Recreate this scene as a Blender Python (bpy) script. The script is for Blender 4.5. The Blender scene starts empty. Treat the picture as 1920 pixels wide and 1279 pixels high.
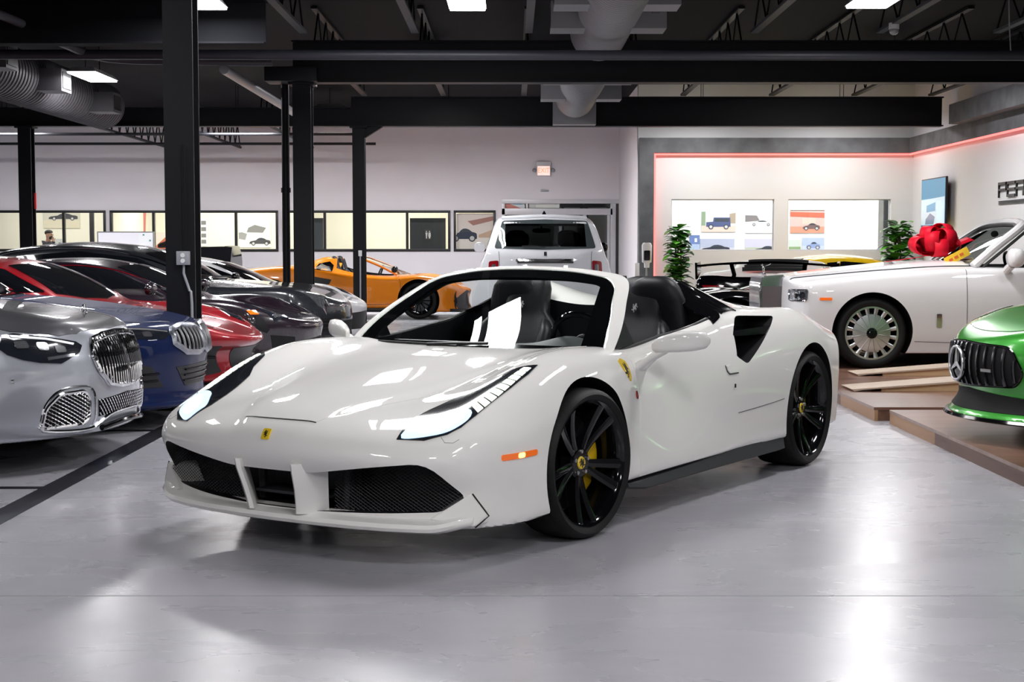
import bpy, bmesh, math, random
import numpy as np
from mathutils import Vector, Matrix, geometry
from mathutils.bvhtree import BVHTree
random.seed(7)
SC = bpy.context.scene
COL = SC.collection
PI = math.pi
R = math.radians

# ------------------------------------------------------------------ objects
def link(o, parent=None):
    COL.objects.link(o)
    if parent is not None:
        o.parent = parent
    return o

def tag(o, label=None, cat=None, group=None, kind=None):
    if label: o['label'] = label
    if cat: o['category'] = cat
    if group: o['group'] = group
    if kind: o['kind'] = kind
    return o

def thing(name, label, cat, loc=(0, 0, 0), rz=0.0, group=None):
    o = bpy.data.objects.new(name, None)
    o.empty_display_size = 0.1
    link(o)
    o.location = loc
    o.rotation_euler = (0, 0, rz)
    return tag(o, label, cat, group)

def set_mats(me, mats):
    for m in (mats if isinstance(mats, (list, tuple)) else [mats]):
        me.materials.append(m)

def mesh_obj(name, verts, faces, mats, parent=None, smooth=True, sharp=35, fmat=None):
    me = bpy.data.meshes.new(name)
    me.from_pydata([tuple(map(float, v)) for v in verts], [], [tuple(int(i) for i in f) for f in faces])
    set_mats(me, mats)
    if fmat is not None:
        me.polygons.foreach_set('material_index', fmat)
    finish(me, smooth, sharp)
    return link(bpy.data.objects.new(name, me), parent)

def finish(me, smooth=True, sharp=35):
    me.polygons.foreach_set('use_smooth', [bool(smooth)] * len(me.polygons))
    if smooth and sharp:
        me.set_sharp_from_angle(angle=R(sharp))
    me.update()

def bm_obj(name, bm, mats, parent=None, smooth=True, sharp=35, recalc=True):
    if recalc:
        bmesh.ops.recalc_face_normals(bm, faces=bm.faces[:])
    me = bpy.data.meshes.new(name)
    bm.to_mesh(me)
    bm.free()
    set_mats(me, mats)
    finish(me, smooth, sharp)
    return link(bpy.data.objects.new(name, me), parent)

def structure(o):
    o['kind'] = 'structure'
    return o

# ------------------------------------------------------------------ bmesh shapes
def bm_box(bm, x0, x1, y0, y1, z0, z1, bev=0.0, M=None, mi=0):
    vs = [bm.verts.new((x, y, z)) for x in (x0, x1) for y in (y0, y1) for z in (z0, z1)]
    fs = []
    for q in ((0, 1, 3, 2), (4, 6, 7, 5), (0, 4, 5, 1), (2, 3, 7, 6), (0, 2, 6, 4), (1, 5, 7, 3)):
        fs.append(bm.faces.new([vs[i] for i in q]))
    es = list({e for f in fs for e in f.edges})
    if bev > 0:
        r = bmesh.ops.bevel(bm, geom=vs + es + fs, offset=bev, segments=2, affect='EDGES', profile=0.6)
        vs = list({v for f in r['faces'] for v in f.verts} | {v for v in vs if v.is_valid})
        fs = list({f for v in vs for f in v.link_faces})
    for f in fs:
        if f.is_valid: f.material_index = mi
    if M is not None:
        for v in vs:
            if v.is_valid: v.co = M @ v.co
    return vs

def box(name, x0, x1, y0, y1, z0, z1, mats, parent=None, bev=0.0, M=None, smooth=False):
    bm = bmesh.new()
    bm_box(bm, x0, x1, y0, y1, z0, z1, bev, M)
    return bm_obj(name, bm, mats, parent, smooth=bool(bev) or smooth, sharp=40)

def frames_along(pts):
    pts = [Vector(p) for p in pts]
    n = len(pts)
    out = []
    t0 = (pts[1] - pts[0]).normalized()
    up = Vector((0, 0, 1)) if abs(t0.z) < 0.9 else Vector((1, 0, 0))
    nrm = (up - t0 * up.dot(t0)).normalized()
    for i in range(n):
        t = (pts[min(i + 1, n - 1)] - pts[max(i - 1, 0)])
        t = t.normalized() if t.length > 1e-9 else t0
        nrm = (nrm - t * nrm.dot(t))
        nrm = nrm.normalized() if nrm.length > 1e-6 else Vector((0, 0, 1))
        out.append((pts[i], nrm.copy(), t.cross(nrm).normalized()))
    return out

def bm_tube(bm, pts, rad, seg=8, cap=True, mi=0, closed=False):
    fr = frames_along(pts)
    rings = []
    for i, (p, a, b) in enumerate(fr):
        r = rad[i] if isinstance(rad, (list, tuple)) else rad
        rings.append([bm.verts.new(p + (a * math.cos(2 * PI * k / seg) + b * math.sin(2 * PI * k / seg)) * r) for k in range(seg)])
    N = len(rings)
    for i in range(N if closed else N - 1):
        A, B = rings[i], rings[(i + 1) % N]
        for k in range(seg):
            f = bm.faces.new((A[k], A[(k + 1) % seg], B[(k + 1) % seg], B[k])); f.material_index = mi
    if cap and not closed:
        f = bm.faces.new(rings[0][::-1]); f.material_index = mi
        f = bm.faces.new(rings[-1]); f.material_index = mi

def tube(name, pts, rad, mats, parent=None, seg=8, closed=False):
    bm = bmesh.new()
    bm_tube(bm, pts, rad, seg, closed=closed)
    return bm_obj(name, bm, mats, parent)

def bm_loft(bm, rings, cap=True, mi=0, closed=True):
    V = [[bm.verts.new(p) for p in r] for r in rings]
    n = len(V[0])
    for i in range(len(V) - 1):
        for k in range(n if closed else n - 1):
            k2 = (k + 1) % n
            try:
                f = bm.faces.new((V[i][k], V[i][k2], V[i + 1][k2], V[i + 1][k])); f.material_index = mi
            except ValueError:
                pass
    if cap and closed:
        for r in (V[0][::-1], V[-1]):
            try:
                f = bm.faces.new(r); f.material_index = mi
            except ValueError:
                pass
    return V

def bm_lathe(bm, prof, seg=48, axis='y', c=(0, 0, 0), mi=0, a0=0.0, a1=2 * PI):
    """prof: list of (radius, offset along the axis)."""
    full = abs(a1 - a0 - 2 * PI) < 1e-6
    ns = seg if full else seg + 1
    V = []
    for r, t in prof:
        ring = []
        for k in range(ns):
            a = a0 + (a1 - a0) * k / seg
            u, v = r * math.cos(a), r * math.sin(a)
            p = {'y': (u, t, v), 'x': (t, u, v), 'z': (u, v, t)}[axis]
            ring.append(bm.verts.new((p[0] + c[0], p[1] + c[1], p[2] + c[2])))
        V.append(ring)
    for i in range(len(V) - 1):
        for k in range(seg):
            k2 = (k + 1) % ns
            f = bm.faces.new((V[i][k], V[i][k2], V[i + 1][k2], V[i + 1][k])); f.material_index = mi
    return V

def bm_prism(bm, poly, axis, t0, t1, mi=0):
    """poly: 2D points in the plane of the other two axes (xyz order)."""
    def P(p, t):
        return {'x': (t, p[0], p[1]), 'y': (p[0], t, p[1]), 'z': (p[0], p[1], t)}[axis]
    A = [bm.verts.new(P(p, t0)) for p in poly]
    B = [bm.verts.new(P(p, t1)) for p in poly]
    n = len(poly)
    fs = [bm.faces.new(A[::-1]), bm.faces.new(B)]
    for i in range(n):
        fs.append(bm.faces.new((A[i], A[(i + 1) % n], B[(i + 1) % n], B[i])))
    for f in fs: f.material_index = mi
    return A + B

def prism(name, poly, axis, t0, t1, mats, parent=None, bev=0.0, smooth=False):
    bm = bmesh.new()
    bm_prism(bm, poly, axis, t0, t1)
    if bev:
        bmesh.ops.bevel(bm, geom=bm.verts[:] + bm.edges[:], offset=bev, segments=2, affect='EDGES', profile=0.6)
    return bm_obj(name, bm, mats, parent, smooth=bool(bev) or smooth, sharp=40)

def ellipsoid(bm, c, r, seg=16, rings=10, p=1.0, mi=0):
    pts = []
    for i in range(1, rings):
        a = PI * i / rings - PI / 2
        ring = []
        for k in range(seg):
            b = 2 * PI * k / seg
            sg = lambda v: math.copysign(abs(v) ** p, v)
            ring.append((c[0] + r[0] * sg(math.cos(a)) * sg(math.cos(b)), c[1] + r[1] * sg(math.cos(a)) * sg(math.sin(b)), c[2] + r[2] * sg(math.sin(a))))
        pts.append(ring)
    V = bm_loft(bm, pts, cap=False, mi=mi)
    b = bm.verts.new((c[0], c[1], c[2] - r[2])); t = bm.verts.new((c[0], c[1], c[2] + r[2]))
    for k in range(seg):
        bm.faces.new((V[0][(k + 1) % seg], V[0][k], b)).material_index = mi
        bm.faces.new((V[-1][k], V[-1][(k + 1) % seg], t)).material_index = mi

# ------------------------------------------------------------------ curves & tables
def makima(xs, ys, q):
    xs = np.asarray(xs, float); ys = np.asarray(ys, float); q = np.asarray(q, float)
    if len(xs) == 1: return np.full_like(q, ys[0])
    if len(xs) == 2: return np.interp(q, xs, ys)
    d = np.diff(ys) / np.diff(xs)
    d = np.concatenate([[3 * d[0] - 2 * d[1], 2 * d[0] - d[1]], d, [2 * d[-1] - d[-2], 3 * d[-1] - 2 * d[-2]]])
    w1 = np.abs(d[3:] - d[2:-1]) + np.abs(d[3:] + d[2:-1]) / 2
    w2 = np.abs(d[1:-2] - d[:-3]) + np.abs(d[1:-2] + d[:-3]) / 2
    s = w1 + w2
    m = np.where(s > 1e-12, (w1 * d[1:-2] + w2 * d[2:-1]) / np.where(s > 1e-12, s, 1), 0)
    q = np.clip(q, xs[0], xs[-1])
    i = np.clip(np.searchsorted(xs, q) - 1, 0, len(xs) - 2)
    h = xs[i + 1] - xs[i]; t = (q - xs[i]) / h
    return ((2 * t**3 - 3 * t**2 + 1) * ys[i] + (t**3 - 2 * t**2 + t) * h * m[i]
            + (-2 * t**3 + 3 * t**2) * ys[i + 1] + (t**3 - t**2) * h * m[i + 1])

def gblur(A, s, axis):
    if s <= 0: return A
    n = int(math.ceil(3 * s)); k = np.exp(-0.5 * (np.arange(-n, n + 1) / s) ** 2); k /= k.sum()
    A = np.moveaxis(A, axis, 0)
    # odd reflection keeps slopes at the ends
    top = 2 * A[:1] - A[n:0:-1]; bot = 2 * A[-1:] - A[-2:-n - 2:-1]
    P = np.concatenate([top, A, bot], 0)
    out = sum(k[j] * P[j:j + A.shape[0]] for j in range(2 * n + 1))
    return np.moveaxis(out, 0, axis)

class T1:
    def __init__(s, xs, ys, blur=0.0, d=0.005):
        o = np.argsort(xs); xs = np.asarray(xs, float)[o]; ys = np.asarray(ys, float)[o]
        n = max(4, int(round((xs[-1] - xs[0]) / d)) + 1)
        s.x = np.linspace(xs[0], xs[-1], n)
        s.v = gblur(makima(xs, ys, s.x), min(blur / (s.x[1] - s.x[0]), n / 8), 0)
    def __call__(s, q):
        return np.interp(q, s.x, s.v)

class T2:
    """table over (a, b): rows given at stations A, lanes at B."""
    def __init__(s, A, B, V, blur=(0.03, 0.02), d=0.01, mirror=False):
        A = np.asarray(A, float); B = np.asarray(B, float); V = np.asarray(V, float)
        o = np.argsort(A); A = A[o]; V = V[o]
        o = np.argsort(B); B = B[o]; V = V[:, o]
        if mirror:
            B = np.concatenate([-B[:0:-1], B]); V = np.concatenate([V[:, :0:-1], V], 1)
        na = int(round((A[-1] - A[0]) / d)) + 1; nb = int(round((B[-1] - B[0]) / d)) + 1
        s.a0, s.b0 = A[0], B[0]; s.da = (A[-1] - A[0]) / (na - 1); s.db = (B[-1] - B[0]) / (nb - 1)
        ga = np.linspace(A[0], A[-1], na); gb = np.linspace(B[0], B[-1], nb)
        W = np.stack([makima(B, r, gb) for r in V], 0)
        W = np.stack([makima(A, W[:, j], ga) for j in range(nb)], 1)
        W = gblur(W, min(blur[0] / s.da, na / 8), 0); W = gblur(W, min(blur[1] / s.db, nb / 8), 1)
        s.W = W; s.na, s.nb = na, nb
    def __call__(s, a, b):
        u = np.clip((np.asarray(a) - s.a0) / s.da, 0, s.na - 1.001); v = np.clip((np.asarray(b) - s.b0) / s.db, 0, s.nb - 1.001)
        i = u.astype(int); j = v.astype(int); u = u - i; v = v - j
        W = s.W
        return (W[i, j] * (1 - u) + W[i + 1, j] * u) * (1 - v) + (W[i, j + 1] * (1 - u) + W[i + 1, j + 1] * u) * v

def smax(a, b, k):
    h = np.maximum(k - np.abs(a - b), 0.0)
    return np.maximum(a, b) + h * h / (4 * k)

def smin(a, b, k):
    return -smax(-a, -b, k)

def sstep(a, b, t):
    t = np.clip((t - a) / (b - a), 0, 1)
    return t * t * (3 - 2 * t)

# ------------------------------------------------------------------ field -> mesh
def surface_nets(F, lo, hi, h, newton=3):
    n = [int(math.ceil((hi[i] - lo[i]) / h)) + 1 for i in range(3)]
    ax = [lo[i] + h * np.arange(n[i]) for i in range(3)]
    V = F(ax[0][:, None, None], ax[1][None, :, None], ax[2][None, None, :])
    V = np.broadcast_to(V, n).astype(np.float32)
    S = V < 0
    cs = [slice(0, -1), slice(1, None)]
    cnt = np.zeros([k - 1 for k in n], np.int8)
    for a in cs:
        for b in cs:
            for c in cs: cnt += S[a, b, c]
    act = (cnt > 0) & (cnt < 8)
    idx = -np.ones(act.shape, np.int64)
    cells = np.argwhere(act); idx[act] = np.arange(len(cells))
    acc = np.zeros((len(cells), 3)); num = np.zeros(len(cells))
    I = cells
    for axis in range(3):
        o1, o2 = [k for k in range(3) if k != axis]
        for p in (0, 1):
            for q in (0, 1):
                A = I.copy(); A[:, o1] += p; A[:, o2] += q
                B = A.copy(); B[:, axis] += 1
                va = V[A[:, 0], A[:, 1], A[:, 2]]; vb = V[B[:, 0], B[:, 1], B[:, 2]]
                m = (va < 0) != (vb < 0)
                t = np.where(m, va / np.where(m, va - vb, 1), 0)
                P = A.astype(float); P[:, axis] += t
                acc[m] += P[m]; num[m] += 1
    verts = np.array(lo) + h * acc / np.maximum(num, 1)[:, None]
    quads = []
    for axis in range(3):
        o1, o2 = [(1, 2), (2, 0), (0, 1)][axis]
        sl = [slice(None)] * 3
        a = [slice(None)] * 3; b = [slice(None)] * 3
        a[axis] = slice(0, -1); b[axis] = slice(1, None)
        Sa, Sb = S[tuple(a)], S[tuple(b)]
        E = np.argwhere(Sa != Sb)
        ok = (E[:, o1] > 0) & (E[:, o1] < n[o1] - 1) & (E[:, o2] > 0) & (E[:, o2] < n[o2] - 1)
        E = E[ok]
        def cell(d1, d2):
            C = E.copy(); C[:, o1] += d1; C[:, o2] += d2
            return idx[C[:, 0], C[:, 1], C[:, 2]]
        Q = np.stack([cell(-1, -1), cell(0, -1), cell(0, 0), cell(-1, 0)], 1)
        flip = ~Sa[E[:, 0], E[:, 1], E[:, 2]]
        Q[flip] = Q[flip][:, ::-1]
        quads.append(Q)
    quads = np.concatenate(quads)
    quads = quads[(quads >= 0).all(1)]
    verts = newton_project(F, verts, newton, 0.7 * h)
    return verts, quads

def grad(F, P, e=0.003):
    g = np.empty_like(P)
    for k in range(3):
        d = np.zeros(3); d[k] = e
        a, b = P + d, P - d
        g[:, k] = (F(a[:, 0], a[:, 1], a[:, 2]) - F(b[:, 0], b[:, 1], b[:, 2])) / (2 * e)
    return g

def newton_project(F, P, it=3, lim=0.02):
    P = np.array(P, float)
    for _ in range(it):
        f = F(P[:, 0], P[:, 1], P[:, 2]); g = grad(F, P)
        st = g * (f / np.maximum((g * g).sum(1), 0.05))[:, None]
        L = np.sqrt((st * st).sum(1)); s = np.minimum(1, lim / np.maximum(L, 1e-9))
        P -= st * s[:, None]
    return P

def field_obj(name, F, lo, hi, h, mats, parent=None, newton=3):
    v, q = surface_nets(F, lo, hi, h, newton)
    return mesh_obj(name, v, q, mats, parent, True, None)

def tmp_obj(bm):
    bmesh.ops.recalc_face_normals(bm, faces=bm.faces[:])
    me = bpy.data.meshes.new('cut'); bm.to_mesh(me); bm.free()
    return me

def boolean(o, bm, mats, op='DIFFERENCE', sharp=32):
    """cut bm (closed islands) out of o; the cut faces take the materials given."""
    me = tmp_obj(bm); set_mats(me, mats)
    c = bpy.data.objects.new('cut', me); COL.objects.link(c)
    par = o.parent; o.parent = None
    res = None
    for solver in ('MANIFOLD', 'EXACT'):
        md = o.modifiers.new('b', 'BOOLEAN'); md.object = c; md.operation = op; md.solver = solver
        md.material_mode = 'TRANSFER'
        bpy.context.view_layer.update()
        dg = bpy.context.evaluated_depsgraph_get()
        ev = o.evaluated_get(dg)
        r = bpy.data.meshes.new_from_object(ev)
        o.modifiers.clear()
        same = len(r.vertices) == len(o.data.vertices)
        if len(r.polygons) > 10 and not same:
            res = r; break
        res = r
    old = o.data; o.data = res; res.name = old.name
    bpy.data.meshes.remove(old)
    bpy.data.objects.remove(c); bpy.data.meshes.remove(me)
    finish(res, True, sharp)
    o.parent = par
    return o

def bvh_of(o):
    me = o.data
    return BVHTree.FromPolygons([v.co[:] for v in me.vertices], [p.vertices[:] for p in me.polygons])

# ------------------------------------------------------------------ outlines & patches
def smooth_loop(pts, step, closed=True):
    P = np.array(pts, float); n = len(P)
    out = []
    rng = range(n) if closed else range(n - 1)
    for i in rng:
        if closed:
            p0, p1, p2, p3 = P[i - 1], P[i], P[(i + 1) % n], P[(i + 2) % n]
        else:
            p0, p1, p2, p3 = P[max(i - 1, 0)], P[i], P[i + 1], P[min(i + 2, n - 1)]
        m = max(1, int(round(np.linalg.norm(p2 - p1) / step)))
        for k in range(m):
            t = k / m
            out.append(0.5 * ((2 * p1) + (-p0 + p2) * t + (2 * p0 - 5 * p1 + 4 * p2 - p3) * t * t + (-p0 + 3 * p1 - 3 * p2 + p3) * t**3))
    if not closed: out.append(P[-1])
    return np.array(out)

def poly_loop(pts, step, closed=True):
    P = np.array(pts, float); n = len(P); out = []
    for i in range(n if closed else n - 1):
        a, b = P[i], P[(i + 1) % n]
        m = max(1, int(round(np.linalg.norm(b - a) / step)))
        for k in range(m): out.append(a + (b - a) * k / m)
    if not closed: out.append(P[-1])
    return np.array(out)

def round_poly(pts, r, seg=4):
    """polygon with its corners rounded (2D)."""
    P = np.array(pts, float); n = len(P); out = []
    for i in range(n):
        a, b, c = P[i - 1], P[i], P[(i + 1) % n]
        u = a - b; v = c - b; lu, lv = np.linalg.norm(u), np.linalg.norm(v)
        rr = min(r if np.isscalar(r) else r[i], 0.45 * lu, 0.45 * lv)
        p, q = b + u / lu * rr, b + v / lv * rr
        for k in range(seg + 1):
            t = k / seg
            out.append((1 - t)**2 * p + 2 * t * (1 - t) * b + t * t * q)
    return np.array(out)

AX = {'x': (1, 2, 0), 'y': (0, 2, 1), 'z': (0, 1, 2)}

def cast(bvh, uv, axis, sign, far=6.0):
    a, b, c = AX[axis]
    o = [0, 0, 0]; o[a] = uv[0]; o[b] = uv[1]; o[c] = sign * far
    d = [0, 0, 0]; d[c] = -sign
    hit = bvh.ray_cast(Vector(o), Vector(d))
    if hit[0] is None:
        q = [0, 0, 0]; q[a] = uv[0]; q[b] = uv[1]; q[c] = sign * 0.9
        hit = bvh.find_nearest(Vector(q))
    return hit[0], hit[1]

def cdt(loop, step):
    L = [Vector(p) for p in loop]; n = len(L)
    edges = [(i, (i + 1) % n) for i in range(n)]
    lo = np.min(loop, 0); hi = np.max(loop, 0)
    pts = list(L)
    loopn = np.array(loop)
    X = np.arange(lo[0] + step / 2, hi[0], step); Y = np.arange(lo[1] + step / 2, hi[1], step)
    if len(X) and len(Y):
        G = np.stack(np.meshgrid(X, Y), -1).reshape(-1, 2)
        inside = np.zeros(len(G), bool); j = n - 1
        dmin = np.full(len(G), 9.0)
        for i in range(n):
            a, b = loopn[i], loopn[j]
            c = ((a[1] > G[:, 1]) != (b[1] > G[:, 1])) & (G[:, 0] < (b[0] - a[0]) * (G[:, 1] - a[1]) / (b[1] - a[1] + 1e-12) + a[0])
            inside ^= c
            ab = b - a; t = np.clip(((G - a) @ ab) / max(ab @ ab, 1e-12), 0, 1)
            dmin = np.minimum(dmin, np.linalg.norm(G - (a + t[:, None] * ab), axis=1)); j = i
        for g in G[inside & (dmin > step * 0.4)]: pts.append(Vector(g))
    r = geometry.delaunay_2d_cdt(pts, edges, [list(range(n))], 1, 1e-6)
    return r[0], r[2]

def patch(name, bvh, outline, axis, sign, off, mats, parent=None, step=0.03, smooth=False, depth=0.012, F=None, corner=0.0, dome=0.0):
    """a thin shell that follows the body: outline (2D in the plane seen along axis) cast onto it and lifted by off."""
    pts = outline
    if corner: pts = round_poly(pts, corner)
    loop = smooth_loop(pts, step) if smooth else poly_loop(pts, step)
    vs, fs = cdt(loop, step)
    a, b, c = AX[axis]
    P, N = [], []
    for v in vs:
        h, nn = cast(bvh, v, axis, sign)
        P.append(h); N.append(nn)
    P = np.array(P, float); N = np.array(N, float)
    if F is not None:
        P = newton_project(F, P, 2, 0.004)
        g = grad(F, P); N = g / np.linalg.norm(g, axis=1)[:, None]
    return shell(name, P, N, fs, off, depth, mats, parent)

def shell(name, P, N, fs, off, depth, mats, parent=None, sharp=40):
    ref = N.mean(0)
    fl = []
    for f in fs:
        f = list(f)
        n = np.cross(P[f[1]] - P[f[0]], P[f[2]] - P[f[0]])
        fl.append(f if n @ N[f].mean(0) >= 0 else f[::-1])
    cnt = {}
    for f in fl:
        for i in range(len(f)):
            e = (f[i], f[(i + 1) % len(f)]); cnt[e] = cnt.get(e, 0) + 1
    bd = [e for e in cnt if (e[1], e[0]) not in cnt]
    V = list(P + N * off)
    mp = {}
    for a_, b_ in bd:
        for k in (a_, b_):
            if k not in mp:
                mp[k] = len(V); V.append(P[k] + N[k] * (off - depth))
    for a_, b_ in bd:
        fl.append([b_, a_, mp[a_], mp[b_]])
    return mesh_obj(name, V, fl, mats, parent, True, sharp)

def surf_path(bvh, pts, axis, sign, step=0.03, smooth=True, off=0.0):
    L = smooth_loop(pts, step, False) if smooth else poly_loop(pts, step, False)
    out = []
    for p in L:
        h, n = cast(bvh, p, axis, sign)
        out.append(h + n * off)
    return out

def seam(name, bvh, pts, axis, sign, mat, parent, rad=0.0025, smooth=True, off=0.0):
    return tube(name, surf_path(bvh, pts, axis, sign, 0.03, smooth, off), rad, mat, parent, seg=5)

def mirror_y(pts):
    return [(p[0], -p[1]) + tuple(p[2:]) for p in pts]

# ------------------------------------------------------------------ materials
def mat(name, col, rough=0.5, metal=0.0, coat=0.0, spec=0.5, emit=None, es=0.0, alpha=None, trans=0.0, ior=1.45, coat_rough=0.03, sheen=0.0, noise=None, bump=None):
    m = bpy.data.materials.new(name); m.use_nodes = True
    nt = m.node_tree; b = nt.nodes['Principled BSDF']
    c = tuple(col) + (1,) if len(col) == 3 else col
    b.inputs['Base Color'].default_value = c
    b.inputs['Roughness'].default_value = rough
    b.inputs['Metallic'].default_value = metal
    b.inputs['Coat Weight'].default_value = coat
    b.inputs['Coat Roughness'].default_value = coat_rough
    b.inputs['Specular IOR Level'].default_value = spec
    b.inputs['IOR'].default_value = ior
    b.inputs['Transmission Weight'].default_value = trans
    if sheen: b.inputs['Sheen Weight'].default_value = sheen
    if emit is not None:
        b.inputs['Emission Color'].default_value = tuple(emit) + (1,)
        b.inputs['Emission Strength'].default_value = es
    if alpha is not None: b.inputs['Alpha'].default_value = alpha
    if noise:   # (scale, amount, detail): mottles the base colour
        tc = nt.nodes.new('ShaderNodeTexCoord'); n = nt.nodes.new('ShaderNodeTexNoise')
        n.inputs['Scale'].default_value = noise[0]; n.inputs['Detail'].default_value = noise[2] if len(noise) > 2 else 4
        mx = nt.nodes.new('ShaderNodeMix'); mx.data_type = 'RGBA'; mx.blend_type = 'MULTIPLY'
        rp = nt.nodes.new('ShaderNodeMapRange'); rp.inputs[1].default_value = 0.3; rp.inputs[2].default_value = 0.7
        rp.inputs[3].default_value = 1 - noise[1]; rp.inputs[4].default_value = 1 + noise[1]
        nt.links.new(tc.outputs['Object'], n.inputs['Vector']); nt.links.new(n.outputs['Fac'], rp.inputs[0])
        mx.inputs[0].default_value = 1.0; mx.inputs[6].default_value = c
        nt.links.new(rp.outputs[0], mx.inputs[7]); nt.links.new(mx.outputs[2], b.inputs['Base Color'])
    if bump:    # (scale, strength)
        tc = nt.nodes.new('ShaderNodeTexCoord'); n = nt.nodes.new('ShaderNodeTexNoise'); n.inputs['Scale'].default_value = bump[0]
        bp = nt.nodes.new('ShaderNodeBump'); bp.inputs['Strength'].default_value = bump[1]; bp.inputs['Distance'].default_value = 0.01
        nt.links.new(tc.outputs['Object'], n.inputs['Vector']); nt.links.new(n.outputs['Fac'], bp.inputs['Height'])
        nt.links.new(bp.outputs[0], b.inputs['Normal'])
    return m

def paint(name, col, flake=0.0, rough=0.35, metal=0.0):
    return mat(name, col, rough=.5, metal=metal, coat=1.0, coat_rough=0.025, spec=0.05)
# ------------------------------------------------------------------ shared materials
M = {}
M['white_paint'] = paint('warm_white_paint', (0.80, 0.79, 0.765))
M['white_cool'] = paint('cool_white_paint', (0.80, 0.80, 0.82))
M['black_gloss'] = mat('gloss_black', (0.003, 0.003, 0.004), rough=0.08, spec=0.5)
M['black_satin'] = mat('satin_black', (0.012, 0.012, 0.014), rough=0.4)
M['black_matte'] = mat('matte_black', (0.008, 0.008, 0.009), rough=0.7, spec=0.25)
M['leather'] = mat('black_leather', (0.006, 0.0065, 0.009), rough=0.45, spec=0.35, bump=(260, 0.12))
M['grey_leather'] = mat('pale_stitching', (.35, .35, .36), rough=.6)
M['mesh_wire'] = mat('mesh_wire', (.022, .022, .025), rough=.4)
M['alcantara'] = mat('dark_suede', (0.012, 0.013, 0.015), rough=0.8, spec=0.2)
M['dash_grey'] = mat('dark_dashboard', (0.03, 0.038, 0.042), rough=0.5)
M['rubber'] = mat('tyre_rubber', (0.010, 0.010, 0.011), rough=0.55, spec=0.35)
M['chrome'] = mat('chrome', (0.82, 0.82, 0.84), rough=0.06, metal=1.0)
M['steel'] = mat('brushed_steel', (0.55, 0.55, 0.57), rough=0.28, metal=1.0)
M['dark_steel'] = mat('dark_steel', (0.10, 0.10, 0.11), rough=0.35, metal=1.0)
M['yellow_caliper'] = mat('yellow_enamel', (0.80, 0.50, 0.01), rough=0.25, coat=0.6)
M['badge_yellow'] = mat('badge_yellow', (0.78, 0.55, 0.03), rough=0.25, coat=0.8)
M['badge_black'] = mat('badge_black', (0.01, 0.01, 0.01), rough=0.3)
M['skirt_grey'] = mat('carbon_grey', (0.045, 0.046, 0.050), rough=0.45, spec=0.3)
M['orange_lens'] = mat('orange_lens', (0.75, 0.13, 0.01), rough=0.12, coat=1.0, emit=(1.0, 0.18, 0.01), es=0.25)
M['orange_glow'] = mat('orange_glow', (1.0, 0.5, 0.1), rough=0.3, emit=(1.0, 0.42, 0.08), es=5.0)
M['red_lens'] = mat('red_lens', (0.28, 0.006, 0.01), rough=0.1, coat=1.0)
M['glass_dark'] = mat('tinted_glass', (0.005, 0.006, 0.008), rough=0.03, coat=1.0, spec=0.6)
M['lamp_white'] = mat('headlamp_glow', (0.25, 0.32, 0.42), rough=0.12, emit=(0.50, 0.74, 1.0), es=1.15)
M['lamp_core'] = mat('headlamp_core', (0.9, 0.95, 1.0), rough=0.2, emit=(0.88, 0.95, 1.0), es=9.0)
M['lamp_soft'] = mat('lamp_led_glow', (0.9, 0.95, 0.85), rough=0.2, emit=(0.86, 0.96, 0.80), es=1.25)
M['lamp_off'] = mat('lamp_reflector', (0.5, 0.52, 0.55), rough=0.12, metal=0.9)
M['lamp_housing'] = mat('lamp_housing', (0.012, 0.014, 0.02), rough=0.12, coat=1.0)

def clear_glass(name, tint=(0.93, 0.97, 0.95), refl=0.06, darken=1.0):
    """thin glazing: mostly see-through with a Fresnel mirror on top (no refraction, so a single sheet works)."""
    m = bpy.data.materials.new(name); m.use_nodes = True
    nt = m.node_tree; nt.nodes.clear()
    out = nt.nodes.new('ShaderNodeOutputMaterial'); mix = nt.nodes.new('ShaderNodeMixShader')
    tr = nt.nodes.new('ShaderNodeBsdfTransparent'); gl = nt.nodes.new('ShaderNodeBsdfGlossy')
    fr = nt.nodes.new('ShaderNodeFresnel'); fr.inputs['IOR'].default_value = 1.5
    ge = nt.nodes.new('ShaderNodeNewGeometry'); mr = nt.nodes.new('ShaderNodeMapRange')
    mr.inputs[3].default_value = 1.5; mr.inputs[4].default_value = 1 / 1.5
    nt.links.new(ge.outputs['Backfacing'], mr.inputs[0]); nt.links.new(mr.outputs[0], fr.inputs['IOR'])
    tr.inputs['Color'].default_value = tuple(darken * c for c in tint) + (1,)
    gl.inputs['Roughness'].default_value = 0.01; gl.inputs['Color'].default_value = (1, 1, 1, 1)
    nt.links.new(fr.outputs[0], mix.inputs[0]); nt.links.new(tr.outputs[0], mix.inputs[1]); nt.links.new(gl.outputs[0], mix.inputs[2])
    nt.links.new(mix.outputs[0], out.inputs['Surface'])
    return m
M['glass_clear'] = clear_glass('clear_glass')
M['glass_window'] = clear_glass('office_glass', (0.97, 0.99, 0.97))
M['glass_smoke'] = clear_glass('smoked_glass', (0.30, 0.33, 0.33))

def wheel_tyre_profile(r, rr, w):
    """cross-section of a tyre: outer radius r, rim radius rr, width w, centred on the axle offset."""
    h = w / 2
    return [(rr - 0.012, -h * 0.80), (rr + 0.004, -h * 0.92), (rr + (r - rr) * 0.45, -h), (r - 0.020, -h * 0.95), (r - 0.005, -h * 0.82),
            (r, -h * 0.55), (r + 0.001, 0), (r, h * 0.55), (r - 0.005, h * 0.82), (r - 0.020, h * 0.95),
            (rr + (r - rr) * 0.45, h), (rr + 0.004, h * 0.92), (rr - 0.012, h * 0.80)]

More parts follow.
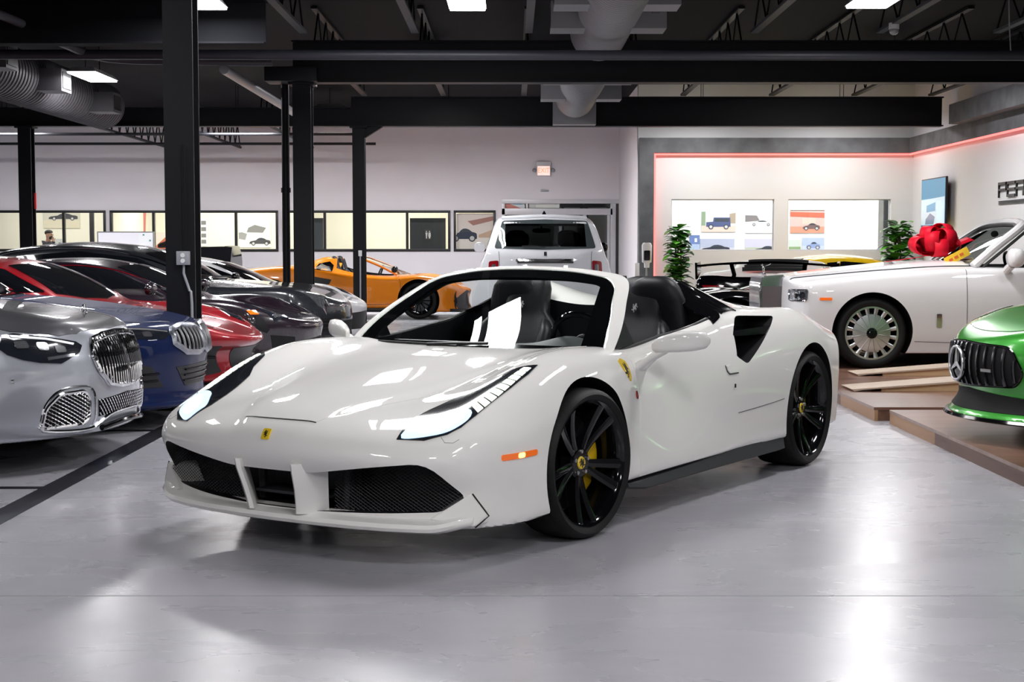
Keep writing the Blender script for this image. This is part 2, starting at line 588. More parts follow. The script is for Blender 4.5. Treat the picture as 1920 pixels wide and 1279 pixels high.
def tyre_mat():
    m = mat('tyre_tread', (0.007, 0.007, 0.0075), rough=0.55, spec=0.25)
    nt = m.node_tree; b = nt.nodes['Principled BSDF']
    tc = nt.nodes.new('ShaderNodeTexCoord'); sp = nt.nodes.new('ShaderNodeSeparateXYZ')
    nt.links.new(tc.outputs['Object'], sp.inputs[0])
    def math_(op, a, bb=None):
        n = nt.nodes.new('ShaderNodeMath'); n.operation = op
        for i, v in enumerate((a, bb)):
            if v is None: continue
            if isinstance(v, (int, float)): n.inputs[i].default_value = v
            else: nt.links.new(v, n.inputs[i])
        return n.outputs[0]
    ang = math_('ARCTAN2', sp.outputs['Z'], sp.outputs['X'])
    saw = math_('FRACT', math_('ADD', math_('MULTIPLY', ang, 11.0), math_('MULTIPLY', math_('ABSOLUTE', sp.outputs['Y']), 14.0)))
    g1 = math_('GREATER_THAN', saw, 0.16)
    rad = math_('SQRT', math_('ADD', math_('MULTIPLY', sp.outputs['X'], sp.outputs['X']), math_('MULTIPLY', sp.outputs['Z'], sp.outputs['Z'])))
    tread = math_('GREATER_THAN', rad, 0.325)
    circ = math_('GREATER_THAN', math_('ABSOLUTE', math_('SUBTRACT', math_('FRACT', math_('MULTIPLY', math_('ABSOLUTE', sp.outputs['Y']), 19.0)), 0.5)), 0.09)
    hgt = math_('MINIMUM', g1, circ)
    hgt = math_('MAXIMUM', hgt, math_('SUBTRACT', 1.0, tread))
    bp = nt.nodes.new('ShaderNodeBump'); bp.inputs['Strength'].default_value = 0.9; bp.inputs['Distance'].default_value = 0.006
    nt.links.new(hgt, bp.inputs['Height']); nt.links.new(bp.outputs[0], b.inputs['Normal'])
    mr = nt.nodes.new('ShaderNodeMapRange'); mr.inputs[3].default_value = 0.003; mr.inputs[4].default_value = 0.008
    nt.links.new(hgt, mr.inputs[0])
    cb = nt.nodes.new('ShaderNodeCombineColor')
    for i in range(3): nt.links.new(mr.outputs[0], cb.inputs[i])
    nt.links.new(cb.outputs[0], b.inputs['Base Color'])
    return m
M['tread'] = tyre_mat()
# ------------------------------------------------------------------ wheels
def build_wheel(parent, loc, side, r=.34, rr=.26, w=.24, style='twin5', rim_mat=None, rim_mat2=None, steer=0.0, caliper=None,
                cap=None, detail=True, camber=0.0, seg=56, horse=None, name='wheel'):
    """one wheel: the rim is the part, tyre / brake disc / caliper / centre cap are its sub-parts. Local +Y is outward."""
    rim_mat = rim_mat or M['black_gloss']
    bm = bmesh.new()
    h = w / 2
    out = h * .86
    # barrel + outer lip
    bm_lathe(bm, [(rr - .03, -h * .8), (rr - .035, 0), (rr - .030, out - .03), (rr - .016, out - .006), (rr - .006, out + .004), (rr + .003, out), (rr + .004, out - .012), (rr - .004, out - .03), (rr - .012, -h * .8)], seg)
    hub = out - .055 if style in ('twin5', 'multi', 'five') else out - .03
    def spoke(a0, a1, w0, w1, r0, r1, t0, t1, th, mi=0, n=7):
        rings = []
        for i in range(n):
            t = i / (n - 1)
            a = a0 + (a1 - a0) * t; rad = r0 + (r1 - r0) * t
            wd = w0 + (w1 - w0) * t
            yy = t0 + (t1 - t0) * t ** 1.8
            c = Vector((math.cos(a) * rad, yy, math.sin(a) * rad)); tg = Vector((-math.sin(a), 0, math.cos(a)))
            nrm = Vector((0, 1, 0))
            b = .3 * wd
            rings.append([c - tg * wd / 2 - nrm * .005, c - tg * (wd / 2 - b) , c + tg * (wd / 2 - b), c + tg * wd / 2 - nrm * .005,
                          c + tg * wd * .42 - nrm * th, c - tg * wd * .42 - nrm * th])
        bm_loft(bm, rings, True, mi)
    if style == 'twin5':
        for k in range(5):
            a = 2 * PI * k / 5 - R(90)
            for s in (-1, 1):
                spoke(a + s * R(10), a + s * R(11.5), .034, .046, .055, rr - .012, hub, out - .006, .055)
    elif style == 'multi':
        for k in range(14):
            a = 2 * PI * k / 14
            spoke(a, a, .022, .022, .05, rr - .01, hub, out - .006, .03, n=4)
    elif style == 'five':
        for k in range(5):
            a = 2 * PI * k / 5 + R(90)
            spoke(a, a, .07, .045, .04, rr - .01, hub, out - .006, .045, n=5)
    elif style == 'disc':
        # flat machined face with sixteen rounded openings along its rim
        ns = 16
        bm_lathe(bm, [(rr * .925, out - .02), (rr * .925, out + .004), (rr * .99, out + .004), (rr * .995, out - .01)], 64, mi=1)
        r_in, r_o = rr * .70, rr * .94
        bm_lathe(bm, [(.03, out + .012), (rr * .25, out + .012), (r_in, out - .002), (r_in, out - .03)], 64, mi=1)
        for k in range(ns):
            a = 2 * PI * (k + .5) / ns
            spoke(a, a, .030, .046, r_in - .012, rr - .004, out - .004, out, .03, mi=1, n=4)
            a2 = 2 * PI * (k + .5) / ns
            spoke(a2, a2, .006, .014, .05, r_in + .01, out + .016, out + .006, .012, mi=1, n=4)
    if style != 'disc':
        bm_lathe(bm, [(.0005, hub + .004), (.062, hub + .004), (.072, hub - .006), (.075, hub - .06)], 32)
    else:
        bm_lathe(bm, [(.0005, out + .022), (.030, out + .022), (.036, out + .014), (.055, out + .012)], 32, mi=0)
    rim = bm_obj('wheel', bm, [rim_mat, rim_mat2 or rim_mat], parent, True, 35)
    rim.location = loc
    rim.rotation_euler = (camber, 0, (0 if side > 0 else PI) + steer)
    bm = bmesh.new(); bm_lathe(bm, wheel_tyre_profile(r, rr, w), seg)
    bm_obj('tyre', bm, [M['tread']], rim, True, 50)
    bm = bmesh.new(); bm_lathe(bm, [(.06, hub - .075), (rr * .74, hub - .075), (rr * .74, hub - .105), (.06, hub - .105)], 40)
    bm_obj('brake_disc', bm, [M['dark_steel']], rim)
    if caliper is not None:
        bm = bmesh.new()
        d = -1 if side > 0 else 1
        mid = PI if d < 0 else 0
        rc0, rc1 = rr * .52, rr * .80
        V = []
        n = 14
        for i in range(n + 1):
            a = mid + R(-48 + 96 * i / n)
            e = abs(i / n - .5) * 2
            ro = rc1 - .012 * e ** 3; ri = rc0 + .035 * (1 - e) * 0 + (.02 if .25 < e < .7 else .0)
            yo = hub - .055 - .018 * e ** 2; yi = hub - .095
            V.append([(math.cos(a) * q, y, math.sin(a) * q) for q, y in ((ri, yi), (ri, yo - .006), (ri + .012, yo), (ro - .012, yo), (ro, yo - .008), (ro, yi))])
        bm_loft(bm, V, True)
        bm_obj('brake_caliper', bm, [caliper], rim, True, 40)
    if detail:
        bm = bmesh.new()
        if style == 'twin5':
            bm.free()
            for k in range(5):
                a = 2 * PI * k / 5 + R(-90 + 36)
                bm = bmesh.new()
                bm_lathe(bm, [(.0005, hub + .012), (.009, hub + .012), (.011, hub + .002), (.011, hub - .004)], 8, c=(math.cos(a) * .052, 0, math.sin(a) * .052))
                bm_obj('wheel_bolt', bm, [M['steel']], rim)
            bm = bmesh.new()
        bm.free()
        bm = bmesh.new()
        y0 = hub + (.0 if style != 'disc' else .05)
        bm_lathe(bm, [(.0005, y0 + .011), (.026, y0 + .011), (.030, y0 + .006), (.030, y0)], 24)
        cp = bm_obj('centre_cap', bm, [cap or M['black_gloss']], rim)
        if horse:
            bm = bmesh.new(); bm_prism(bm, [(p[0] * .022, p[1] * .022) for p in horse], 'y', y0 + .0105, y0 + .0135)
            bm_obj('cap_emblem', bm, [M['badge_black']], rim, False)
    return rim

HORSE = [(-.15, -1.0), (.05, -1.0), (.02, -.72), (-.05, -.5), (.15, -.28), (.55, -.35), (.42, -.62), (.55, -.66), (.72, -.28), (.45, -.05), (.3, .1), (.42, .25),
         (.8, .2), (.82, .02), (.95, .05), (.95, .32), (.55, .45), (.5, .62), (.62, .72), (.55, .85), (.35, .82), (.28, 1.0), (.2, .84), (.02, .68), (-.12, .35), (-.3, .12),
         (-.42, .3), (-.38, .62), (-.6, .8), (-.72, .6), (-.58, .5), (-.62, .2), (-.5, -.1), (-.42, -.3), (-.62, -.42), (-.9, -.3), (-.95, -.45), (-.6, -.62), (-.32, -.5), (-.22, -.7)]
# ------------------------------------------------------------------ the white open sports car
CAM_H, CAM_F, CAM_PITCH = 1.3143, 2773.5, R(3.658)
FER = dict(x=-0.4400, y=7.1067, yaw=R(237.568))

def ferrari_field():
    ys = [0, .25, .45, .60, .72, .82, .90, .97]
    rows = {
        1.20: [.44, .42, .38, .33, .28, .24, .20, .16],
        1.10: [.535, .515, .475, .42, .37, .32, .28, .24],
        1.00: [.600, .585, .560, .515, .47, .42, .38, .33],
        .80: [.648, .636, .618, .606, .595, .565, .52, .45],
        .60: [.688, .676, .658, .664, .672, .655, .61, .52],
        .40: [.722, .712, .697, .716, .746, .736, .68, .58],
        .20: [.752, .744, .736, .766, .806, .792, .73, .62],
        .00: [.778, .774, .768, .802, .838, .822, .76, .65],
        -.20: [.802, .800, .798, .822, .846, .824, .76, .65],
        -.40: [.826, .824, .822, .832, .838, .812, .75, .64],
        -.60: [.848, .845, .838, .832, .824, .802, .745, .63],
        -.80: [.870, .866, .85, .84, .832, .818, .765, .65],
        -1.05: [.90, .89, .88, .87, .862, .850, .80, .68],
        -1.40: [.93, .93, .92, .91, .905, .895, .85, .74],
        -1.60: [.97, .99, 1.05, 1.02, .965, .935, .895, .79],
        -1.75: [1.00, 1.05, 1.135, 1.07, .99, .955, .925, .83],
        -2.00: [1.00, 1.04, 1.09, 1.03, .975, .965, .945, .865],
        -2.30: [.98, .995, 1.015, .975, .955, .96, .948, .88],
        -2.55: [.94, .95, .962, .952, .948, .955, .940, .88],
        -2.80: [.90, .91, .92, .915, .91, .905, .885, .82],
        -3.10: [.86, .87, .875, .87, .855, .83, .80, .72],
        -3.60: [.80, .81, .81, .80, .78, .74, .69, .60]}
    ztop = T2(list(rows), ys, list(rows.values()), blur=(0.05, 0.03), mirror=True)
    zs = [.08, .16, .25, .38, .50, .62, .74, .85, 1.0]
    wr = {
        1.20: [.92, .92, .92, .92, .91, .88, .82, .72, .6],
        .80: [.928, .928, .930, .932, .93, .912, .87, .78, .7],
        .60: [.935, .935, .937, .94, .94, .92, .89, .83, .75],
        .40: [.935, .938, .942, .945, .945, .94, .92, .87, .8],
        .20: [.945, .948, .952, .955, .955, .952, .935, .89, .82],
        .00: [.945, .950, .955, .957, .957, .955, .940, .90, .83],
        -.20: [.94, .945, .950, .953, .952, .948, .93, .89, .82],
        -.40: [.925, .932, .936, .935, .928, .915, .89, .85, .80],
        -.60: [.92, .930, .930, .918, .902, .882, .855, .825, .79],
        -.90: [.92, .930, .926, .905, .885, .868, .845, .82, .79],
        -1.20: [.92, .930, .926, .912, .900, .890, .868, .835, .80],
        -1.50: [.92, .930, .930, .926, .928, .926, .905, .865, .82],
        -1.80: [.925, .935, .940, .945, .952, .955, .945, .910, .85],
        -2.10: [.93, .945, .955, .963, .970, .973, .966, .938, .88],
        -2.40: [.935, .95, .962, .972, .977, .979, .973, .950, .89],
        -2.65: [.935, .95, .962, .972, .977, .979, .973, .950, .89],
        -2.90: [.93, .945, .955, .962, .966, .967, .955, .930, .86],
        -3.20: [.91, .92, .925, .93, .932, .930, .91, .88, .8],
        -3.60: [.85, .86, .87, .875, .876, .87, .84, .79, .7]}
    w = T2(list(wr), zs, list(wr.values()), blur=(0.05, 0.03))
    fy = [0, .20, .40, .55, .68, .78, .86, .92, 1.0]
    fz = [.05, .16, .22, .30, .40, .46, .52, .60, .75]
    base = np.array([1.090, 1.083, 1.060, 1.022, .972, .915, .84, .70, .35])
    dz = np.array([-.10, -.085, -.075, -.05, .010, .030, .024, .02, .05])
    xf = T2(fy, fz, base[:, None] + dz[None, :], blur=(0.04, 0.015))
    crease = T1([1.2, 1.02, .80, .55, .20, -.2, -.6], [.13, .19, .285, .40, .50, .57, .60], .08)
    def F(x, y, z):
        ay = np.abs(y)
        t = z - ztop(x, y) - .011 * (1 - sstep(crease(x) - .035, crease(x) + .055, ay)) * sstep(-.45, -.1, x)
        s = ay - w(x, z)
        f = smax(t, s, 0.07)
        f = smax(f, x - xf(ay, z), 0.05)
        xr = -3.47 - 0.10 * (z - .55) + 0.25 * ay ** 3
        f = smax(f, xr - x, 0.08)
        zb = 0.155 + 0.05 * sstep(.5, -.3, x) + 0.0 * y
        f = smax(f, zb - z, 0.03)
        return f
    return F

def build_ferrari():
    car = thing('sports_car', 'white open-top sports car with black wheels and yellow brake calipers, headlights on', 'car',
                (FER['x'], FER['y'], 0), FER['yaw'])
    F = ferrari_field()
    body = field_obj('body', F, (-3.72, -1.05, .10), (1.22, 1.05, 1.24), .018, [M['white_paint']], car)
    return car, body, F
def loft_pts(name, rings, mats, parent, closed=True, cap=True, sub=0, sharp=40):
    bm = bmesh.new(); bm_loft(bm, rings, cap, closed=closed)
    o = bm_obj(name, bm, mats, parent, True, sharp)
    return o

def superring(c, ax, ay, rx, ry, n=20, p=.6):
    """rounded-rectangle ring about c spanned by the vectors ax, ay."""
    out = []
    for k in range(n):
        a = 2 * PI * k / n
        u = math.copysign(abs(math.cos(a)) ** p, math.cos(a)) * rx; v = math.copysign(abs(math.sin(a)) ** p, math.sin(a)) * ry
        out.append(Vector(c) + Vector(ax) * u + Vector(ay) * v)
    return out

def build_seat(parent, x, y, z, m, emblem=None, k=1.0):
    """bucket seat; (x, y, z) is the middle of the cushion's front edge."""
    rings = []
    for t, hw, th, xo in ((0, .19, .06, .0), (.10, .21, .075, .005), (.22, .235, .085, .01), (.36, .245, .085, .0), (.46, .235, .075, -.01), (.53, .19, .065, -.012),
                          (.58, .145, .058, -.008), (.66, .135, .06, .0), (.74, .128, .058, .0), (.79, .11, .045, .0), (.81, .06, .02, .0)):
        c = (x - .50 - t * .34 + xo, y, z + .06 + t * .93)
        rings.append(superring(c, (.94, 0, .34), (0, 1, 0), th, hw, 24, .55))
    s = loft_pts('seat', rings, [m], parent, sharp=60)
    rings = [superring((x + .02 - t, y, z + .02 - .10 * t), (.15, 0, 1), (0, 1, 0), th, hw, 20, .5) for t, hw, th in ((0, .16, .03), (.03, .21, .07), (.2, .235, .085), (.4, .235, .085), (.55, .20, .08))]
    loft_pts('seat_cushion', rings, [m], s, sharp=60)
    for sg in (-1, 1):
        rings = [superring((x - .44 - t * .34, y + sg * (.215 - .03 * (t > .45)), z + .1 + t * .93), (.9, 0, .34), (0, 1, 0), th, hw, 12, .8) for t, th, hw in ((0, .05, .03), (.1, .085, .042), (.3, .095, .045), (.42, .075, .038), (.5, .03, .02))]
        loft_pts('seat_bolster', rings, [m], s, sharp=60)
    if emblem is not None:
        bm = bmesh.new(); bm_prism(bm, [(p[0] * .018, p[1] * .027) for p in HORSE], 'x', 0, .004)
        e = bm_obj('headrest_emblem', bm, [emblem], s, False)
        e.location = (x - .50 - .62 * .34 + .066, y, z + .06 + .63 * .93); e.rotation_euler = (0, R(-20), 0)
    return s

WS_EDGE = [(-.47, .800, .815), (-.575, .780, .898), (-.686, .742, .972), (-.785, .700, 1.035), (-.905, .650, 1.103), (-.975, .605, 1.142),
           (-1.010, .55, 1.164), (-1.020, .50, 1.174), (-1.010, .40, 1.188), (-1.0, .30, 1.198), (-.997, .15, 1.206), (-.997, 0, 1.209)]
WS_IN = [(-.455, .752, .808), (-.549, .728, .896), (-.655, .690, .972), (-.748, .645, 1.035), (-.855, .600, 1.098), (-.905, .562, 1.132),
         (-.935, .52, 1.150), (-.950, .475, 1.159), (-.955, .38, 1.174), (-.957, .285, 1.185), (-.960, .14, 1.194), (-.962, 0, 1.197)]

def build_ferrari_all():
    car, body, F = build_ferrari()
    W = M['white_paint']; K = M['black_satin']
    raw = bvh_of(body)
    # openings -------------------------------------------------------------
    bm = bmesh.new()
    for s in (-1, 1):
        bm_lathe_solid(bm, .385, s * .52, s * 1.2, (0.005, 0, .345))
        bm_lathe_solid(bm, .392, s * .50, s * 1.2, (-2.65, 0, .35))
    boolean(body, bm, [M['black_matte']])
    GL = round_poly([(.235, .385), (.50, .42), (.735, .445), (.825, .29), (.735, .232), (.50, .218), (.215, .208)], [.01, .1, .07, .03, .03, .1, .01])
    GL = round_poly([(.02, .375), (.22, .378), (.50, .42), (.735, .445), (.825, .29), (.735, .232), (.50, .218), (.2, .206), (.02, .205)], [.005, .05, .1, .07, .03, .03, .1, .05, .005])
    WHOLE = [tuple(p) for p in GL if p[0] > .05]; WHOLE = WHOLE + [(-p[0], p[1]) for p in WHOLE[::-1]]
    bm = bmesh.new()
    bm_prism(bm, WHOLE, 'x', .72, 1.4)
    INT = round_poly([(-1.76, .935), (-2.185, .918), (-1.735, .672), (-1.60, .735), (-1.655, .85)], [.05, .03, .03, .08, .08])
    for s in (-1, 1):
        bm_prism(bm, [tuple(p) for p in INT], 'y', s * .78, s * 1.2)
    boolean(body, bm, [M['black_satin']])
    # cockpit tub
    foot = [(-.30, 0), (-.31, .25), (-.36, .5), (-.47, .765), (-.70, .752), (-1.02, .745), (-1.35, .765), (-1.56, .785), (-1.615, .77), (-1.63, .6), (-1.635, .3), (-1.64, 0)]
    full = foot + [(x, -y) for x, y in foot[-2:0:-1]]
    bm = bmesh.new(); bm_prism(bm, full, 'z', .32, 1.6)
    boolean(body, bm, [M['leather']])
    bvh = bvh_of(body)
    # bonnet & doors as panels over the shell --------------------------------
    hood = [(1.016, -.20), (1.034, 0), (1.016, .20), (.84, .30), (.60, .43), (.30, .60), (0, .655), (-.25, .70), (-.40, .69), (-.335, .45), (-.29, .2), (-.275, 0)]
    hood2 = [(1.016, -.20), (1.024, -.15), (1.031, -.08), (1.034, 0), (1.031, .08), (1.024, .15), (1.016, .20)] + hood[3:] + [(x, -y) for x, y in hood[:2:-1][1:]]
    seam('bonnet_gap', raw, [(1.0185, -.19), (1.027, -.14), (1.034, -.07), (1.037, 0), (1.034, .07), (1.027, .14), (1.0185, .20)], 'z', 1, M['badge_black'], car, .0028, off=.001)
    patch('bonnet', raw, hood2, 'z', 1, .0014, [W], car, .03, smooth=False, depth=.006, F=F)
    for s, nm in ((1, 'door'), (-1, 'door')):
        out = [(-.555, .70), (-.56, .55), (-.505, .38), (-.50, .215), (-1.1, .218), (-1.55, .228), (-1.62, .40), (-1.675, .55), (-1.70, .66), (-1.63, .72), (-1.655, .83), (-1.52, .895), (-1.35, .865), (-1.02, .83), (-.70, .80), (-.57, .79)]
        d = patch(nm, raw, out, 'y', s, .0018, [W], car, .03, smooth=False, depth=.006, F=F)
        h = patch('door_handle', raw, [(-1.505, .675), (-1.515, .648), (-1.535, .636), (-1.62, .637), (-1.63, .645), (-1.56, .655), (-1.54, .68)], 'y', s, .007, [W], d, .01, F=F)
        seam('handle_gap', raw, [(-1.498, .680), (-1.508, .648), (-1.530, .631), (-1.57, .630), (-1.625, .632)], 'y', s, M['skirt_grey'], h, .0035, off=.002)
        patch('door_lock', raw, [(-1.583, .575), (-1.596, .575), (-1.596, .555), (-1.583, .555)], 'y', s, .005, [K], d, .01, F=F)
        seam('panel_gap', raw, [(-1.64, .413), (-1.9, .425), (-2.21, .443)], 'y', s, M['badge_black'], car, .0018)
    # lamps ------------------------------------------------------------------
    HL = [(.975, .585), (.905, .572), (.845, .560), (.731, .578), (.644, .600), (.497, .645), (.42, .690), (.297, .728), (.222, .797), (.324, .812), (.461, .812), (.60, .800), (.71, .795), (.80, .785), (.862, .757), (.930, .690)]
    LAMP = [(.962, .600), (.90, .590), (.845, .592), (.76, .65), (.71, .690), (.692, .76), (.75, .783), (.84, .758), (.905, .695)]
    LED = [(.690, .775), (.655, .735), (.50, .737), (.31, .752), (.262, .793), (.33, .803), (.461, .803), (.596, .795)]
    for s in (1, -1):
        f = lambda L: [(x, s * y) for x, y in L]
        hl = patch('headlight', raw, f(HL), 'z', 1, .004, [M['lamp_housing']], car, .02, F=F)
        patch('headlamp_lens', raw, f(LAMP), 'z', 1, .0065, [M['lamp_white']], hl, .02, smooth=True, F=F)
        patch('lamp_core', raw, f([(.905, .645), (.85, .64), (.77, .695), (.735, .725), (.74, .75), (.79, .752), (.85, .725), (.885, .69)]), 'z', 1, .0085, [M['lamp_core']], hl, .02, smooth=True, F=F)
        for k in range(9):
            t0, t1 = k / 9, (k + .78) / 9
            a = lambda t: (.665 + (.275 - .665) * t, .736 + (.752 - .736) * t + .012)
            b = lambda t: (.69 + (.262 - .69) * t, .792 + .010 * math.sin(PI * t))
            patch('led_cell', raw, f([a(t0), a(t1), b(t1), b(t0)]), 'z', 1, .0065, [M['lamp_soft']], hl, .02, F=F)
        o = patch('side_marker', raw, round_poly([(.705, .461), (.705, .436), (.468, .436), (.468, .461)], .0115), 'y', s, .004, [M['orange_lens']], car, .02, F=F)
        patch('marker_bulb', raw, round_poly([(.61, .459), (.61, .438), (.565, .438), (.565, .459)], .01), 'y', s, .0055, [M['orange_glow']], o, .02, F=F)
        p = patch('indicator_lens', raw, smooth_loop([(-.516, .60), (-.527, .622), (-.538, .60), (-.527, .583)], .006), 'y', s, .006, [M['red_lens']], car, .01, F=F)
        sh = [(-.405, .772), (-.44, .780), (-.482, .765), (-.492, .73), (-.485, .69), (-.47, .672), (-.44, .70), (-.41, .74)]
        b = patch('fender_badge', raw, sh, 'y', s, .005, [M['badge_yellow']], car, .015, F=F)
        hs = [(-.447 - q[0] * .022, .728 + q[1] * .035 - q[0] * .004) for q in HORSE]
        patch('badge_emblem', raw, hs, 'y', s, .0065, [M['badge_black']], b, .02, F=F)
        seam('washer_cover', raw, [(.883, s * .741), (.897, s * .769), (.879, s * .799), (.853, s * .81)], 'z', 1, M['skirt_grey'], car, .0012)
    b = patch('nose_badge', raw, round_poly([(-.021, .506), (.021, .506), (.021, .547), (-.021, .547)], .006), 'x', 1, .006, [M['badge_yellow']], car, .01, F=F)
    patch('badge_emblem', raw, [(-q[0] * .011, .527 + q[1] * .015) for q in HORSE], 'x', 1, .0075, [M['badge_black']], b, .02, F=F)
    # front bumper -----------------------------------------------------------
    for s in (1, -1):
        gm = [(s * max(p[0], .24), p[1]) for p in GL]
        mesh_grille('grille_mesh', gm, .90, car, s)
        pil = []
        for z, fx, fy, rx, ry in ((.415, 1.120, .150, 1.00, .235), (.375, 1.112, .148, .99, .232), (.30, 1.085, .140, .975, .222), (.23, 1.065, .130, .96, .212), (.195, 1.060, .125, .95, .205)):
            d = Vector((rx - fx, ry - fy, 0)).normalized(); nn = Vector((-d.y, d.x, 0)) * .018
            A, B = Vector((fx, fy, z)), Vector((rx, ry, z))
            pil.append([A + nn * .5 - d * .004, A - nn * .5 - d * .004, A - nn + d * .02, B - nn, B + nn, A + nn + d * .02])
        loft_pts('grille_strut', [[(p.x, s * p.y, p.z) for p in r] for r in pil], [W], car)
        tube('duct_divider', [(.86, s * .245, .40), (.86, s * .235, .20)], .02, [M['skirt_grey']], car, 6)
        bl = [(.895, .700, .203), (.815, .845, .312), (.785, .905, .222), (.825, .870, .180)]
        bl = [Vector((x, s * y, z)) for x, y, z in bl]
        ins = [v + Vector((-.10, -s * .06, 0)) for v in bl]
        outv = [bl[0] + Vector((.014, 0, 0)), bl[1] + Vector((.016, s * .008, .0)), bl[2] + Vector((.012, s * .006, 0)), bl[3] + Vector((.012, s * .004, 0))]
        bm = bmesh.new(); bm_loft(bm, [outv, ins]); bmesh.ops.bevel(bm, geom=bm.edges[:], offset=.004, segments=2, affect='EDGES')
        bo = bm_obj('bumper_blade', bm, [W], car)
        tube('blade_gap', [tuple(outv[1] + Vector((-.006, s * .002, 0))), tuple(outv[2] + Vector((-.006, s * .002, 0))), tuple(outv[3] + Vector((-.004, 0, -.004)))], .0035, [M['badge_black']], bo, 5)
    rings = []
    for yy in np.linspace(-.868, .868, 57):
        a = abs(yy)
        xl = float(np.interp(a, [0, .2, .4, .55, .68, .78,   .85, .90, .918], [1.060, 1.055, 1.037, 1.008, .965, .918, .862, .775, .68]))
        zo = .040 * sstep(.72, .918, a)
        rings.append([(xl - .10, yy, .150 + zo), (xl - .02, yy, .148 + zo), (xl + .008, yy, .158 + zo), (xl + .014, yy, .172 + zo), (xl + .004, yy, .188 + zo), (xl - .03, yy, .198 + zo), (xl - .10, yy, .212 + zo)])
    loft_pts('front_splitter', rings, [W], car)
    box('duct_vane', .80, .95, -.20, .20, .25, .262, [M['skirt_grey']], car)
    box('duct_panel', .74, .80, -.22, .22, .21, .37, [M['skirt_grey']], car)
    # sills --------------------------------------------------------------------
    for s in (1, -1):
        rings = []
        for x, zt, yo in ((-.40, .190, .915), (-.60, .192, .922), (-1.0, .198, .924), (-1.35, .208, .926), (-1.56, .226, .930), (-1.70, .240, .935), (-1.9, .236, .942), (-2.2, .228, .950), (-2.27, .225, .945)):
            zb = .138 if x < -.5 else .165
            rings.append([(x, s * (yo - .20), zb), (x, s * (yo - .02), zb), (x, s * (yo + .008), zb + .012), (x, s * (yo + .004), zb + .03), (x, s * (yo - .004), zt), (x, s * (yo - .20), zt)])
        loft_pts('side_skirt', rings, [M['skirt_grey']], car)
        # vane inside the flank intake
        vn = [[(x, s * y, z) for x, y, z in r] for r in ([(-1.66, .885, .856), (-1.65, .885, .828), (-1.65, .80, .828), (-1.66, .80, .856)], [(-1.80, .918, .862), (-1.80, .925, .826), (-1.80, .80, .826), (-1.80, .80, .862)], [(-2.16, .93, .868), (-2.10, .935, .824), (-2.10, .80, .824), (-2.16, .80, .868)])]
        loft_pts('intake_vane', vn, [M['black_gloss']], car)
    # windscreen ---------------------------------------------------------------
    E = smooth_loop(WS_EDGE, .03, False)
    n = len(E)
    I = smooth_loop(WS_IN, .03, False)
    ti = np.linspace(0, 1, n)
    def resamp(P, t):
        L = np.concatenate([[0], np.cumsum(np.linalg.norm(np.diff(P, axis=0), axis=1))]); L /= L[-1]
        return np.stack([np.interp(t, L, P[:, k]) for k in range(3)], 1)
    # arc-length matched separately on pillar and header so that the corner stays put
    E = resamp(np.array(smooth_loop(WS_EDGE, .01, False)), np.linspace(0, 1, 40)); I = resamp(np.array(smooth_loop(WS_IN, .01, False)), np.linspace(0, 1, 40))
    both = lambda P: np.concatenate([P, P[-2::-1] * np.array([1, -1, 1])])
    E, I = both(E), both(I)
    cen = np.array([-.70, 0, .80])
    rings = []
    for e, i in zip(E, I):
        mid = (e + i) / 2; o = mid - cen; o[0] *= .5; o /= np.linalg.norm(o)
        inw = -o
        rings.append([tuple(i), tuple(i * .5 + e * .5 + o * .006), tuple(e + o * .001), tuple(e + inw * .012 + np.array([-.006, 0, 0])), tuple(e + inw * .03), tuple(i + inw * .03), tuple(i + inw * .012)])
    loft_pts('windscreen_frame', rings, [W], car)
    # black inner lining of the frame
    rings = []
    for e, i in zip(E, I):
        o = (e + i) / 2 - cen; o /= np.linalg.norm(o); inw = -o
        ii = i + inw * .012
        q = i + inw * .075 + np.array([-.01, 0, 0])
        rings.append([tuple(ii), tuple(e + inw * .014), tuple(e + inw * .05), tuple(q + np.array([-.03, 0, 0])), tuple(q)])
    fl = loft_pts('frame_lining', rings, [M['black_satin']], car)
    # glass sheet (Coons patch) and its dark printed border
    base = [(-.285 - .17 * (abs(y) / .75) ** 2.2, y, .815 - .008 * (y / .75) ** 2) for y in np.linspace(.748, -.748, 33)]
    base = np.array(base)
    mI = len(I)
    def coons(u, v):
        # u across (0 = +y), v up
        B = resamp(base, np.array([u]))[0]; 
        side = 12 / 39 * .5 * 2
        return B
    k1 = int(np.argmin(np.linalg.norm(I - np.array([-.905, .562, 1.132]), axis=1)))
    Lp = I[:k1 + 1]; Rp = I[mI - 1 - k1:][::-1]; Tp = I[k1:mI - k1]
    nu, nv = 40, 18
    us = np.linspace(0, 1, nu); vs = np.linspace(0, 1, nv)
    Bc = resamp(base, us); Tc = resamp(Tp, us); Lc = resamp(Lp, vs); Rc = resamp(Rp, vs)
    G = np.zeros((nu, nv, 3))
    for a, u in enumerate(us):
        for b, v in enumerate(vs):
            G[a, b] = (1 - v) * Bc[a] + v * Tc[a] + (1 - u) * Lc[b] + u * Rc[b] - ((1 - u) * (1 - v) * Bc[0] + u * (1 - v) * Bc[-1] + (1 - u) * v * Tc[0] + u * v * Tc[-1])
            bul = 16 * u * (1 - u) * v * (1 - v)
            pass
    for _ in range(500):
        G[1:-1, 1:-1] += .24 * (G[2:, 1:-1] + G[:-2, 1:-1] + G[1:-1, 2:] + G[1:-1, :-2] - 4 * G[1:-1, 1:-1])
    uu, vv = np.meshgrid(us, vs, indexing='ij')
    G += (np.sin(PI * uu) * np.sin(PI * vv))[..., None] * np.array([.016, 0, .012])
    idx = lambda a, b: a * nv + b
    V = G.reshape(-1, 3)
    fs = [(idx(a, b), idx(a + 1, b), idx(a + 1, b + 1), idx(a, b + 1)) for a in range(nu - 1) for b in range(nv - 1)]
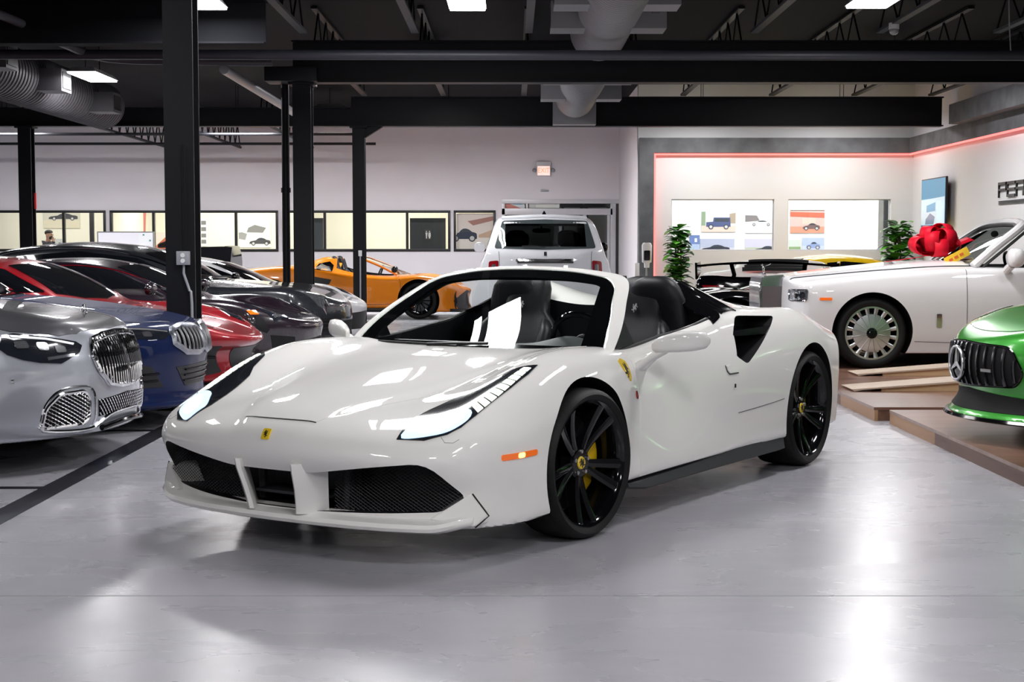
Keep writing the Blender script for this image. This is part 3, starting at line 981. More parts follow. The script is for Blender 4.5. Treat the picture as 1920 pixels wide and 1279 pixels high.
    ws = mesh_obj('windscreen', V, fs, [M['glass_clear']], car, True, None)
    nrm = np.array([.5, 0, .86]) * .003
    bandf, keep = [], {}
    for a in range(nu - 1):
        for b in range(nv - 1):
            if a < 3 or a >= nu - 4 or b >= nv - 3 or b < 1:
                bandf.append([idx(a, b), idx(a + 1, b), idx(a + 1, b + 1), idx(a, b + 1)])
    mesh_obj('windscreen_border', V - nrm, bandf, [M['black_gloss']], ws, True, None)
    seam_p = [(-.30, .05, .822), (-.36, -.10, .845), (-.62, -.36, .975)]
    # wiper
    tube('wiper', [(-.275, .02, .822), (-.30, -.25, .826), (-.345, -.52, .824)], .006, [M['black_satin']], car, 6)
    tube('wiper_arm', [(-.272, -.16, .825), (-.29, .0, .833), (-.315, .18, .838)], .008, [M['black_satin']], car, 6)
    # cowl panel
    cp = [[(b_[0] + .045, b_[1], b_[2] - .002) for b_ in base], [(b_[0] - .03, b_[1], b_[2] + .004) for b_ in base], [(b_[0] - .03, b_[1], b_[2] - .03) for b_ in base], [(b_[0] + .045, b_[1], b_[2] - .03) for b_ in base]]
    bm = bmesh.new(); bm_loft(bm, [list(x) for x in zip(*cp)], True); bm_obj('cowl', bm, [M['black_gloss']], car)
    # interior -------------------------------------------------------------------
    rings = []
    for yy in np.linspace(-.74, .74, 31):
        bx = -.285 - .17 * (abs(yy) / .75) ** 2.2
        bump = .05 * math.exp(-((yy - .37) / .16) ** 2)
        rings.append([(bx - .03, yy, .60), (bx - .03, yy, .775), (bx - .12, yy, .792), (bx - .30, yy, .800 + bump * .6), (-.80 + .02 * abs(yy), yy, .806 + bump), (-.86, yy, .78 + bump), (-.85, yy, .70), (-.78, yy, .60)])
    loft_pts('dashboard', rings, [M['dash_grey']], car, sharp=60)
    bm = bmesh.new()
    wc = Vector((-.93, .37, .80)); wn = Vector((-1, 0, .40)).normalized(); wu = Vector((.37, 0, .93)).normalized(); wr = Vector((0, 1, 0))
    ringp = [wc + (wr * math.cos(t) + wu * math.sin(t)) * .178 for t in np.linspace(0, 2 * PI, 41)[:-1]]
    bm_tube(bm, ringp, .016, 10, closed=True)
    sw = bm_obj('steering_wheel', bm, [M['black_gloss']], car)
    bm = bmesh.new()
    for d in (wr, -wr, -wu):
        bm_tube(bm, [wc + d * .03 - wn * .02, wc + d * .175], .015, 6)
    ellipsoid(bm, tuple(wc), (.03, .06, .06), 12, 8)
    bm_obj('wheel_spokes', bm, [M['leather']], sw)
    tube('steering_column', [tuple(wc), tuple(wc - wn * .2)], .04, [M['black_satin']], car, 12)
    build_seat(car, -.86, .37, .33, M['leather'], M['grey_leather'])
    build_seat(car, -.86, -.37, .33, M['leather'], M['grey_leather'])
    box('centre_console', -1.6, -.8, -.11, .11, .325, .56, [M['leather']], car, .03)
    for s in (1, -1):
        pts = [(x, s * y, z) for x, y, z in ((-.50, .775, .80), (-.70, .765, .815), (-1.02, .757, .85), (-1.35, .775, .882), (-1.56, .795, .925))]
        tube('window_seal', pts, .012, [M['black_satin']], car, 8)
        # quarter light triangle by the pillar
        mesh_obj('quarter_panel', [(-.52, s * .785, .82), (-.66, s * .752, .955), (-.755, s * .762, .83), (-.52, s * .775, .82), (-.66, s * .742, .955), (-.755, s * .752, .83)], [(0, 1, 2), (5, 4, 3), (0, 3, 4, 1), (1, 4, 5, 2), (2, 5, 3, 0)], [M['black_satin']], car, False)
        # roll hoop cushion, black, in front of the buttress
        rings = [superring((-1.60 + .05 * q, s * .455, .70 + .45 * t), (1, 0, 0), (0, 1, 0), .055 * a, .20 * b, 20, .75) for t, a, b, q in ((0, 1, 1, 0), (.35, 1.05, 1.0, 0), (.7, 1.1, .88, 0), (.86, 1.25, .72, .3), (.95, 1.15, .55, .2), (1.0, .7, .3, 0))]
        loft_pts('roll_hoop', rings, [M['leather']], car, sharp=60)
        patch('buttress_panel', raw, [(-1.52, .895), (-1.62, .925), (-1.655, .945), (-1.72, 1.02), (-1.84, 1.115), (-1.80, 1.15), (-1.66, 1.10), (-1.58, 1.0)], 'y', s, .006, [M['black_gloss']], car, .02)
        # mirrors
        a, b = Vector((-.625, s * .940, .838)), Vector((-.735, s * 1.170, .868))
        d = (b - a); fx = Vector((1, s * -.4, 0)).normalized()
        rings = []
        for t, rx, rz, zo in ((0, .012, .010, -.012), (.06, .040, .030, -.006), (.2, .056, .042, 0), (.45, .066, .050, .003), (.7, .064, .050, .0), (.88, .052, .042, -.003), (.97, .03, .024, -.006), (1.0, .01, .008, -.008)):
            rings.append(superring(a + d * t + Vector((0, 0, zo)), tuple(fx), (0, 0, 1), rx, rz, 20, .8))
        mo = loft_pts('door_mirror', rings, [W], car, sharp=60)
        rings = [superring(c, (1, 0, 0), (0, 0, 1), rx, rz, 14, .8) for c, rx, rz in (((-.66, s * .835, .722), .080, .032), ((-.655, s * .87, .742), .062, .026), ((-.655, s * .925, .785), .046, .022), ((-.665, s * .985, .815), .04, .018))]
        loft_pts('mirror_arm', rings, [W], mo, sharp=60)
    # wheels ------------------------------------------------------------------------
    for s in (1, -1):
        build_wheel(car, (0, s * .838, .340), s, .340, .291, .245, 'twin5', M['black_gloss'], steer=R(-4), caliper=M['yellow_caliper'], cap=M['badge_yellow'], horse=HORSE)
        build_wheel(car, (-2.65, s * .822, .345), s, .345, .293, .300, 'twin5', M['black_gloss'], caliper=M['yellow_caliper'], cap=M['badge_yellow'], horse=HORSE)
    return car

def bm_lathe_solid(bm, r, t0, t1, c, seg=72):
    A = [bm.verts.new((c[0] + r * math.cos(2 * PI * k / seg), t0, c[2] + r * math.sin(2 * PI * k / seg))) for k in range(seg)]
    B = [bm.verts.new((c[0] + r * math.cos(2 * PI * k / seg), t1, c[2] + r * math.sin(2 * PI * k / seg))) for k in range(seg)]
    bm.faces.new(A); bm.faces.new(B[::-1])
    for k in range(seg):
        bm.faces.new((A[k], B[k], B[(k + 1) % seg], A[(k + 1) % seg]))

def mesh_grille(name, outline, x, parent, s):
    """diamond mesh of thin wires stretched behind an opening (outline in y, z)."""
    P = np.array(outline); lo, hi = P.min(0), P.max(0)
    bm = bmesh.new()
    def xs(y): return .985 - .23 * max(0, abs(y) - .2) ** 1.5 - .03
    def inside(p):
        c = False; j = len(P) - 1
        for i in range(len(P)):
            if (P[i][1] > p[1]) != (P[j][1] > p[1]) and p[0] < (P[j][0] - P[i][0]) * (p[1] - P[i][1]) / (P[j][1] - P[i][1]) + P[i][0]: c = not c
            j = i
        return c
    pitch = .024
    W_ = hi[0] - lo[0]; H_ = hi[1] - lo[1]
    for sl in (.6, -.6):
        n = int((W_ + H_ / .6) / pitch) + 2
        for k in range(n):
            y0 = lo[0] - (H_ / .6 if sl > 0 else 0) + k * pitch
            run = []
            for t in np.linspace(0, 1, 40):
                z = lo[1] + H_ * t; y = y0 + (H_ * t) / sl
                ok = inside((y, z))
                if ok: run.append((xs(y), y, z))
                if (not ok or t == 1) and len(run) > 1:
                    bm_tube(bm, run[::3] + ([run[-1]] if (len(run) - 1) % 3 else []), .0014, 3, cap=False); run = []
                elif not ok: run = []
    bm_obj(name, bm, [M['mesh_wire']], parent, False, None, recalc=False)
# ------------------------------------------------------------------ the other cars
def car_field(sp):
    """sp: profile lists in the car frame (x forward from the front axle, z up)."""
    P = lambda k, b=.05: T1([p[0] for p in sp[k]], [p[1] for p in sp[k]], b)
    zc, zs, w = P('zc', sp.get('blur', .05)), P('zs', sp.get('blur', .05)), P('w')
    side = T1([p[0] for p in sp['side']], [p[1] for p in sp['side']], .03)
    nose = T1([p[0] for p in sp['nose']], [p[1] for p in sp['nose']], .03)
    nprof = T1([p[0] for p in sp['nprof']], [p[1] for p in sp['nprof']], .02)
    tail = T1([p[0] for p in sp['tail']], [p[1] for p in sp['tail']], .03)
    tprof = T1([p[0] for p in sp['tprof']], [p[1] for p in sp['tprof']], .02)
    gh = sp.get('zg') is not None
    if gh:
        zg, wg = P('zg', sp.get('gblur', .05)), P('wg')
    kk = sp.get('k', .06); bumps = sp.get('bumps', [])
    y0, y1 = sp.get('crown', (.35, .85))
    def F(x, y, z):
        ay = np.abs(y); W = w(x); q = ay / W
        zt = zc(x) + (zs(x) - zc(x)) * sstep(y0, y1, q) - sp.get('drop', .06) * np.maximum(q - .55, 0) ** 2 * 4
        for bx, by, amp, sx, sy in bumps:
            zt = zt + amp * np.exp(-((x - bx) / sx) ** 2 - ((ay - by) / sy) ** 2)
        f = smax(z - zt, ay - (W - side(z)), kk)
        f = smax(f, x - (nose(ay) + nprof(z)), sp.get('nk', kk))
        f = smax(f, (tail(ay) + tprof(z)) - x, kk)
        if gh:
            g = smax(z - (zg(x) - sp.get('roofcrown', .06) * (ay / .7) ** 2), ay - (wg(x) - sp.get('tumble', .38) * (z - sp.get('belt', .9))), sp.get('gk', .07))
            f = smin(f, g + 0 * f, sp.get('join', .05))
            f = smax(f, x - (nose(ay) + nprof(z)), .02)
            f = smax(f, (tail(ay) + tprof(z)) - x, .03)
        zb = sp.get('zb', .17)
        if sp.get('zbf') is not None: zb = T1([p[0] for p in sp['zbf']], [p[1] for p in sp['zbf']], .05)(x)
        return smax(f, zb - z, .03)
    return F

SIDE = [(.1, .05), (.25, .02), (.40, .005), (.55, 0), (.70, .012), (.85, .05), (1.0, .11), (1.3, .25)]
def plan(x, W, r=2.6, a=.45):
    """front-most x per |y|: a blunt nose that rounds off towards the corners."""
    return [(y, x - a * abs(y / W) ** r) for y in np.linspace(0, 1.15, 24)]
def planb(x, W, r=3.0, a=.35):
    return [(y, x + a * abs(y / W) ** r) for y in np.linspace(0, 1.15, 24)]

CARS = {}
CARS['silver'] = dict(
    zc=[(1.0, .74), (.90, .775), (.75, .845), (.5, .905), (.1, .955), (-.4, 1.0), (-1.0, 1.04), (-4, 1.04), (-4.6, .95)],
    zs=[(1.0, .66), (.9, .70), (.75, .765), (.5, .84), (.1, .90), (-.4, .94), (-1, .97), (-4, 1.0), (-4.6, .9)],
    w=[(1.0, .92), (.5, .945), (0, .965), (-1.5, .965), (-4.6, .93)], side=[(.1, .07), (.25, .03), (.40, .008), (.55, 0), (.70, .012), (.85, .05), (1.0, .11), (1.3, .25)],
    nose=plan(.90, .95, 2.4, .46), nprof=[(.1, -.09), (.22, -.03), (.32, .0), (.45, .005), (.6, -.005), (.75, -.05), (.9, -.15)],
    tail=planb(-4.55, .93), tprof=[(.2, .1), (.5, 0), (.9, .05)],
    zg=[(.2, .6), (-.75, 1.0), (-1.2, 1.25), (-1.7, 1.45), (-2.3, 1.51), (-3.0, 1.48), (-3.6, 1.33), (-4.2, 1.08), (-4.6, .8)], wg=[(.2, .7), (-.8, .80), (-2, .86), (-4, .78), (-4.6, .6)], belt=1.0, wb=3.4, r=.36, ww=.25,
    zb=.20, paint=(.30, .32, .36), nose_px=(234, 9.1), th=6, h=.02)
CARS['blue'] = dict(
    zc=[(1.0, .66), (.90, .70), (.72, .765), (.4, .835), (0, .89), (-.5, .94), (-.9, .95), (-3, .95), (-3.7, .97)],
    zs=[(1.0, .56), (.9, .62), (.72, .70), (.4, .79), (0, .85), (-.5, .87), (-.9, .88), (-3, .93), (-3.7, .92)],
    w=[(1.0, .90), (.5, .94), (0, .955), (-1.5, .94), (-2.8, .965), (-3.7, .92)], side=SIDE,
    nose=plan(.88, .94, 2.3, .50), nprof=[(.1, -.07), (.16, .0), (.22, -.03), (.35, -.03), (.5, 0), (.62, .005), (.72, -.035), (.9, -.13)],
    tail=planb(-3.75, .93), tprof=[(.2, .1), (.5, 0), (.9, .03)],
    zg=[(.2, .6), (-.65, .93), (-1.1, 1.17), (-1.6, 1.32), (-2.0, 1.34), (-2.6, 1.27), (-3.2, 1.08), (-3.6, .9)], wg=[(.2, .7), (-.7, .76), (-2, .80), (-3.6, .6)], belt=.92, wb=2.82, r=.345, ww=.26,
    zb=.15, paint=(.006, .018, .085), nose_px=(378, 11.05), th=3, h=.022)
CARS['red'] = dict(
    zc=[(1.05, .52), (.95, .55), (.7, .63), (.3, .72), (-.1, .79), (-.4, .83), (-1, .87), (-3.6, .9)],
    zs=[(1.05, .50), (.95, .53), (.7, .66), (.3, .79), (0, .83), (-.3, .81), (-.8, .84), (-1.5, .90), (-2.4, 1.0), (-3.0, .98), (-3.6, .88)],
    w=[(1.0, .88), (.5, .94), (0, .96), (-1, .92), (-2.5, .985), (-3.6, .95)], side=SIDE,
    nose=plan(1.02, .95, 1.9, .55), nprof=[(.1, -.12), (.2, -.10), (.32, -.12), (.42, -.10), (.50, .005), (.56, 0), (.7, -.06)],
    tail=planb(-3.6, .95), tprof=[(.2, .1), (.5, 0), (.9, .0)],
    zg=[(.1, .5), (-.35, .84), (-.8, 1.09), (-1.15, 1.205), (-1.5, 1.235), (-2.0, 1.20), (-2.6, 1.08), (-3.2, .95), (-3.6, .7)], wg=[(.1, .65), (-.4, .76), (-1.5, .80), (-3.6, .6)], belt=.88, wb=2.72, r=.34, ww=.27,
    zb=.14, paint=(.38, .006, .018), nose_px=(489, 12.95), th=5, h=.022, tumble=.5)
CARS['black_coupe'] = dict(
    zc=[(1.0, .54), (.9, .575), (.6, .63), (.2, .70), (-.2, .77), (-.6, .82), (-1, .85), (-3.5, .9)],
    zs=[(1.0, .50), (.9, .55), (.6, .69), (.25, .80), (0, .82), (-.4, .80), (-.8, .82), (-1.5, .88), (-2.5, .98), (-3.0, .95), (-3.5, .85)],
    w=[(1.0, .90), (.5, .93), (0, .95), (-1, .92), (-2.5, .98), (-3.5, .95)], side=SIDE,
    nose=plan(.98, .95, 2.2, .50), nprof=[(.1, -.03), (.18, .0), (.30, -.04), (.42, -.02), (.52, 0), (.6, -.02), (.75, -.1)],
    tail=planb(-3.5, .95), tprof=[(.2, .1), (.5, 0), (.9, .0)],
    zg=[(.2, .5), (-.15, .72), (-.6, .99), (-1.0, 1.145), (-1.4, 1.20), (-1.9, 1.185), (-2.5, 1.08), (-3.1, .92), (-3.5, .7)], wg=[(.2, .62), (-.4, .74), (-1.4, .78), (-3.5, .6)], belt=.86, wb=2.67, r=.335, ww=.25,
    zb=.13, paint=(.006, .004, .006), nose_px=(603, 15.2), th=3, h=.025, tumble=.48)
CARS['dark_sedan'] = dict(
    zc=[(1.0, .62), (.9, .66), (.6, .78), (.2, .86), (-.3, .91), (-.8, .94), (-3, 1.0), (-4.0, .95)],
    zs=[(1.0, .60), (.9, .66), (.6, .80), (.2, .88), (-.3, .88), (-.8, .90), (-2, .94), (-3, .98), (-4.0, .9)],
    w=[(1.0, .90), (.5, .95), (0, .965), (-1.5, .95), (-3, .97), (-4, .92)], side=SIDE,
    nose=plan(.92, .95, 2.3, .45), nprof=[(.1, -.05), (.2, 0), (.35, -.02), (.5, 0), (.62, -.01), (.8, -.1)],
    tail=planb(-4.0, .95), tprof=[(.2, .1), (.5, 0), (.9, .0)],
    zg=[(.2, .5), (-.65, .93), (-1.1, 1.18), (-1.6, 1.33), (-2.2, 1.37), (-2.9, 1.31), (-3.5, 1.12), (-4.0, .8)], wg=[(.2, .7), (-.7, .77), (-2, .80), (-4.0, .6)], belt=.94, wb=2.95, r=.345, ww=.26,
    zb=.15, paint=(.016, .018, .022), nose_px=(658, 17.4), th=3, h=.026)
CARS['white_coupe'] = dict(
    zc=[(1.0, .54), (.9, .58), (.6, .66), (.2, .73), (-.2, .79), (-.6, .83), (-1, .86), (-3.5, .9)],
    zs=[(1.0, .52), (.9, .57), (.6, .71), (.25, .81), (0, .83), (-.4, .82), (-1.5, .90), (-2.5, .98), (-3.5, .85)],
    w=[(1.0, .90), (.5, .93), (0, .95), (-1, .93), (-2.5, .97), (-3.5, .94)], side=SIDE,
    nose=plan(1.0, .95, 2.2, .50), nprof=[(.1, -.06), (.2, -.02), (.30, -.03), (.42, -.015), (.52, 0), (.6, -.02), (.75, -.1)],
    tail=planb(-3.5, .95), tprof=[(.2, .1), (.5, 0), (.9, .0)],
    zg=[(.2, .5), (-.15, .74), (-.6, .97), (-1.0, 1.12), (-1.4, 1.18), (-1.9, 1.16), (-2.5, 1.06), (-3.1, .92), (-3.5, .7)], wg=[(.2, .62), (-.4, .74), (-1.4, .78), (-3.5, .6)], belt=.86, wb=2.65, r=.335, ww=.25,
    zb=.13, paint=(.80, .80, .82), nose_px=(687, 20.0), th=3, h=.028, tumble=.5)
CARS['orange'] = dict(
    zc=[(1.0, .50), (.85, .55), (.5, .66), (.1, .75), (-.3, .80), (-.7, .83), (-1.6, .92), (-2.6, .93), (-3.4, .88)],
    zs=[(1.0, .48), (.85, .55), (.5, .72), (.2, .80), (0, .82), (-.4, .79), (-.8, .80), (-1.4, .86), (-1.9, .95), (-2.5, .97), (-3.0, .93), (-3.4, .85)],
    w=[(1.0, .90), (.5, .93), (0, .955), (-.8, .90), (-1.5, .92), (-2.5, .965), (-3.4, .93)], side=SIDE,
    nose=plan(.90, .95, 2.2, .42), nprof=[(.1, -.02), (.18, .0), (.30, -.05), (.42, -.03), (.5, 0), (.6, -.03), (.75, -.1)],
    tail=planb(-3.4, .95), tprof=[(.2, .1), (.5, 0), (.9, .0)], bumps=[(-1.68, .42, .20, .40, .22)],
    zb=.13, wb=2.67, r=.335, ww=.26, paint=(.80, .23, .004), nose_px=(884, 27.6), th=2, h=.026)
CARS['suv'] = dict(
    zc=[(.9, .95), (.8, 1.05), (.4, 1.17), (-.6, 1.22), (-4.0, 1.22), (-4.5, 1.2)],
    zs=[(.9, .90), (.8, 1.0), (.4, 1.12), (-.6, 1.17), (-4.0, 1.17), (-4.5, 1.1)],
    w=[(.9, .96), (0, 1.0), (-3.3, 1.0), (-4.1, .985), (-4.5, .95)], side=[(.2, .06), (.4, .01), (.7, 0), (1.0, .012), (1.2, .05), (1.8, .2)],
    nose=plan(.85, 1.0, 3, .3), nprof=[(.2, -.05), (.5, 0), (1.1, -.02)], tail=planb(-4.45, 1.0, 3.5, .28), tprof=[(.2, .10), (.5, .0), (.8, 0), (1.0, .02), (1.2, .05), (1.5, .25), (1.8, .5)],
    zg=[(-.2, .9), (-.7, 1.22), (-1.4, 1.68), (-1.9, 1.80), (-2.6, 1.835), (-3.4, 1.80), (-3.9, 1.74), (-4.12, 1.62), (-4.40, 1.18), (-4.5, .9)], wg=[(-.2, .85), (-.8, .90), (-2, .93), (-4.2, .90), (-4.5, .88)], belt=1.22, wb=3.295, r=.40, ww=.28, tumble=.32, gk=.09,
    zb=.25, paint=(.80, .80, .83), k=.08, h=.028, roofcrown=.05)
CARS['drophead'] = dict(
    zc=[(.95, .87), (.85, .89), (.4, .95), (-.2, 1.015), (-.75, 1.065), (-1.2, 1.07), (-3.6, 1.06), (-4.6, .9)],
    zs=[(.95, .79), (.85, .83), (.4, .90), (-.2, .955), (-.9, .995), (-2, 1.0), (-3.6, 1.0), (-4.6, .85)],
    w=[(.95, .90), (.4, .965), (-.3, .985), (-2, .985), (-3.6, .98), (-4.6, .9)], side=[(.2, .05), (.4, .01), (.6, 0), (.75, .005), (.9, .04), (1.1, .12)],
    nose=plan(.79, .97, 4.0, .14), nprof=[(.2, -.05), (.4, 0), (.8, 0), (1.1, -.03)], tail=planb(-4.4, .97, 3, .4), tprof=[(.2, .10), (.5, .0), (1.0, .05)],
    zb=.15, wb=3.32, r=.352, ww=.285, paint=(.74, .73, .735), h=.022, crown=(.45, .95), drop=.02, k=.05)
CARS['green'] = dict(
    zc=[(1.0, .62), (.9, .665), (.7, .735), (.4, .80), (0, .86), (-.5, .90), (-1.0, .93), (-3, .95), (-3.6, .85)],
    zs=[(1.0, .58), (.9, .63), (.7, .71), (.4, .81), (0, .855), (-.5, .85), (-1.5, .88), (-2.6, .97), (-3.6, .82)],
    w=[(1.0, .92), (.5, .96), (0, .99), (-1, .95), (-2.6, 1.0), (-3.6, .93)], side=SIDE,
    nose=plan(1.02, .95, 2.0, .56), nprof=[(.1, -.02), (.16, .03), (.22, -.03), (.30, -.06), (.38, -.015), (.50, .0), (.62, -.02), (.70, -.06), (.85, -.18)],
    tail=planb(-3.55, .95), tprof=[(.2, .1), (.5, 0), (.9, .05)],
    zg=[(-.2, .6), (-1.0, .93), (-1.45, 1.17), (-1.9, 1.28), (-2.3, 1.285), (-2.9, 1.15), (-3.4, .92), (-3.6, .7)], wg=[(-.2, .65), (-1.0, .74), (-2.2, .76), (-3.6, .6)], belt=.9, wb=2.63, r=.345, ww=.275,
    zb=.13, paint=(.035, .30, .03), h=.02, nk=.045)
CARS['yellow'] = dict(
    zc=[(1.0, .52), (.7, .62), (.2, .72), (-.3, .80), (-1, .86), (-3.4, .9)],
    zs=[(1.0, .5), (.7, .66), (.2, .80), (-.3, .80), (-1, .84), (-2.5, .96), (-3.4, .88)],
    w=[(1.0, .88), (.3, .94), (-1, .92), (-2.5, .97), (-3.4, .92)], side=SIDE,
    nose=plan(1.0, .95, 2.2, .5), nprof=[(.1, -.06), (.5, 0), (.7, -.08)], tail=planb(-3.2, .95), tprof=[(.2, .1), (.5, 0), (.9, .0)],
    zg=[(.1, .5), (-.2, .78), (-.7, 1.04), (-1.1, 1.16), (-1.5, 1.185), (-2.0, 1.15), (-2.6, 1.02), (-3.1, .9), (-3.4, .7)], wg=[(.1, .65), (-.4, .76), (-1.4, .79), (-3.4, .6)], belt=.86, wb=2.6, r=.335, ww=.25,
    zb=.13, paint=(.82, .52, .008), h=.028, tumble=.45)
CARS['wing_car'] = dict(
    zc=[(1.1, .42), (.6, .60), (0, .76), (-.5, .86), (-1.6, 1.10), (-2.3, 1.03), (-3.0, .96), (-3.65, .90)],
    zs=[(1.1, .40), (.6, .62), (.1, .80), (-.5, .80), (-1.4, .86), (-2.4, .98), (-3.0, .98), (-3.65, .92)],
    w=[(1.1, .90), (.3, .96), (-1, .96), (-2.5, 1.02), (-3.65, .98)], side=SIDE,
    nose=plan(1.1, .95, 1.8, .5), nprof=[(.1, -.06), (.4, 0), (.7, -.08)], tail=planb(-3.62, 1.0, 3, .2), tprof=[(.15, .18), (.35, .08), (.6, 0), (.9, .04)],
    zg=[(.3, .5), (-.2, .78), (-.8, 1.04), (-1.2, 1.125), (-1.5, 1.13), (-2.2, 1.05), (-3.0, .94), (-3.4, .7)], wg=[(.1, .65), (-.4, .76), (-1.4, .76), (-3.4, .6)], belt=.86, wb=2.7, r=.35, ww=.30,
    zb=.13, paint=(.006, .006, .008), h=.028, tumble=.6)

POSES = {'suv': ((.50, 26.6, 0), R(90)), 'drophead': ((3.56, 15.55, 0), R(180)), 'green': ((3.85, 9.39, 0), R(180 + 5)),
         'yellow': ((4.05, 25.9, 0), R(180)), 'wing_car': ((4.26, 22.83, 0), R(75))}

def pose_from_nose(sp):
    """nose tip seen at pixel column u and distance d, heading th degrees towards the camera off the picture plane (+X)."""
    u, d = sp['nose_px']; th = R(sp['th'])
    X = (u - 960) / CAM_F * d
    n = sp['nose'][0][1]
    return (X - n * math.cos(th), d + n * math.sin(th), 0), -th

def start_car(key, name, label, pose=None, group=None, mats=None, arches=True, near=None, z=0.0, cut=None):
    sp = CARS[key]
    loc, rz = pose or POSES.get(key) or pose_from_nose(sp)
    car = thing(name, label, 'car', (loc[0], loc[1], z), rz, group)
    F = car_field(sp)
    pm = mats or paint(key + '_paint', sp['paint'], rough=sp.get('rough', .35), metal=sp.get('metal', 0))
    x0 = sp['tail'][0][1] - .1; x1 = sp['nose'][0][1] + .12
    body = field_obj('body', F, (x0, -1.1, .05), (x1, 1.1, 1.95 if key == 'suv' else 1.62), sp['h'], [pm], car)
    raw = bvh_of(body)
    if arches:
        bm = bmesh.new()
        for s in (-1, 1):
            for xx in (0, -sp['wb']):
                bm_lathe_solid(bm, sp['r'] + .045, s * .55, s * 1.3, (xx, 0, sp['r'] + .01), 56)
        boolean(body, bm, [M['black_matte']])
    return car, body, F, raw, pm, sp

def four_wheels(car, sp, style='five', rim=None, rim2=None, near=(1, -1), caliper=None, track=None, rr=None, detail=True, rear=True):
    for s in near:
        for xx in ((0, -sp['wb']) if rear else (0,)):
            yo = float(np.interp(xx, [p[0] for p in sorted(sp['w'])], [p[1] for p in sorted(sp['w'])])) - .025 - sp['ww'] / 2
            build_wheel(car, (xx, s * yo, sp['r']), s, sp['r'], rr or sp['r'] * .79, sp['ww'], style, rim, rim2, caliper=caliper, detail=detail, seg=44)
# ------------------------------------------------------------------ details on the other cars
def clip_runs(poly, p0, p1, n=60):
    P = np.array(poly, float); run, out = [], []
    for t in np.linspace(0, 1, n):
        p = (p0[0] + (p1[0] - p0[0]) * t, p0[1] + (p1[1] - p0[1]) * t)
        c = False; j = len(P) - 1
        for i in range(len(P)):
            if (P[i][1] > p[1]) != (P[j][1] > p[1]) and p[0] < (P[j][0] - P[i][0]) * (p[1] - P[i][1]) / (P[j][1] - P[i][1]) + P[i][0]: c = not c
            j = i
        if c: run.append(p)
        elif run: out.append(run); run = []
    if run: out.append(run)
    return [r for r in out if len(r) > 2]

def bars(name, bvh, poly, axis, sign, n, rad, off, m, parent, each=False):
    P = np.array(poly, float); lo, hi = P.min(0), P.max(0)
    bm = bmesh.new()
    for k in range(n):
        y = lo[0] + (hi[0] - lo[0]) * (k + .5) / n
        for r in clip_runs(poly, (y, lo[1] - .01), (y, hi[1] + .01)):
            q = r[::max(1, len(r) // 5)]
            if q[-1] != r[-1]: q.append(r[-1])
            pts = []
            for p in q:
                h, nn = cast(bvh, p, axis, sign); pts.append(h + nn * off)
            bm_tube(bm, pts, rad, 6)
    return bm_obj(name, bm, [m], parent)

def lattice(name, bvh, poly, axis, sign, pitch, slope, rad, off, m, parent, horiz=False):
    P = np.array(poly, float); lo, hi = P.min(0), P.max(0); H = hi[1] - lo[1]; W = hi[0] - lo[0]
    bm = bmesh.new()
    lines = []
    for sg in (1, -1):
        sh = H / slope
        n = int((W + sh) / pitch) + 1
        for k in range(n):
            y0 = lo[0] - (sh if sg > 0 else 0) + k * pitch
            lines.append(((y0, lo[1]), (y0 + sg * sh, hi[1])))
    for a, b in lines:
        for r in clip_runs(poly, a, b):
            q = r[::max(1, len(r) // 5)]
            if q[-1] != r[-1]: q.append(r[-1])
            bm_tube(bm, [cast(bvh, p, axis, sign)[0] + cast(bvh, p, axis, sign)[1] * off for p in q], rad, 4, cap=False)
    return bm_obj(name, bm, [m], parent, recalc=False)

def ring(name, bvh, poly, axis, sign, rad, m, parent, off=.0, step=.02, smooth=False, seg=6):
    L = smooth_loop(poly, step) if smooth else poly_loop(poly, step)
    pts = []
    for p in L:
        h, n = cast(bvh, p, axis, sign); pts.append(h + n * off)
    return tube(name, pts, rad, [m], parent, seg, closed=True)

def mir(L): return [(-p[0],) + tuple(p[1:]) for p in L]

def glasshouse(car, raw, ws, side, sides=(1, -1), rearwin=None, m=None):
    """ws = (base x at the middle, base corner x, corner |y|, header x, header |y|); side = outline in (x, z)."""
    m = m or M['glass_dark']
    xb, xc, yc, xh, yh = ws
    o = [(xc, -yc), (xb - (xb - xc) * .3, -yc * .55), (xb, 0), (xb - (xb - xc) * .3, yc * .55), (xc, yc), (xh, yh), (xh + .04, yh * .5), (xh + .05, 0), (xh + .04, -yh * .5), (xh, -yh)]
    patch('windscreen', raw, o, 'z', 1, .007, [m], car, .035)
    for s in sides:
        patch('side_window', raw, side, 'y', s, .008, [m], car, .035, corner=.03)
    if rearwin: patch('rear_window', raw, rearwin, 'z', 1, .004, [m], car, .05)

def side_mirror(car, pos, m, s, size=(.05, .11, .055), arm=True):
    bm = bmesh.new()
    ellipsoid(bm, pos, size, 16, 10, .75)
    o = bm_obj('door_mirror', bm, [m], car)
    if arm:
        tube('mirror_arm', [(pos[0] + .02, pos[1], pos[2] - .02), (pos[0] + .05, pos[1] - s * size[1] * 1.9, pos[2] - .07)], .02, [M['black_satin']], o, 8)
    return o

def seams(car, raw, L, s=1):
    for pts in L:
        seam('panel_gap', raw, pts, 'y', s, M['badge_black'], car, .003)

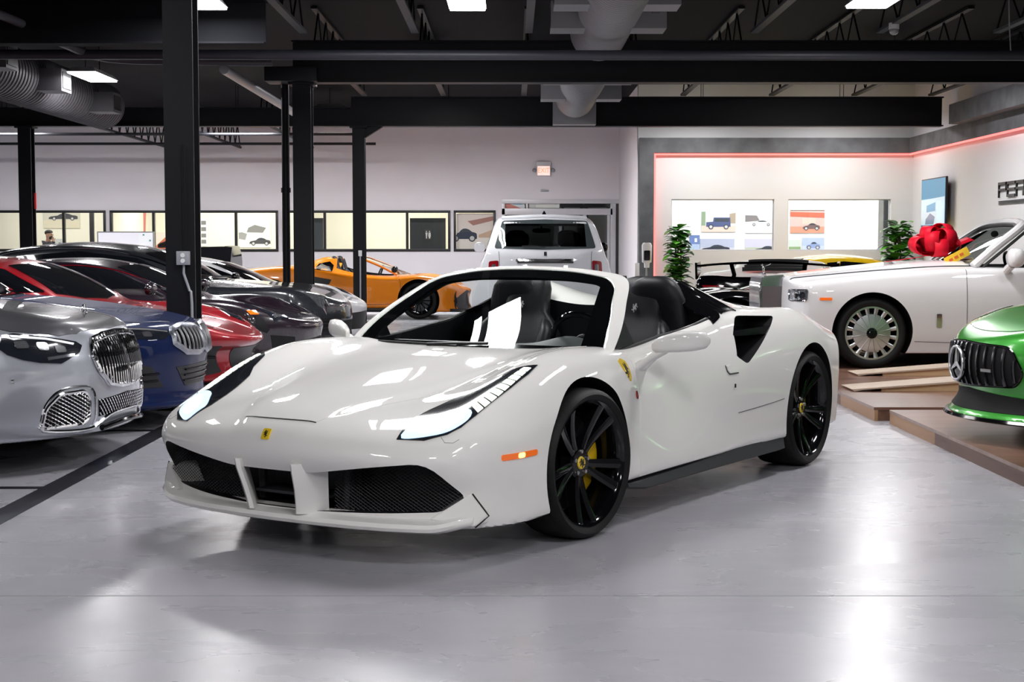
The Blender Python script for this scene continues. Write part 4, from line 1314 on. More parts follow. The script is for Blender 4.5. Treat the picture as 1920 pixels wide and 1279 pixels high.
def build_silver():
    c, body, F, raw, pm, sp = start_car('silver', 'sedan', 'silver and grey two-tone sedan with chrome upright-bar grille, nearest the front at left', mats=mat('silver_paint', (.42, .44, .49), rough=.28, metal=.55, coat=1.0))
    dk = mat('graphite_paint', (.075, .075, .085), rough=.3, metal=.5, coat=1.0)
    half = [(.80, 0), (.785, -.20), (.765, -.34), (.755, -.41), (.70, -.54), (.60, -.66), (.50, -.745), (.40, -.74), (-.2, -.74), (-.72, -.74), (-.72, 0)]
    patch('bonnet', raw, half + [(x, -y) for x, y in half[-2:0:-1]], 'z', 1, .004, [dk], c, .04, F=F)
    gr = [(-.325, .760), (-.20, .782), (0, .79), (.20, .782), (.325, .760), (.36, .67), (.335, .58), (.25, .495), (.10, .472), (-.10, .472), (-.25, .495), (-.335, .58), (-.36, .67)]
    g = patch('grille', raw, gr, 'x', 1, .008, [M['black_gloss']], c, .03)
    bars('grille_bars', raw, gr, 'x', 1, 23, .0065, .018, M['chrome'], g)
    ring('grille_frame', raw, gr, 'x', 1, .016, M['chrome'], g, .008)
    tube('grille_bar', [h + Vector((.02, 0, 0)) for h in surf_path(raw, [(0, .478), (0, .56), (0, .65), (0, .74), (0, .786)], 'x', 1)], .012, [M['chrome']], g, 8)
    ring('grille_cap', raw, [(-.33, .762), (-.18, .785), (0, .793), (.18, .785), (.33, .762), (.32, .742), (.18, .765), (0, .772), (-.18, .765), (-.32, .742)], 'x', 1, .010, M['chrome'], g, .014)
    HLs = [(-.865, .745), (-.81, .812), (-.749, .818), (-.63, .795), (-.45, .757), (-.416, .732), (-.452, .693), (-.592, .637), (-.70, .648), (-.78, .672), (-.835, .702)]
    for s in (1, -1):
        f = (lambda L: L) if s > 0 else mir
        hl = patch('headlight', raw, f(HLs), 'x', 1, .005, [M['lamp_housing']], c, .03)
        for L in ([(-.79, .775), (-.73, .775), (-.73, .735), (-.79, .735)], [(-.69, .765), (-.635, .76), (-.635, .715), (-.69, .72)], [(-.60, .745), (-.54, .735), (-.54, .70), (-.60, .70)]):
            patch('projector', raw, f(round_poly(L, .012)), 'x', 1, .010, [M['lamp_off']], hl, .03)
        patch('daylight_strip', raw, f([(-.78, .808), (-.63, .787), (-.47, .748), (-.48, .738), (-.63, .776), (-.78, .797)]), 'x', 1, .009, [mat('drl', (.7, .72, .75), rough=.2, emit=(.9, .95, 1), es=.35)], hl, .03)
        patch('lamp_fins', raw, f([(-.66, .66), (-.50, .675), (-.49, .69), (-.66, .678)]), 'x', 1, .009, [M['lamp_off']], hl, .03)
        fg = round_poly([(-.715, .272), (-.70, .385), (-.625, .462), (-.47, .47), (-.432, .43), (-.425, .31), (-.46, .275)], .03)
        k = patch('corner_grille', raw, f(fg), 'x', 1, .004, [M['black_matte']], c, .03)
        lattice('grille_mesh', raw, f(fg), 'x', 1, .036, .62, .0045, .008, M['chrome'], k)
        ring('grille_frame', raw, f(fg), 'x', 1, .011, M['chrome'], k, .004)
        tube('corner_trim', surf_path(raw, f([(-.72, .29), (-.70, .40), (-.62, .482), (-.46, .495), (-.39, .45), (-.375, .30), (-.38, .262)]), 'x', 1), .008, [M['chrome']], c, 6)
        tube('parking_sensor', [cast(raw, (s * .834, .554), 'x', 1)[0] + Vector((-.01, 0, 0)), cast(raw, (s * .834, .554), 'x', 1)[0] + Vector((.006, 0, 0))], .012, [M['steel']], c, 12)
    lg = [(-.355, .405), (0, .425), (.355, .405), (.345, .305), (0, .335), (-.345, .305)]
    k = patch('lower_grille', raw, lg, 'x', 1, .004, [M['black_matte']], c, .03)
    lattice('grille_mesh', raw, lg, 'x', 1, .03, 1.2, .004, .008, M['chrome'], k)
    lip = [(-.72, .285), (-.70, .262), (-.60, .245), (-.45, .238), (-.36, .248), (-.30, .285), (-.2, .315), (0, .322), (.2, .315), (.30, .285), (.36, .248), (.45, .238), (.60, .245), (.70, .262), (.72, .285)]
    tube('bumper_trim', surf_path(raw, lip, 'x', 1, off=.004), .013, [M['chrome']], c, 8)
    tube('front_lip', [h + Vector((.03, 0, 0)) for h in surf_path(raw, [(-.33, .235), (-.2, .25), (0, .258), (.2, .25), (.33, .235)], 'x', 1)], .018, [M['black_gloss']], c, 8)
    # bonnet ornament
    bm = bmesh.new()
    o = Vector((.64, 0, .925))
    bm_tube(bm, [o + Vector((0, math.cos(a) * .036, math.sin(a) * .036)) for a in np.linspace(0, 2 * PI, 25)[:-1]], .0035, 6, closed=True)
    for a in (90, 210, 330):
        bm_tube(bm, [o, o + Vector((0, math.cos(R(a)) * .036, math.sin(R(a)) * .036))], .003, 5)
    bm_tube(bm, [o - Vector((0, 0, .036)), o - Vector((0, 0, .075))], .005, 6)
    bm_obj('bonnet_ornament', bm, [M['chrome']], c)
    glasshouse(c, raw, (-.62, -.78, .70, -1.55, .58), [(-1.05, 1.02), (-1.55, 1.33), (-2.3, 1.42), (-3.1, 1.38), (-3.5, 1.10), (-3.0, 1.04)])
    four_wheels(c, sp, 'multi', M['chrome'])

def build_blue():
    c, body, F, raw, pm, sp = start_car('blue', 'coupe', 'dark blue coupe with chrome-framed double grille, between silver sedan and red car', mats=mat('blue_paint', (.003, .010, .055), rough=.5, coat=.6, spec=.1))
    kid = [(-.43, .690), (-.40, .722), (-.273, .738), (-.05, .722), (-.022, .69), (-.03, .565), (-.10, .538), (-.317, .552), (-.44, .622)]
    for s in (1, -1):
        f = (lambda L: L) if s > 0 else mir
        g = patch('grille', raw, f(kid), 'x', 1, .004, [M['black_gloss']], c, .03)
        bars('grille_bars', raw, f([(p[0] * .92 - .018, .635 + (p[1] - .635) * .84) for p in kid]), 'x', 1, 7, .010, .014, M['steel'], g)
        ring('grille_frame', raw, f(kid), 'x', 1, .024, mat('satin_chrome', (.36, .38, .43), rough=.25, metal=.9), g, .004)
        hl = patch('headlight', raw, f([(-.74, .745), (-.60, .735), (-.45, .712), (-.458, .68), (-.52, .652), (-.72, .665)]), 'x', 1, .004, [M['lamp_housing']], c, .03)
        patch('daylight_strip', raw, f([(-.72, .74), (-.60, .73), (-.462, .708), (-.466, .70), (-.60, .721), (-.72, .731)]), 'x', 1, .007, [M['steel']], hl, .03)
        patch('projector', raw, f(round_poly([(-.66, .712), (-.60, .712), (-.60, .678), (-.66, .678)], .01)), 'x', 1, .007, [M['dark_steel']], hl, .03)
        k = patch('corner_intake', raw, f([(-.75, .49), (-.62, .462), (-.50, .31), (-.69, .315)]), 'x', 1, .004, [M['black_satin']], c, .03)
        for t in (.36, .41):
            tube('intake_slat', surf_path(raw, f([(-.70, t), (-.56, t)]), 'x', 1, off=.008), .008, [M['black_gloss']], k, 6)
    lg = [(-.41, .445), (0, .455), (.41, .445), (.27, .30), (-.27, .30)]
    k = patch('lower_grille', raw, lg, 'x', 1, .004, [M['black_satin']], c, .03)
    for t in (.34, .38, .42):
        tube('grille_slat', surf_path(raw, [(-.30, t), (0, t), (.30, t)], 'x', 1, off=.01), .007, [M['black_gloss']], k, 6)
    tube('front_lip', [h + Vector((.01, 0, 0)) for h in surf_path(raw, [(-.80, .20), (-.6, .185), (-.3, .18), (0, .178), (.3, .18), (.6, .185), (.80, .20)], 'x', 1)], .022, [pm], c, 8)
    for s in (1, -1):
        tube('bonnet_gap', surf_path(raw, [(.72, s * .30), (.5, s * .62), (0, s * .74), (-.5, s * .78)], 'z', 1), .003, [M['badge_black']], c, 5)
    patch('bonnet_badge', raw, [(.79 + .028 * math.cos(a), .028 * math.sin(a)) for a in np.linspace(0, 2 * PI, 17)[:-1]], 'z', 1, .005, [M['steel']], c, .03)
    glasshouse(c, raw, (-.55, -.72, .66, -1.35, .54), [(-.95, .98), (-1.4, 1.2), (-2.0, 1.26), (-2.6, 1.16), (-3.0, .98)])
    four_wheels(c, sp)

def build_red():
    c, body, F, raw, pm, sp = start_car('red', 'sports_car', 'red low sports car with pointed nose, nose behind the wide black pillar at left', mats=mat('red_paint', (.30, .003, .010), rough=.28, metal=.25, coat=1.0))
    for s in (1, -1):
        f = (lambda L: L) if s > 0 else mir
        g = [(x, s * y) for x, y in ((.74, .50), (.66, .66), (.40, .80), (.25, .83), (.45, .68), (.60, .54))]
        hl = patch('headlight', raw, g, 'z', 1, .005, [M['lamp_housing']], c, .03)
        patch('daylight_strip', raw, [(x, s * y) for x, y in ((.73, .51), (.66, .645), (.64, .645), (.71, .51))], 'z', 1, .008, [M['lamp_off']], hl, .03)
        k = patch('corner_intake', raw, f([(-.80, .49), (-.52, .475), (-.44, .25), (-.66, .22)]), 'x', 1, .004, [M['black_satin']], c, .03)
        tube('intake_blade', surf_path(raw, f([(-.74, .40), (-.50, .38)]), 'x', 1, off=.012), .012, [M['black_gloss']], k, 6)
        tube('bonnet_crease', surf_path(raw, [(.85, s * .30), (.5, s * .42), (0, s * .52), (-.35, s * .58)], 'z', 1), .004, [pm], c, 5)
    patch('lower_grille', raw, [(-.36, .45), (0, .455), (.36, .45), (.30, .22), (-.30, .22)], 'x', 1, .004, [M['black_satin']], c, .03)
    tube('front_lip', [h + Vector((.04, 0, 0)) for h in surf_path(raw, [(-.75, .165), (-.5, .155), (0, .15), (.5, .155), (.75, .165)], 'x', 1)], .025, [M['black_gloss']], c, 8)
    glasshouse(c, raw, (-.36, -.56, .66, -1.04, .50), [(-.62, .93), (-1.02, 1.12), (-1.5, 1.165), (-1.9, 1.12), (-2.05, .99), (-1.3, .935)])
    four_wheels(c, sp)

def seat_in(c, x, y, z, k=1.0): return build_seat(c, x, y, z, M['leather'])

def build_black_coupe():
    c, body, F, raw, pm, sp = start_car('black_coupe', 'sports_car', 'glossy black mid-engined sports car with orange front side marker, behind the red car', mats=mat('purple_black_paint', (.010, .005, .010), rough=.25, coat=1.0))
    for s in (1, -1):
        d = patch('side_duct', raw, [(.50, .635), (.555, .612), (.615, .505), (.590, .470), (.50, .52)], 'y', s, .004, [M['black_matte']], c, .03)
        patch('side_marker', raw, [(.41, .694), (.486, .695), (.52, .655), (.45, .655)], 'y', s, .005, [M['orange_lens']], c, .03)
        g = [(x, s * y) for x, y in ((.78, .56), (.66, .76), (.42, .84), (.36, .76), (.52, .66), (.66, .52))]
        hl = patch('headlight', raw, g, 'z', 1, .005, [M['lamp_housing']], c, .03)
        patch('daylight_strip', raw, [(x, s * y) for x, y in ((.76, .575), (.65, .75), (.63, .74), (.73, .57))], 'z', 1, .008, [M['lamp_off']], hl, .03)
        tube('bonnet_crease', surf_path(raw, [(.80, s * .25), (.4, s * .36), (0, s * .46)], 'z', 1), .004, [pm], c, 5)
        tube('window_glint', surf_path(raw, [(-.50, .90), (-.72, 1.0), (-1.0, 1.085), (-1.4, 1.125), (-1.8, 1.09), (-2.1, 1.0)], 'y', s, off=.006), .006, [M['chrome']], c, 5)  # chrome line added to stand for light reflecting on the window edge
    patch('lower_grille', raw, [(-.45, .38), (0, .40), (.45, .38), (.40, .20), (-.40, .20)], 'x', 1, .004, [M['black_matte']], c, .03)
    for s in (1, -1):
        f = (lambda L: L) if s > 0 else mir
        patch('corner_intake', raw, f([(-.80, .45), (-.55, .42), (-.50, .22), (-.74, .24)]), 'x', 1, .004, [M['black_matte']], c, .03)
    tube('front_lip', [h + Vector((.02, 0, 0)) for h in surf_path(raw, [(-.80, .17), (-.5, .16), (0, .155), (.5, .16), (.80, .17)], 'x', 1)], .02, [M['black_gloss']], c, 8)
    glasshouse(c, raw, (-.18, -.40, .66, -.98, .50), [(-.56, .90), (-.98, 1.075), (-1.4, 1.115), (-1.8, 1.08), (-1.95, .97), (-1.2, .90)])
    side_mirror(c, (-.50, -1.0, .90), pm, -1); side_mirror(c, (-.50, 1.0, .90), pm, 1)
    four_wheels(c, sp, 'multi', M['steel'])

def build_dark_sedan():
    c, body, F, raw, pm, sp = start_car('dark_sedan', 'sedan', 'black and charcoal sedan with tall arched roof, behind the glossy black sports car', mats=mat('charcoal_paint', (.018, .020, .025), rough=.25, metal=.2, coat=1.0))
    for s in (1, -1):
        f = (lambda L: L) if s > 0 else mir
        hl = patch('headlight', raw, [(x, s * y) for x, y in ((.80, .56), (.66, .72), (.42, .84), (.48, .72), (.64, .58))], 'z', 1, .004, [M['lamp_off']], c, .03)
        k = patch('corner_intake', raw, f([(-.72, .50), (-.42, .52), (-.40, .34), (-.66, .34)]), 'x', 1, .004, [M['black_matte']], c, .03)
        for t in (.39, .44, .48):
            tube('intake_slat', surf_path(raw, f([(-.68, t), (-.44, t)]), 'x', 1, off=.01), .007, [M['dark_steel']], k, 6)
    patch('lower_grille', raw, [(-.36, .46), (.36, .46), (.34, .28), (-.34, .28)], 'x', 1, .004, [M['black_matte']], c, .03)
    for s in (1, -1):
        tube('roof_glint', surf_path(raw, [(-.85, .99), (-1.2, 1.14), (-1.7, 1.26), (-2.2, 1.29), (-2.9, 1.24), (-3.4, 1.06)], 'y', s, off=.006), .007, [M['chrome']], c, 5)  # chrome line stands for the silver highlight on pillar and roof edge
    glasshouse(c, raw, (-.55, -.75, .68, -1.35, .56), [(-.98, .99), (-1.4, 1.18), (-2.1, 1.26), (-2.9, 1.19), (-3.3, 1.0)])
    tube('wiper', surf_path(raw, [(-.62, .45), (-.66, -.1), (-.78, -.5)], 'z', 1, off=.02), .008, [M['black_satin']], c, 6)
    side_mirror(c, (-.85, -1.03, .98), pm, -1)
    four_wheels(c, sp)

def build_white_coupe():
    c, body, F, raw, pm, sp = start_car('white_coupe', 'sports_car', 'low white sports car with black window frames, behind the charcoal sedan', mats=M['white_cool'])
    for s in (1, -1):
        hl = patch('headlight', raw, [(x, s * y) for x, y in ((.72, .50), (.60, .70), (.36, .82), (.44, .70), (.58, .54))], 'z', 1, .004, [M['lamp_housing']], c, .03)
    patch('lower_grille', raw, [(-.75, .43), (0, .455), (.75, .43), (.66, .22), (-.66, .22)], 'x', 1, .004, [M['black_satin']], c, .03)
    glasshouse(c, raw, (-.18, -.40, .66, -.98, .50), [(-.56, .90), (-.98, 1.05), (-1.4, 1.10), (-1.8, 1.06), (-1.95, .97), (-1.2, .90)])
    side_mirror(c, (-.55, -1.0, .92), M['black_gloss'], -1)
    four_wheels(c, sp)
    # a second white car of which the photo shows only the nose, at the very left
    sp2 = dict(sp); sp2['nose_px'] = (-52, 7.25); sp2['th'] = 4; CARS['white_edge'] = sp2
    c, body, F, raw, pm, sp = start_car('white_edge', 'sports_car', 'white car nose cut off by the left picture edge, before the silver sedan', mats=M['white_cool'])
    patch('lower_grille', raw, [(-.80, .45), (0, .46), (.80, .45), (.70, .25), (-.70, .25)], 'x', 1, .004, [M['black_satin']], c, .03)
    tube('front_lip', [h + Vector((.02, 0, 0)) for h in surf_path(raw, [(-.80, .19), (-.5, .175), (0, .17), (.5, .175), (.80, .19)], 'x', 1)], .025, [M['white_cool']], c, 8)
    glasshouse(c, raw, (-.18, -.40, .66, -.98, .50), [(-.56, .90), (-.98, 1.05), (-1.4, 1.10), (-1.8, 1.06), (-1.95, .97), (-1.2, .90)])
    four_wheels(c, sp)

def screen_frame(car, base, pillar, header, m, rad=.028, glass=None, lining=True):
    """windscreen of an open car: frame tube along both pillars and the header, with a curved sheet of glass."""
    half = [Vector(p) for p in pillar] + [Vector(p) for p in header]
    full = half + [Vector((p.x, -p.y, p.z)) for p in half[-2::-1]] if abs(half[-1].y) < 1e-6 else half + [Vector((p.x, -p.y, p.z)) for p in half[::-1]]
    P = [Vector(p) for p in smooth_loop([tuple(p) for p in full], .06, False)]
    tube('windscreen_frame', P, rad, [m], car, 10)
    cc = Vector((base[0], 0, base[2] + .05))
    tube('screen_seal', [p + (cc - p).normalized() * rad * 1.15 for p in P], rad * .55, [M['black_satin']], car, 8)
    n = len(P)
    V, fs = [], []
    nv = 8
    for i in range(n):
        # each frame point is joined to the base line straight below it
        y = P[i].y; t = max(-1, min(1, y / abs(P[0].y)))
        b = Vector((base[0] + (base[1] - base[0]) * abs(t) ** 2.2, t * abs(P[0].y), base[2]))
        if i < 1 or i > n - 2: b = P[i].copy()
        for k in range(nv): V.append(b.lerp(P[i], k / (nv - 1)))
    for i in range(n - 1):
        for k in range(nv - 1): fs.append((i * nv + k, (i + 1) * nv + k, (i + 1) * nv + k + 1, i * nv + k + 1))
    mesh_obj('windscreen', V, fs, [glass or M['glass_clear']], car, True, None)

def build_orange():
    c, body, F, raw, pm, sp = start_car('orange', 'sports_car', 'orange open-top sports car by the back wall, parked side-on', mats=mat('orange_paint', (.82, .235, .004), rough=.3, coat=1.0))
    foot = [(-.30, 0), (-.36, .45), (-.50, .66), (-.8, .69), (-1.3, .70), (-1.52, .68), (-1.55, .3), (-1.56, 0)]
    bm = bmesh.new(); bm_prism(bm, foot + [(x, -y) for x, y in foot[-2:0:-1]], 'z', .35, 1.6)
    boolean(body, bm, [M['leather']])
    screen_frame(c, (-.22, -.45, .80), [(-.42, .70, .80), (-.72, .64, .95), (-1.02, .56, 1.07)], [(-1.08, .40, 1.10), (-1.10, 0, 1.115)], pm, .02)
    for s in (1, -1):
        patch('side_duct', raw, [(-1.90, .77), (-1.58, .715), (-1.62, .63), (-1.90, .60)], 'y', s, .004, [M['black_satin']], c, .04)
        patch('buttress_panel', raw, [(-1.58, .86), (-1.58, .97), (-1.66, 1.04), (-1.85, 1.0), (-1.90, .90)], 'y', s, .004, [M['black_gloss']], c, .04)
        patch('front_intake', raw, [(.84, .52), (.70, .40), (.62, .33), (.66, .24), (.72, .15), (.95, .15), (.95, .42)], 'y', s, .004, [M['black_satin']], c, .03)
        patch('headlight', raw, [(x, s * y) for x, y in ((.70, .50), (.58, .70), (.36, .82), (.46, .66))], 'z', 1, .004, [M['lamp_housing']], c, .03)
        if s < 0: side_mirror(c, (-.42, s * 1.0, .90), M['black_gloss'], s, (.06, .10, .06))
        build_seat(c, -.86, s * .36, .32, M['leather'])
        tube('side_sill', [(-.45, s * .93, .17), (-1.3, s * .93, .17), (-2.25, s * .95, .17)], .04, [M['black_satin']], c, 8)
        seam('door_gap', raw, [(-.38, .80), (-.33, .60), (-.42, .30), (-1.2, .26)], 'y', s, M['badge_black'], c, .004)
    tube('front_lip', surf_path(raw, [(-.85, .16), (-.5, .145), (0, .14), (.5, .145), (.85, .16)], 'x', 1), .03, [M['black_satin']], c, 8)
    bm = bmesh.new(); bm_tube(bm, [(-.86 + math.sin(t) * .06, .36 + math.cos(t) * .17, .80 + math.sin(t) * .15) for t in np.linspace(0, 2 * PI, 25)[:-1]], .015, 6, closed=True)
    bm_obj('steering_wheel', bm, [M['black_satin']], c)
    four_wheels(c, sp, 'multi', M['black_gloss'], caliper=mat('orange_caliper', (.8, .15, .02), rough=.4))
    # low dark car with its lid raised, behind the orange one
    CARS['lid_car'] = dict(sp, paint=(.006, .007, .010), bumps=[], nose_px=(640, 30.6), th=0)
    c, body, F, raw, pm, sp = start_car('lid_car', 'roadster', 'black car with its lid raised, against the back wall', mats=M['black_gloss'], arches=True)
    four_wheels(c, sp)
    lid = [[(-1.95, y, .93), (-1.80, y, .95)] for y in (-.7, .7)]
    rings = []
    for t in np.linspace(0, 1, 7):
        x = -1.28 - .06 * t + .03 * math.sin(t * 3); z = .84 + .48 * t
        rings.append([(x, yy, z + .01 * math.cos(yy * 2)) for yy in np.linspace(-.74, .74, 9)] + [(x - .03, yy, z) for yy in np.linspace(.74, -.74, 9)])
    lidpts = [[(p[0] + .50 * math.copysign(1, -p[1]) * 0 , p[1], p[2]) for p in r] for r in rings]
    bm = bmesh.new(); bm_loft(bm, lidpts, True)
    # side skin that faces the room
    bm_prism(bm, [(-1.95, .84), (-1.25, .84), (-1.20, 1.30), (-1.40, 1.315), (-1.98, 1.30)], 'y', -.80, -.74)
    bm_obj('raised_lid', bm, [M['black_gloss']], c)

def build_suv():
    c, body, F, raw, pm, sp = start_car('suv', 'suv', 'large white suv seen from behind, in front of the glass entrance', mats=mat('suv_white', (.78, .79, .83), rough=.35, coat=1.0))
    w = [(-.645, 1.70), (0, 1.722), (.645, 1.70), (.765, 1.285), (0, 1.265), (-.765, 1.285)]
    g = patch('rear_window', raw, w, 'x', -1, .006, [M['glass_smoke']], c, .05, corner=.04)
    bm = bmesh.new(); bm_prism(bm, [(-.62, 1.31), (.62, 1.31), (.60, 1.66), (-.60, 1.66)], 'x', -5, 0)
    boolean(body, bm, [M['black_matte']])
    for yy in (-.42, .42):
        for xx, zz in ((-1.95, 1.46), (-3.0, 1.42)):
            bm = bmesh.new(); ellipsoid(bm, (xx, yy, zz), (.07, .17 if xx > -2.5 else .20, .13), 14, 8, .7); bm_obj('headrest', bm, [M['leather']], c)
    bm = bmesh.new(); ellipsoid(bm, (-1.35, 0, 1.585), (.03, .16, .045), 14, 8, .7); bm_tube(bm, [(-1.35, 0, 1.60), (-1.33, 0, 1.68)], .03, 8); bm_obj('rear_view_mirror', bm, [M['black_satin']], c)
    cb = patch('chrome_trim', raw, round_poly([(-.44, 1.125), (.44, 1.125), (.44, 1.085), (-.44, 1.085)], .02), 'x', -1, .02, [M['chrome']], c, .03, depth=.03)
    patch('plate_recess', raw, [(-.36, 1.082), (.36, 1.082), (.33, .93), (-.33, .93)], 'x', -1, .004, [M['white_cool']], c, .05)
    patch('trim_strip', raw, [(-.42, 1.084), (.42, 1.084), (.42, 1.062), (-.42, 1.062)], 'x', -1, .006, [M['black_satin']], c, .05)  # black strip along the bottom of the chrome trim
    patch('tail_badge', raw, [(-.02, 1.23), (.02, 1.23), (.02, 1.175), (-.02, 1.175)], 'x', -1, .008, [M['dark_steel']], c, .05)
    for s in (1, -1):
        f = (lambda L: L) if s > 0 else mir
        t = patch('tail_light', raw, round_poly(f([(.70, 1.105), (.845, 1.09), (.86, .84), (.71, .85)]), .03), 'x', -1, .008, [M['red_lens']], c, .04)
        patch('lamp_insert', raw, round_poly(f([(.74, 1.05), (.80, 1.045), (.80, .90), (.74, .905)]), .02), 'x', -1, .011, [M['lamp_off']], t, .04)
        tube('tailgate_gap', surf_path(raw, f([(.70, 1.24), (.69, 1.10), (.69, .80)]), 'x', -1), .004, [M['badge_black']], c, 5)
        patch('side_window', raw, [(-.95, 1.29), (-1.45, 1.60), (-2.2, 1.70), (-3.2, 1.68), (-3.75, 1.55), (-3.7, 1.32)], 'y', s, .005, [M['glass_dark']], c, .06, corner=.05)
        o = side_mirror(c, (-.95, s * 1.06, 1.30), M['black_gloss'] if s < 0 else M['white_cool'], s, (.06, .10, .085))
        tube('shoulder_line', surf_path(raw, [(-.2, 1.06), (-1.5, 1.10), (-3.0, 1.10), (-4.0, 1.06)], 'y', s), .006, [pm], c, 6)
    bm = bmesh.new(); bm_loft(bm, [[(-3.45 + a, -t, 1.79), (-3.45 + b, -t * .2, 1.79 + h), (-3.45 + b, t * .2, 1.79 + h), (-3.45 + a, t, 1.79)] for a, b, t, h in ((-.05, -.05, .045, .075), (.06, .04, .045, .07), (.2, .2, .02, .01))])
    bm_obj('roof_antenna', bm, [M['black_gloss']], c)
    patch('windscreen', raw, [(-.80, -.70), (-.72, 0), (-.80, .70), (-1.45, .66), (-1.40, 0), (-1.45, -.66)], 'z', 1, .004, [M['glass_clear']], c, .06)
    tube('window_spoiler', surf_path(raw, [(-.64, 1.735), (0, 1.755), (.64, 1.735)], 'x', -1, off=.02), .03, [pm], c, 8)
    tube('rear_wiper', surf_path(raw, [(0, 1.29), (.15, 1.31), (.35, 1.31)], 'x', -1, off=.02), .008, [M['black_satin']], c, 6)
    four_wheels(c, sp)

def build_drophead():
    c, body, F, raw, pm, sp = start_car('drophead', 'convertible', 'white luxury convertible with upright chrome grille and a red bow on its bonnet', z=.105)
    foot = [(-.98, 0), (-1.02, .5), (-1.10, .80), (-2.2, .82), (-3.3, .78), (-3.4, 0)]
    bm = bmesh.new(); bm_prism(bm, foot + [(x, -y) for x, y in foot[-2:0:-1]], 'z', .45, 1.7)
    boolean(body, bm, [M['leather']])
    for s in (1, -1):
        h = patch('headlight', raw, round_poly([(.765, .775), (.640, .779), (.647, .672), (.765, .670)], .012), 'y', s, .006, [M['lamp_off']], c, .02)
        ring('lamp_rim', raw, round_poly([(.765, .775), (.640, .779), (.647, .672), (.765, .670)], .012), 'y', s, .008, M['chrome'], h, .006)
        for q in (.725, .68):
            patch('projector', raw, [(q + .022 * math.cos(a), .725 + .034 * math.sin(a)) for a in np.linspace(0, 2 * PI, 17)[:-1]], 'y', s, .012, [M['lamp_housing'] if q < .70 else M['chrome']], h, .02)
        patch('side_marker', raw, round_poly([(.525, .705), (.525, .678), (.40, .678), (.40, .705)], .010), 'y', s, .005, [M['orange_lens']], c, .03)
        patch('fender_badge', raw, round_poly([(-.625, .545), (-.675, .545), (-.678, .412), (-.629, .412)], .008), 'y', s, .012, [M['chrome']], c, .02, depth=.02)
        tube('bonnet_gap', surf_path(raw, [(.75, s * .60), (.4, s * .68), (-.2, s * .73), (-.75, s * .76), (-1.02, s * .77)], 'z', 1, off=.002), .007, [M['dark_steel']], c, 6)
        seams(c, raw, [[(-.93, .98), (-.925, .75), (-.93, .25)], [(-.42, .27), (-.93, .255)]], s)
        tube('waist_trim', surf_path(raw, [(-1.10, s * .79), (-1.5, s * .83), (-2.4, s * .84)], 'z', 1, off=.004), .012, [M['black_satin']], c, 6)
        mo = side_mirror(c, (-1.36, s * 1.08, 1.10), pm, s, (.075, .13, .095), arm=False)
        tube('mirror_arm', [(-1.34, s * 1.03, 1.03), (-1.32, s * .93, .97)], .04, [pm], mo, 10)
        for xx in (-1.95,):
            build_seat(c, xx + .2, s * .42, .62, mat('cream_leather', (.28, .27, .26), rough=.5) if s > 0 else M['leather'])
        # quarter window frame behind the pillar
        tube('window_frame', [(-1.12, s * .81, 1.0), (-1.38, s * .75, 1.20), (-1.63, s * .67, 1.39)], .016, [M['black_satin']], c, 8)
    # upright grille
    bm = bmesh.new()
    pr = [(.76, .45), (1.0, .45), (1.0, .87), (.985, .905), (.76, .92)]
    bm_prism(bm, pr, 'y', -.36, .36)
    bmesh.ops.bevel(bm, geom=bm.edges[:], offset=.012, segments=2, affect='EDGES')
    g = bm_obj('grille', bm, [mat('satin_chrome_grille', (.42, .42, .45), rough=.2, metal=1.0)], c)
    bm = bmesh.new(); bm_box(bm, 1.0, 1.004, -.31, .31, .48, .84)
    bm_obj('grille_backing', bm, [M['black_satin']], g, False)
    bm = bmesh.new()
    for k in range(17):
        yy = -.30 + .6 * k / 16; bm_box(bm, 1.0, 1.016, yy - .008, yy + .008, .48, .84, .003)
    bm_obj('grille_bars', bm, [M['chrome']], g)
    bm = bmesh.new()
    bm.free()
    for q in (.3605, -.363):
        box('grille_side', .765, .992, q, q + .0025, .46, .80, [mat('grille_side', (.12, .10, .10), rough=.35, metal=.5)], g)
    # winged figure on the grille
    bm = bmesh.new()
    bm_lathe(bm, [(.03, 0), (.032, .012), (.012, .022), (.010, .04), (.016, .07), (.012, .085), (.001, .09)], 10, 'z', (.92, 0, .915))
    ellipsoid(bm, (.935, 0, 1.015), (.010, .009, .012), 8, 6)
    for s in (1, -1):
        bm_loft(bm, [[(.92, s * .006, .985), (.91, s * .006, 1.0), (.905, s * .010, .995)], [(.88, s * .03, 1.0), (.865, s * .03, 1.015), (.86, s * .034, 1.01)], [(.84, s * .045, 1.025), (.835, s * .046, 1.031), (.832, s * .047, 1.028)]])
    bm_obj('grille_mascot', bm, [M['chrome']], c)
    screen_frame(c, (-.92, -1.04, 1.04), [(-1.03, .80, 1.01), (-1.28, .74, 1.21), (-1.53, .66, 1.39)], [(-1.60, .50, 1.44), (-1.62, .25, 1.455), (-1.62, 0, 1.46)], pm, .045, M['glass_smoke'])
    bm = bmesh.new(); bm_loft(bm, [[(-1.06, y, .75), (-1.06, y, 1.0), (-1.25, y, 1.01), (-1.40, y, .97), (-1.40, y, .75)] for y in (-.80, -.4, 0, .4, .80)])
    bm_obj('dashboard', bm, [M['black_satin']], c)
    ellips = bmesh.new(); ellipsoid(ellips, (-1.50, 0, 1.34), (.02, .11, .035), 12, 8); bm_obj('rear_view_mirror', ellips, [M['black_satin']], c)
    bm = bmesh.new(); bm_tube(bm, [(-1.56 + math.sin(t) * .07, .42 + math.cos(t) * .19, .98 + math.sin(t) * .17) for t in np.linspace(0, 2 * PI, 25)[:-1]], .016, 6, closed=True)
    bm_obj('steering_wheel', bm, [M['black_satin']], c)
    box('rear_bulkhead', -3.3, -2.5, -.78, .78, .45, 1.02, [M['leather']], c, .08)
    four_wheels(c, sp, 'disc', M['black_gloss'], M['steel'], rr=.268)
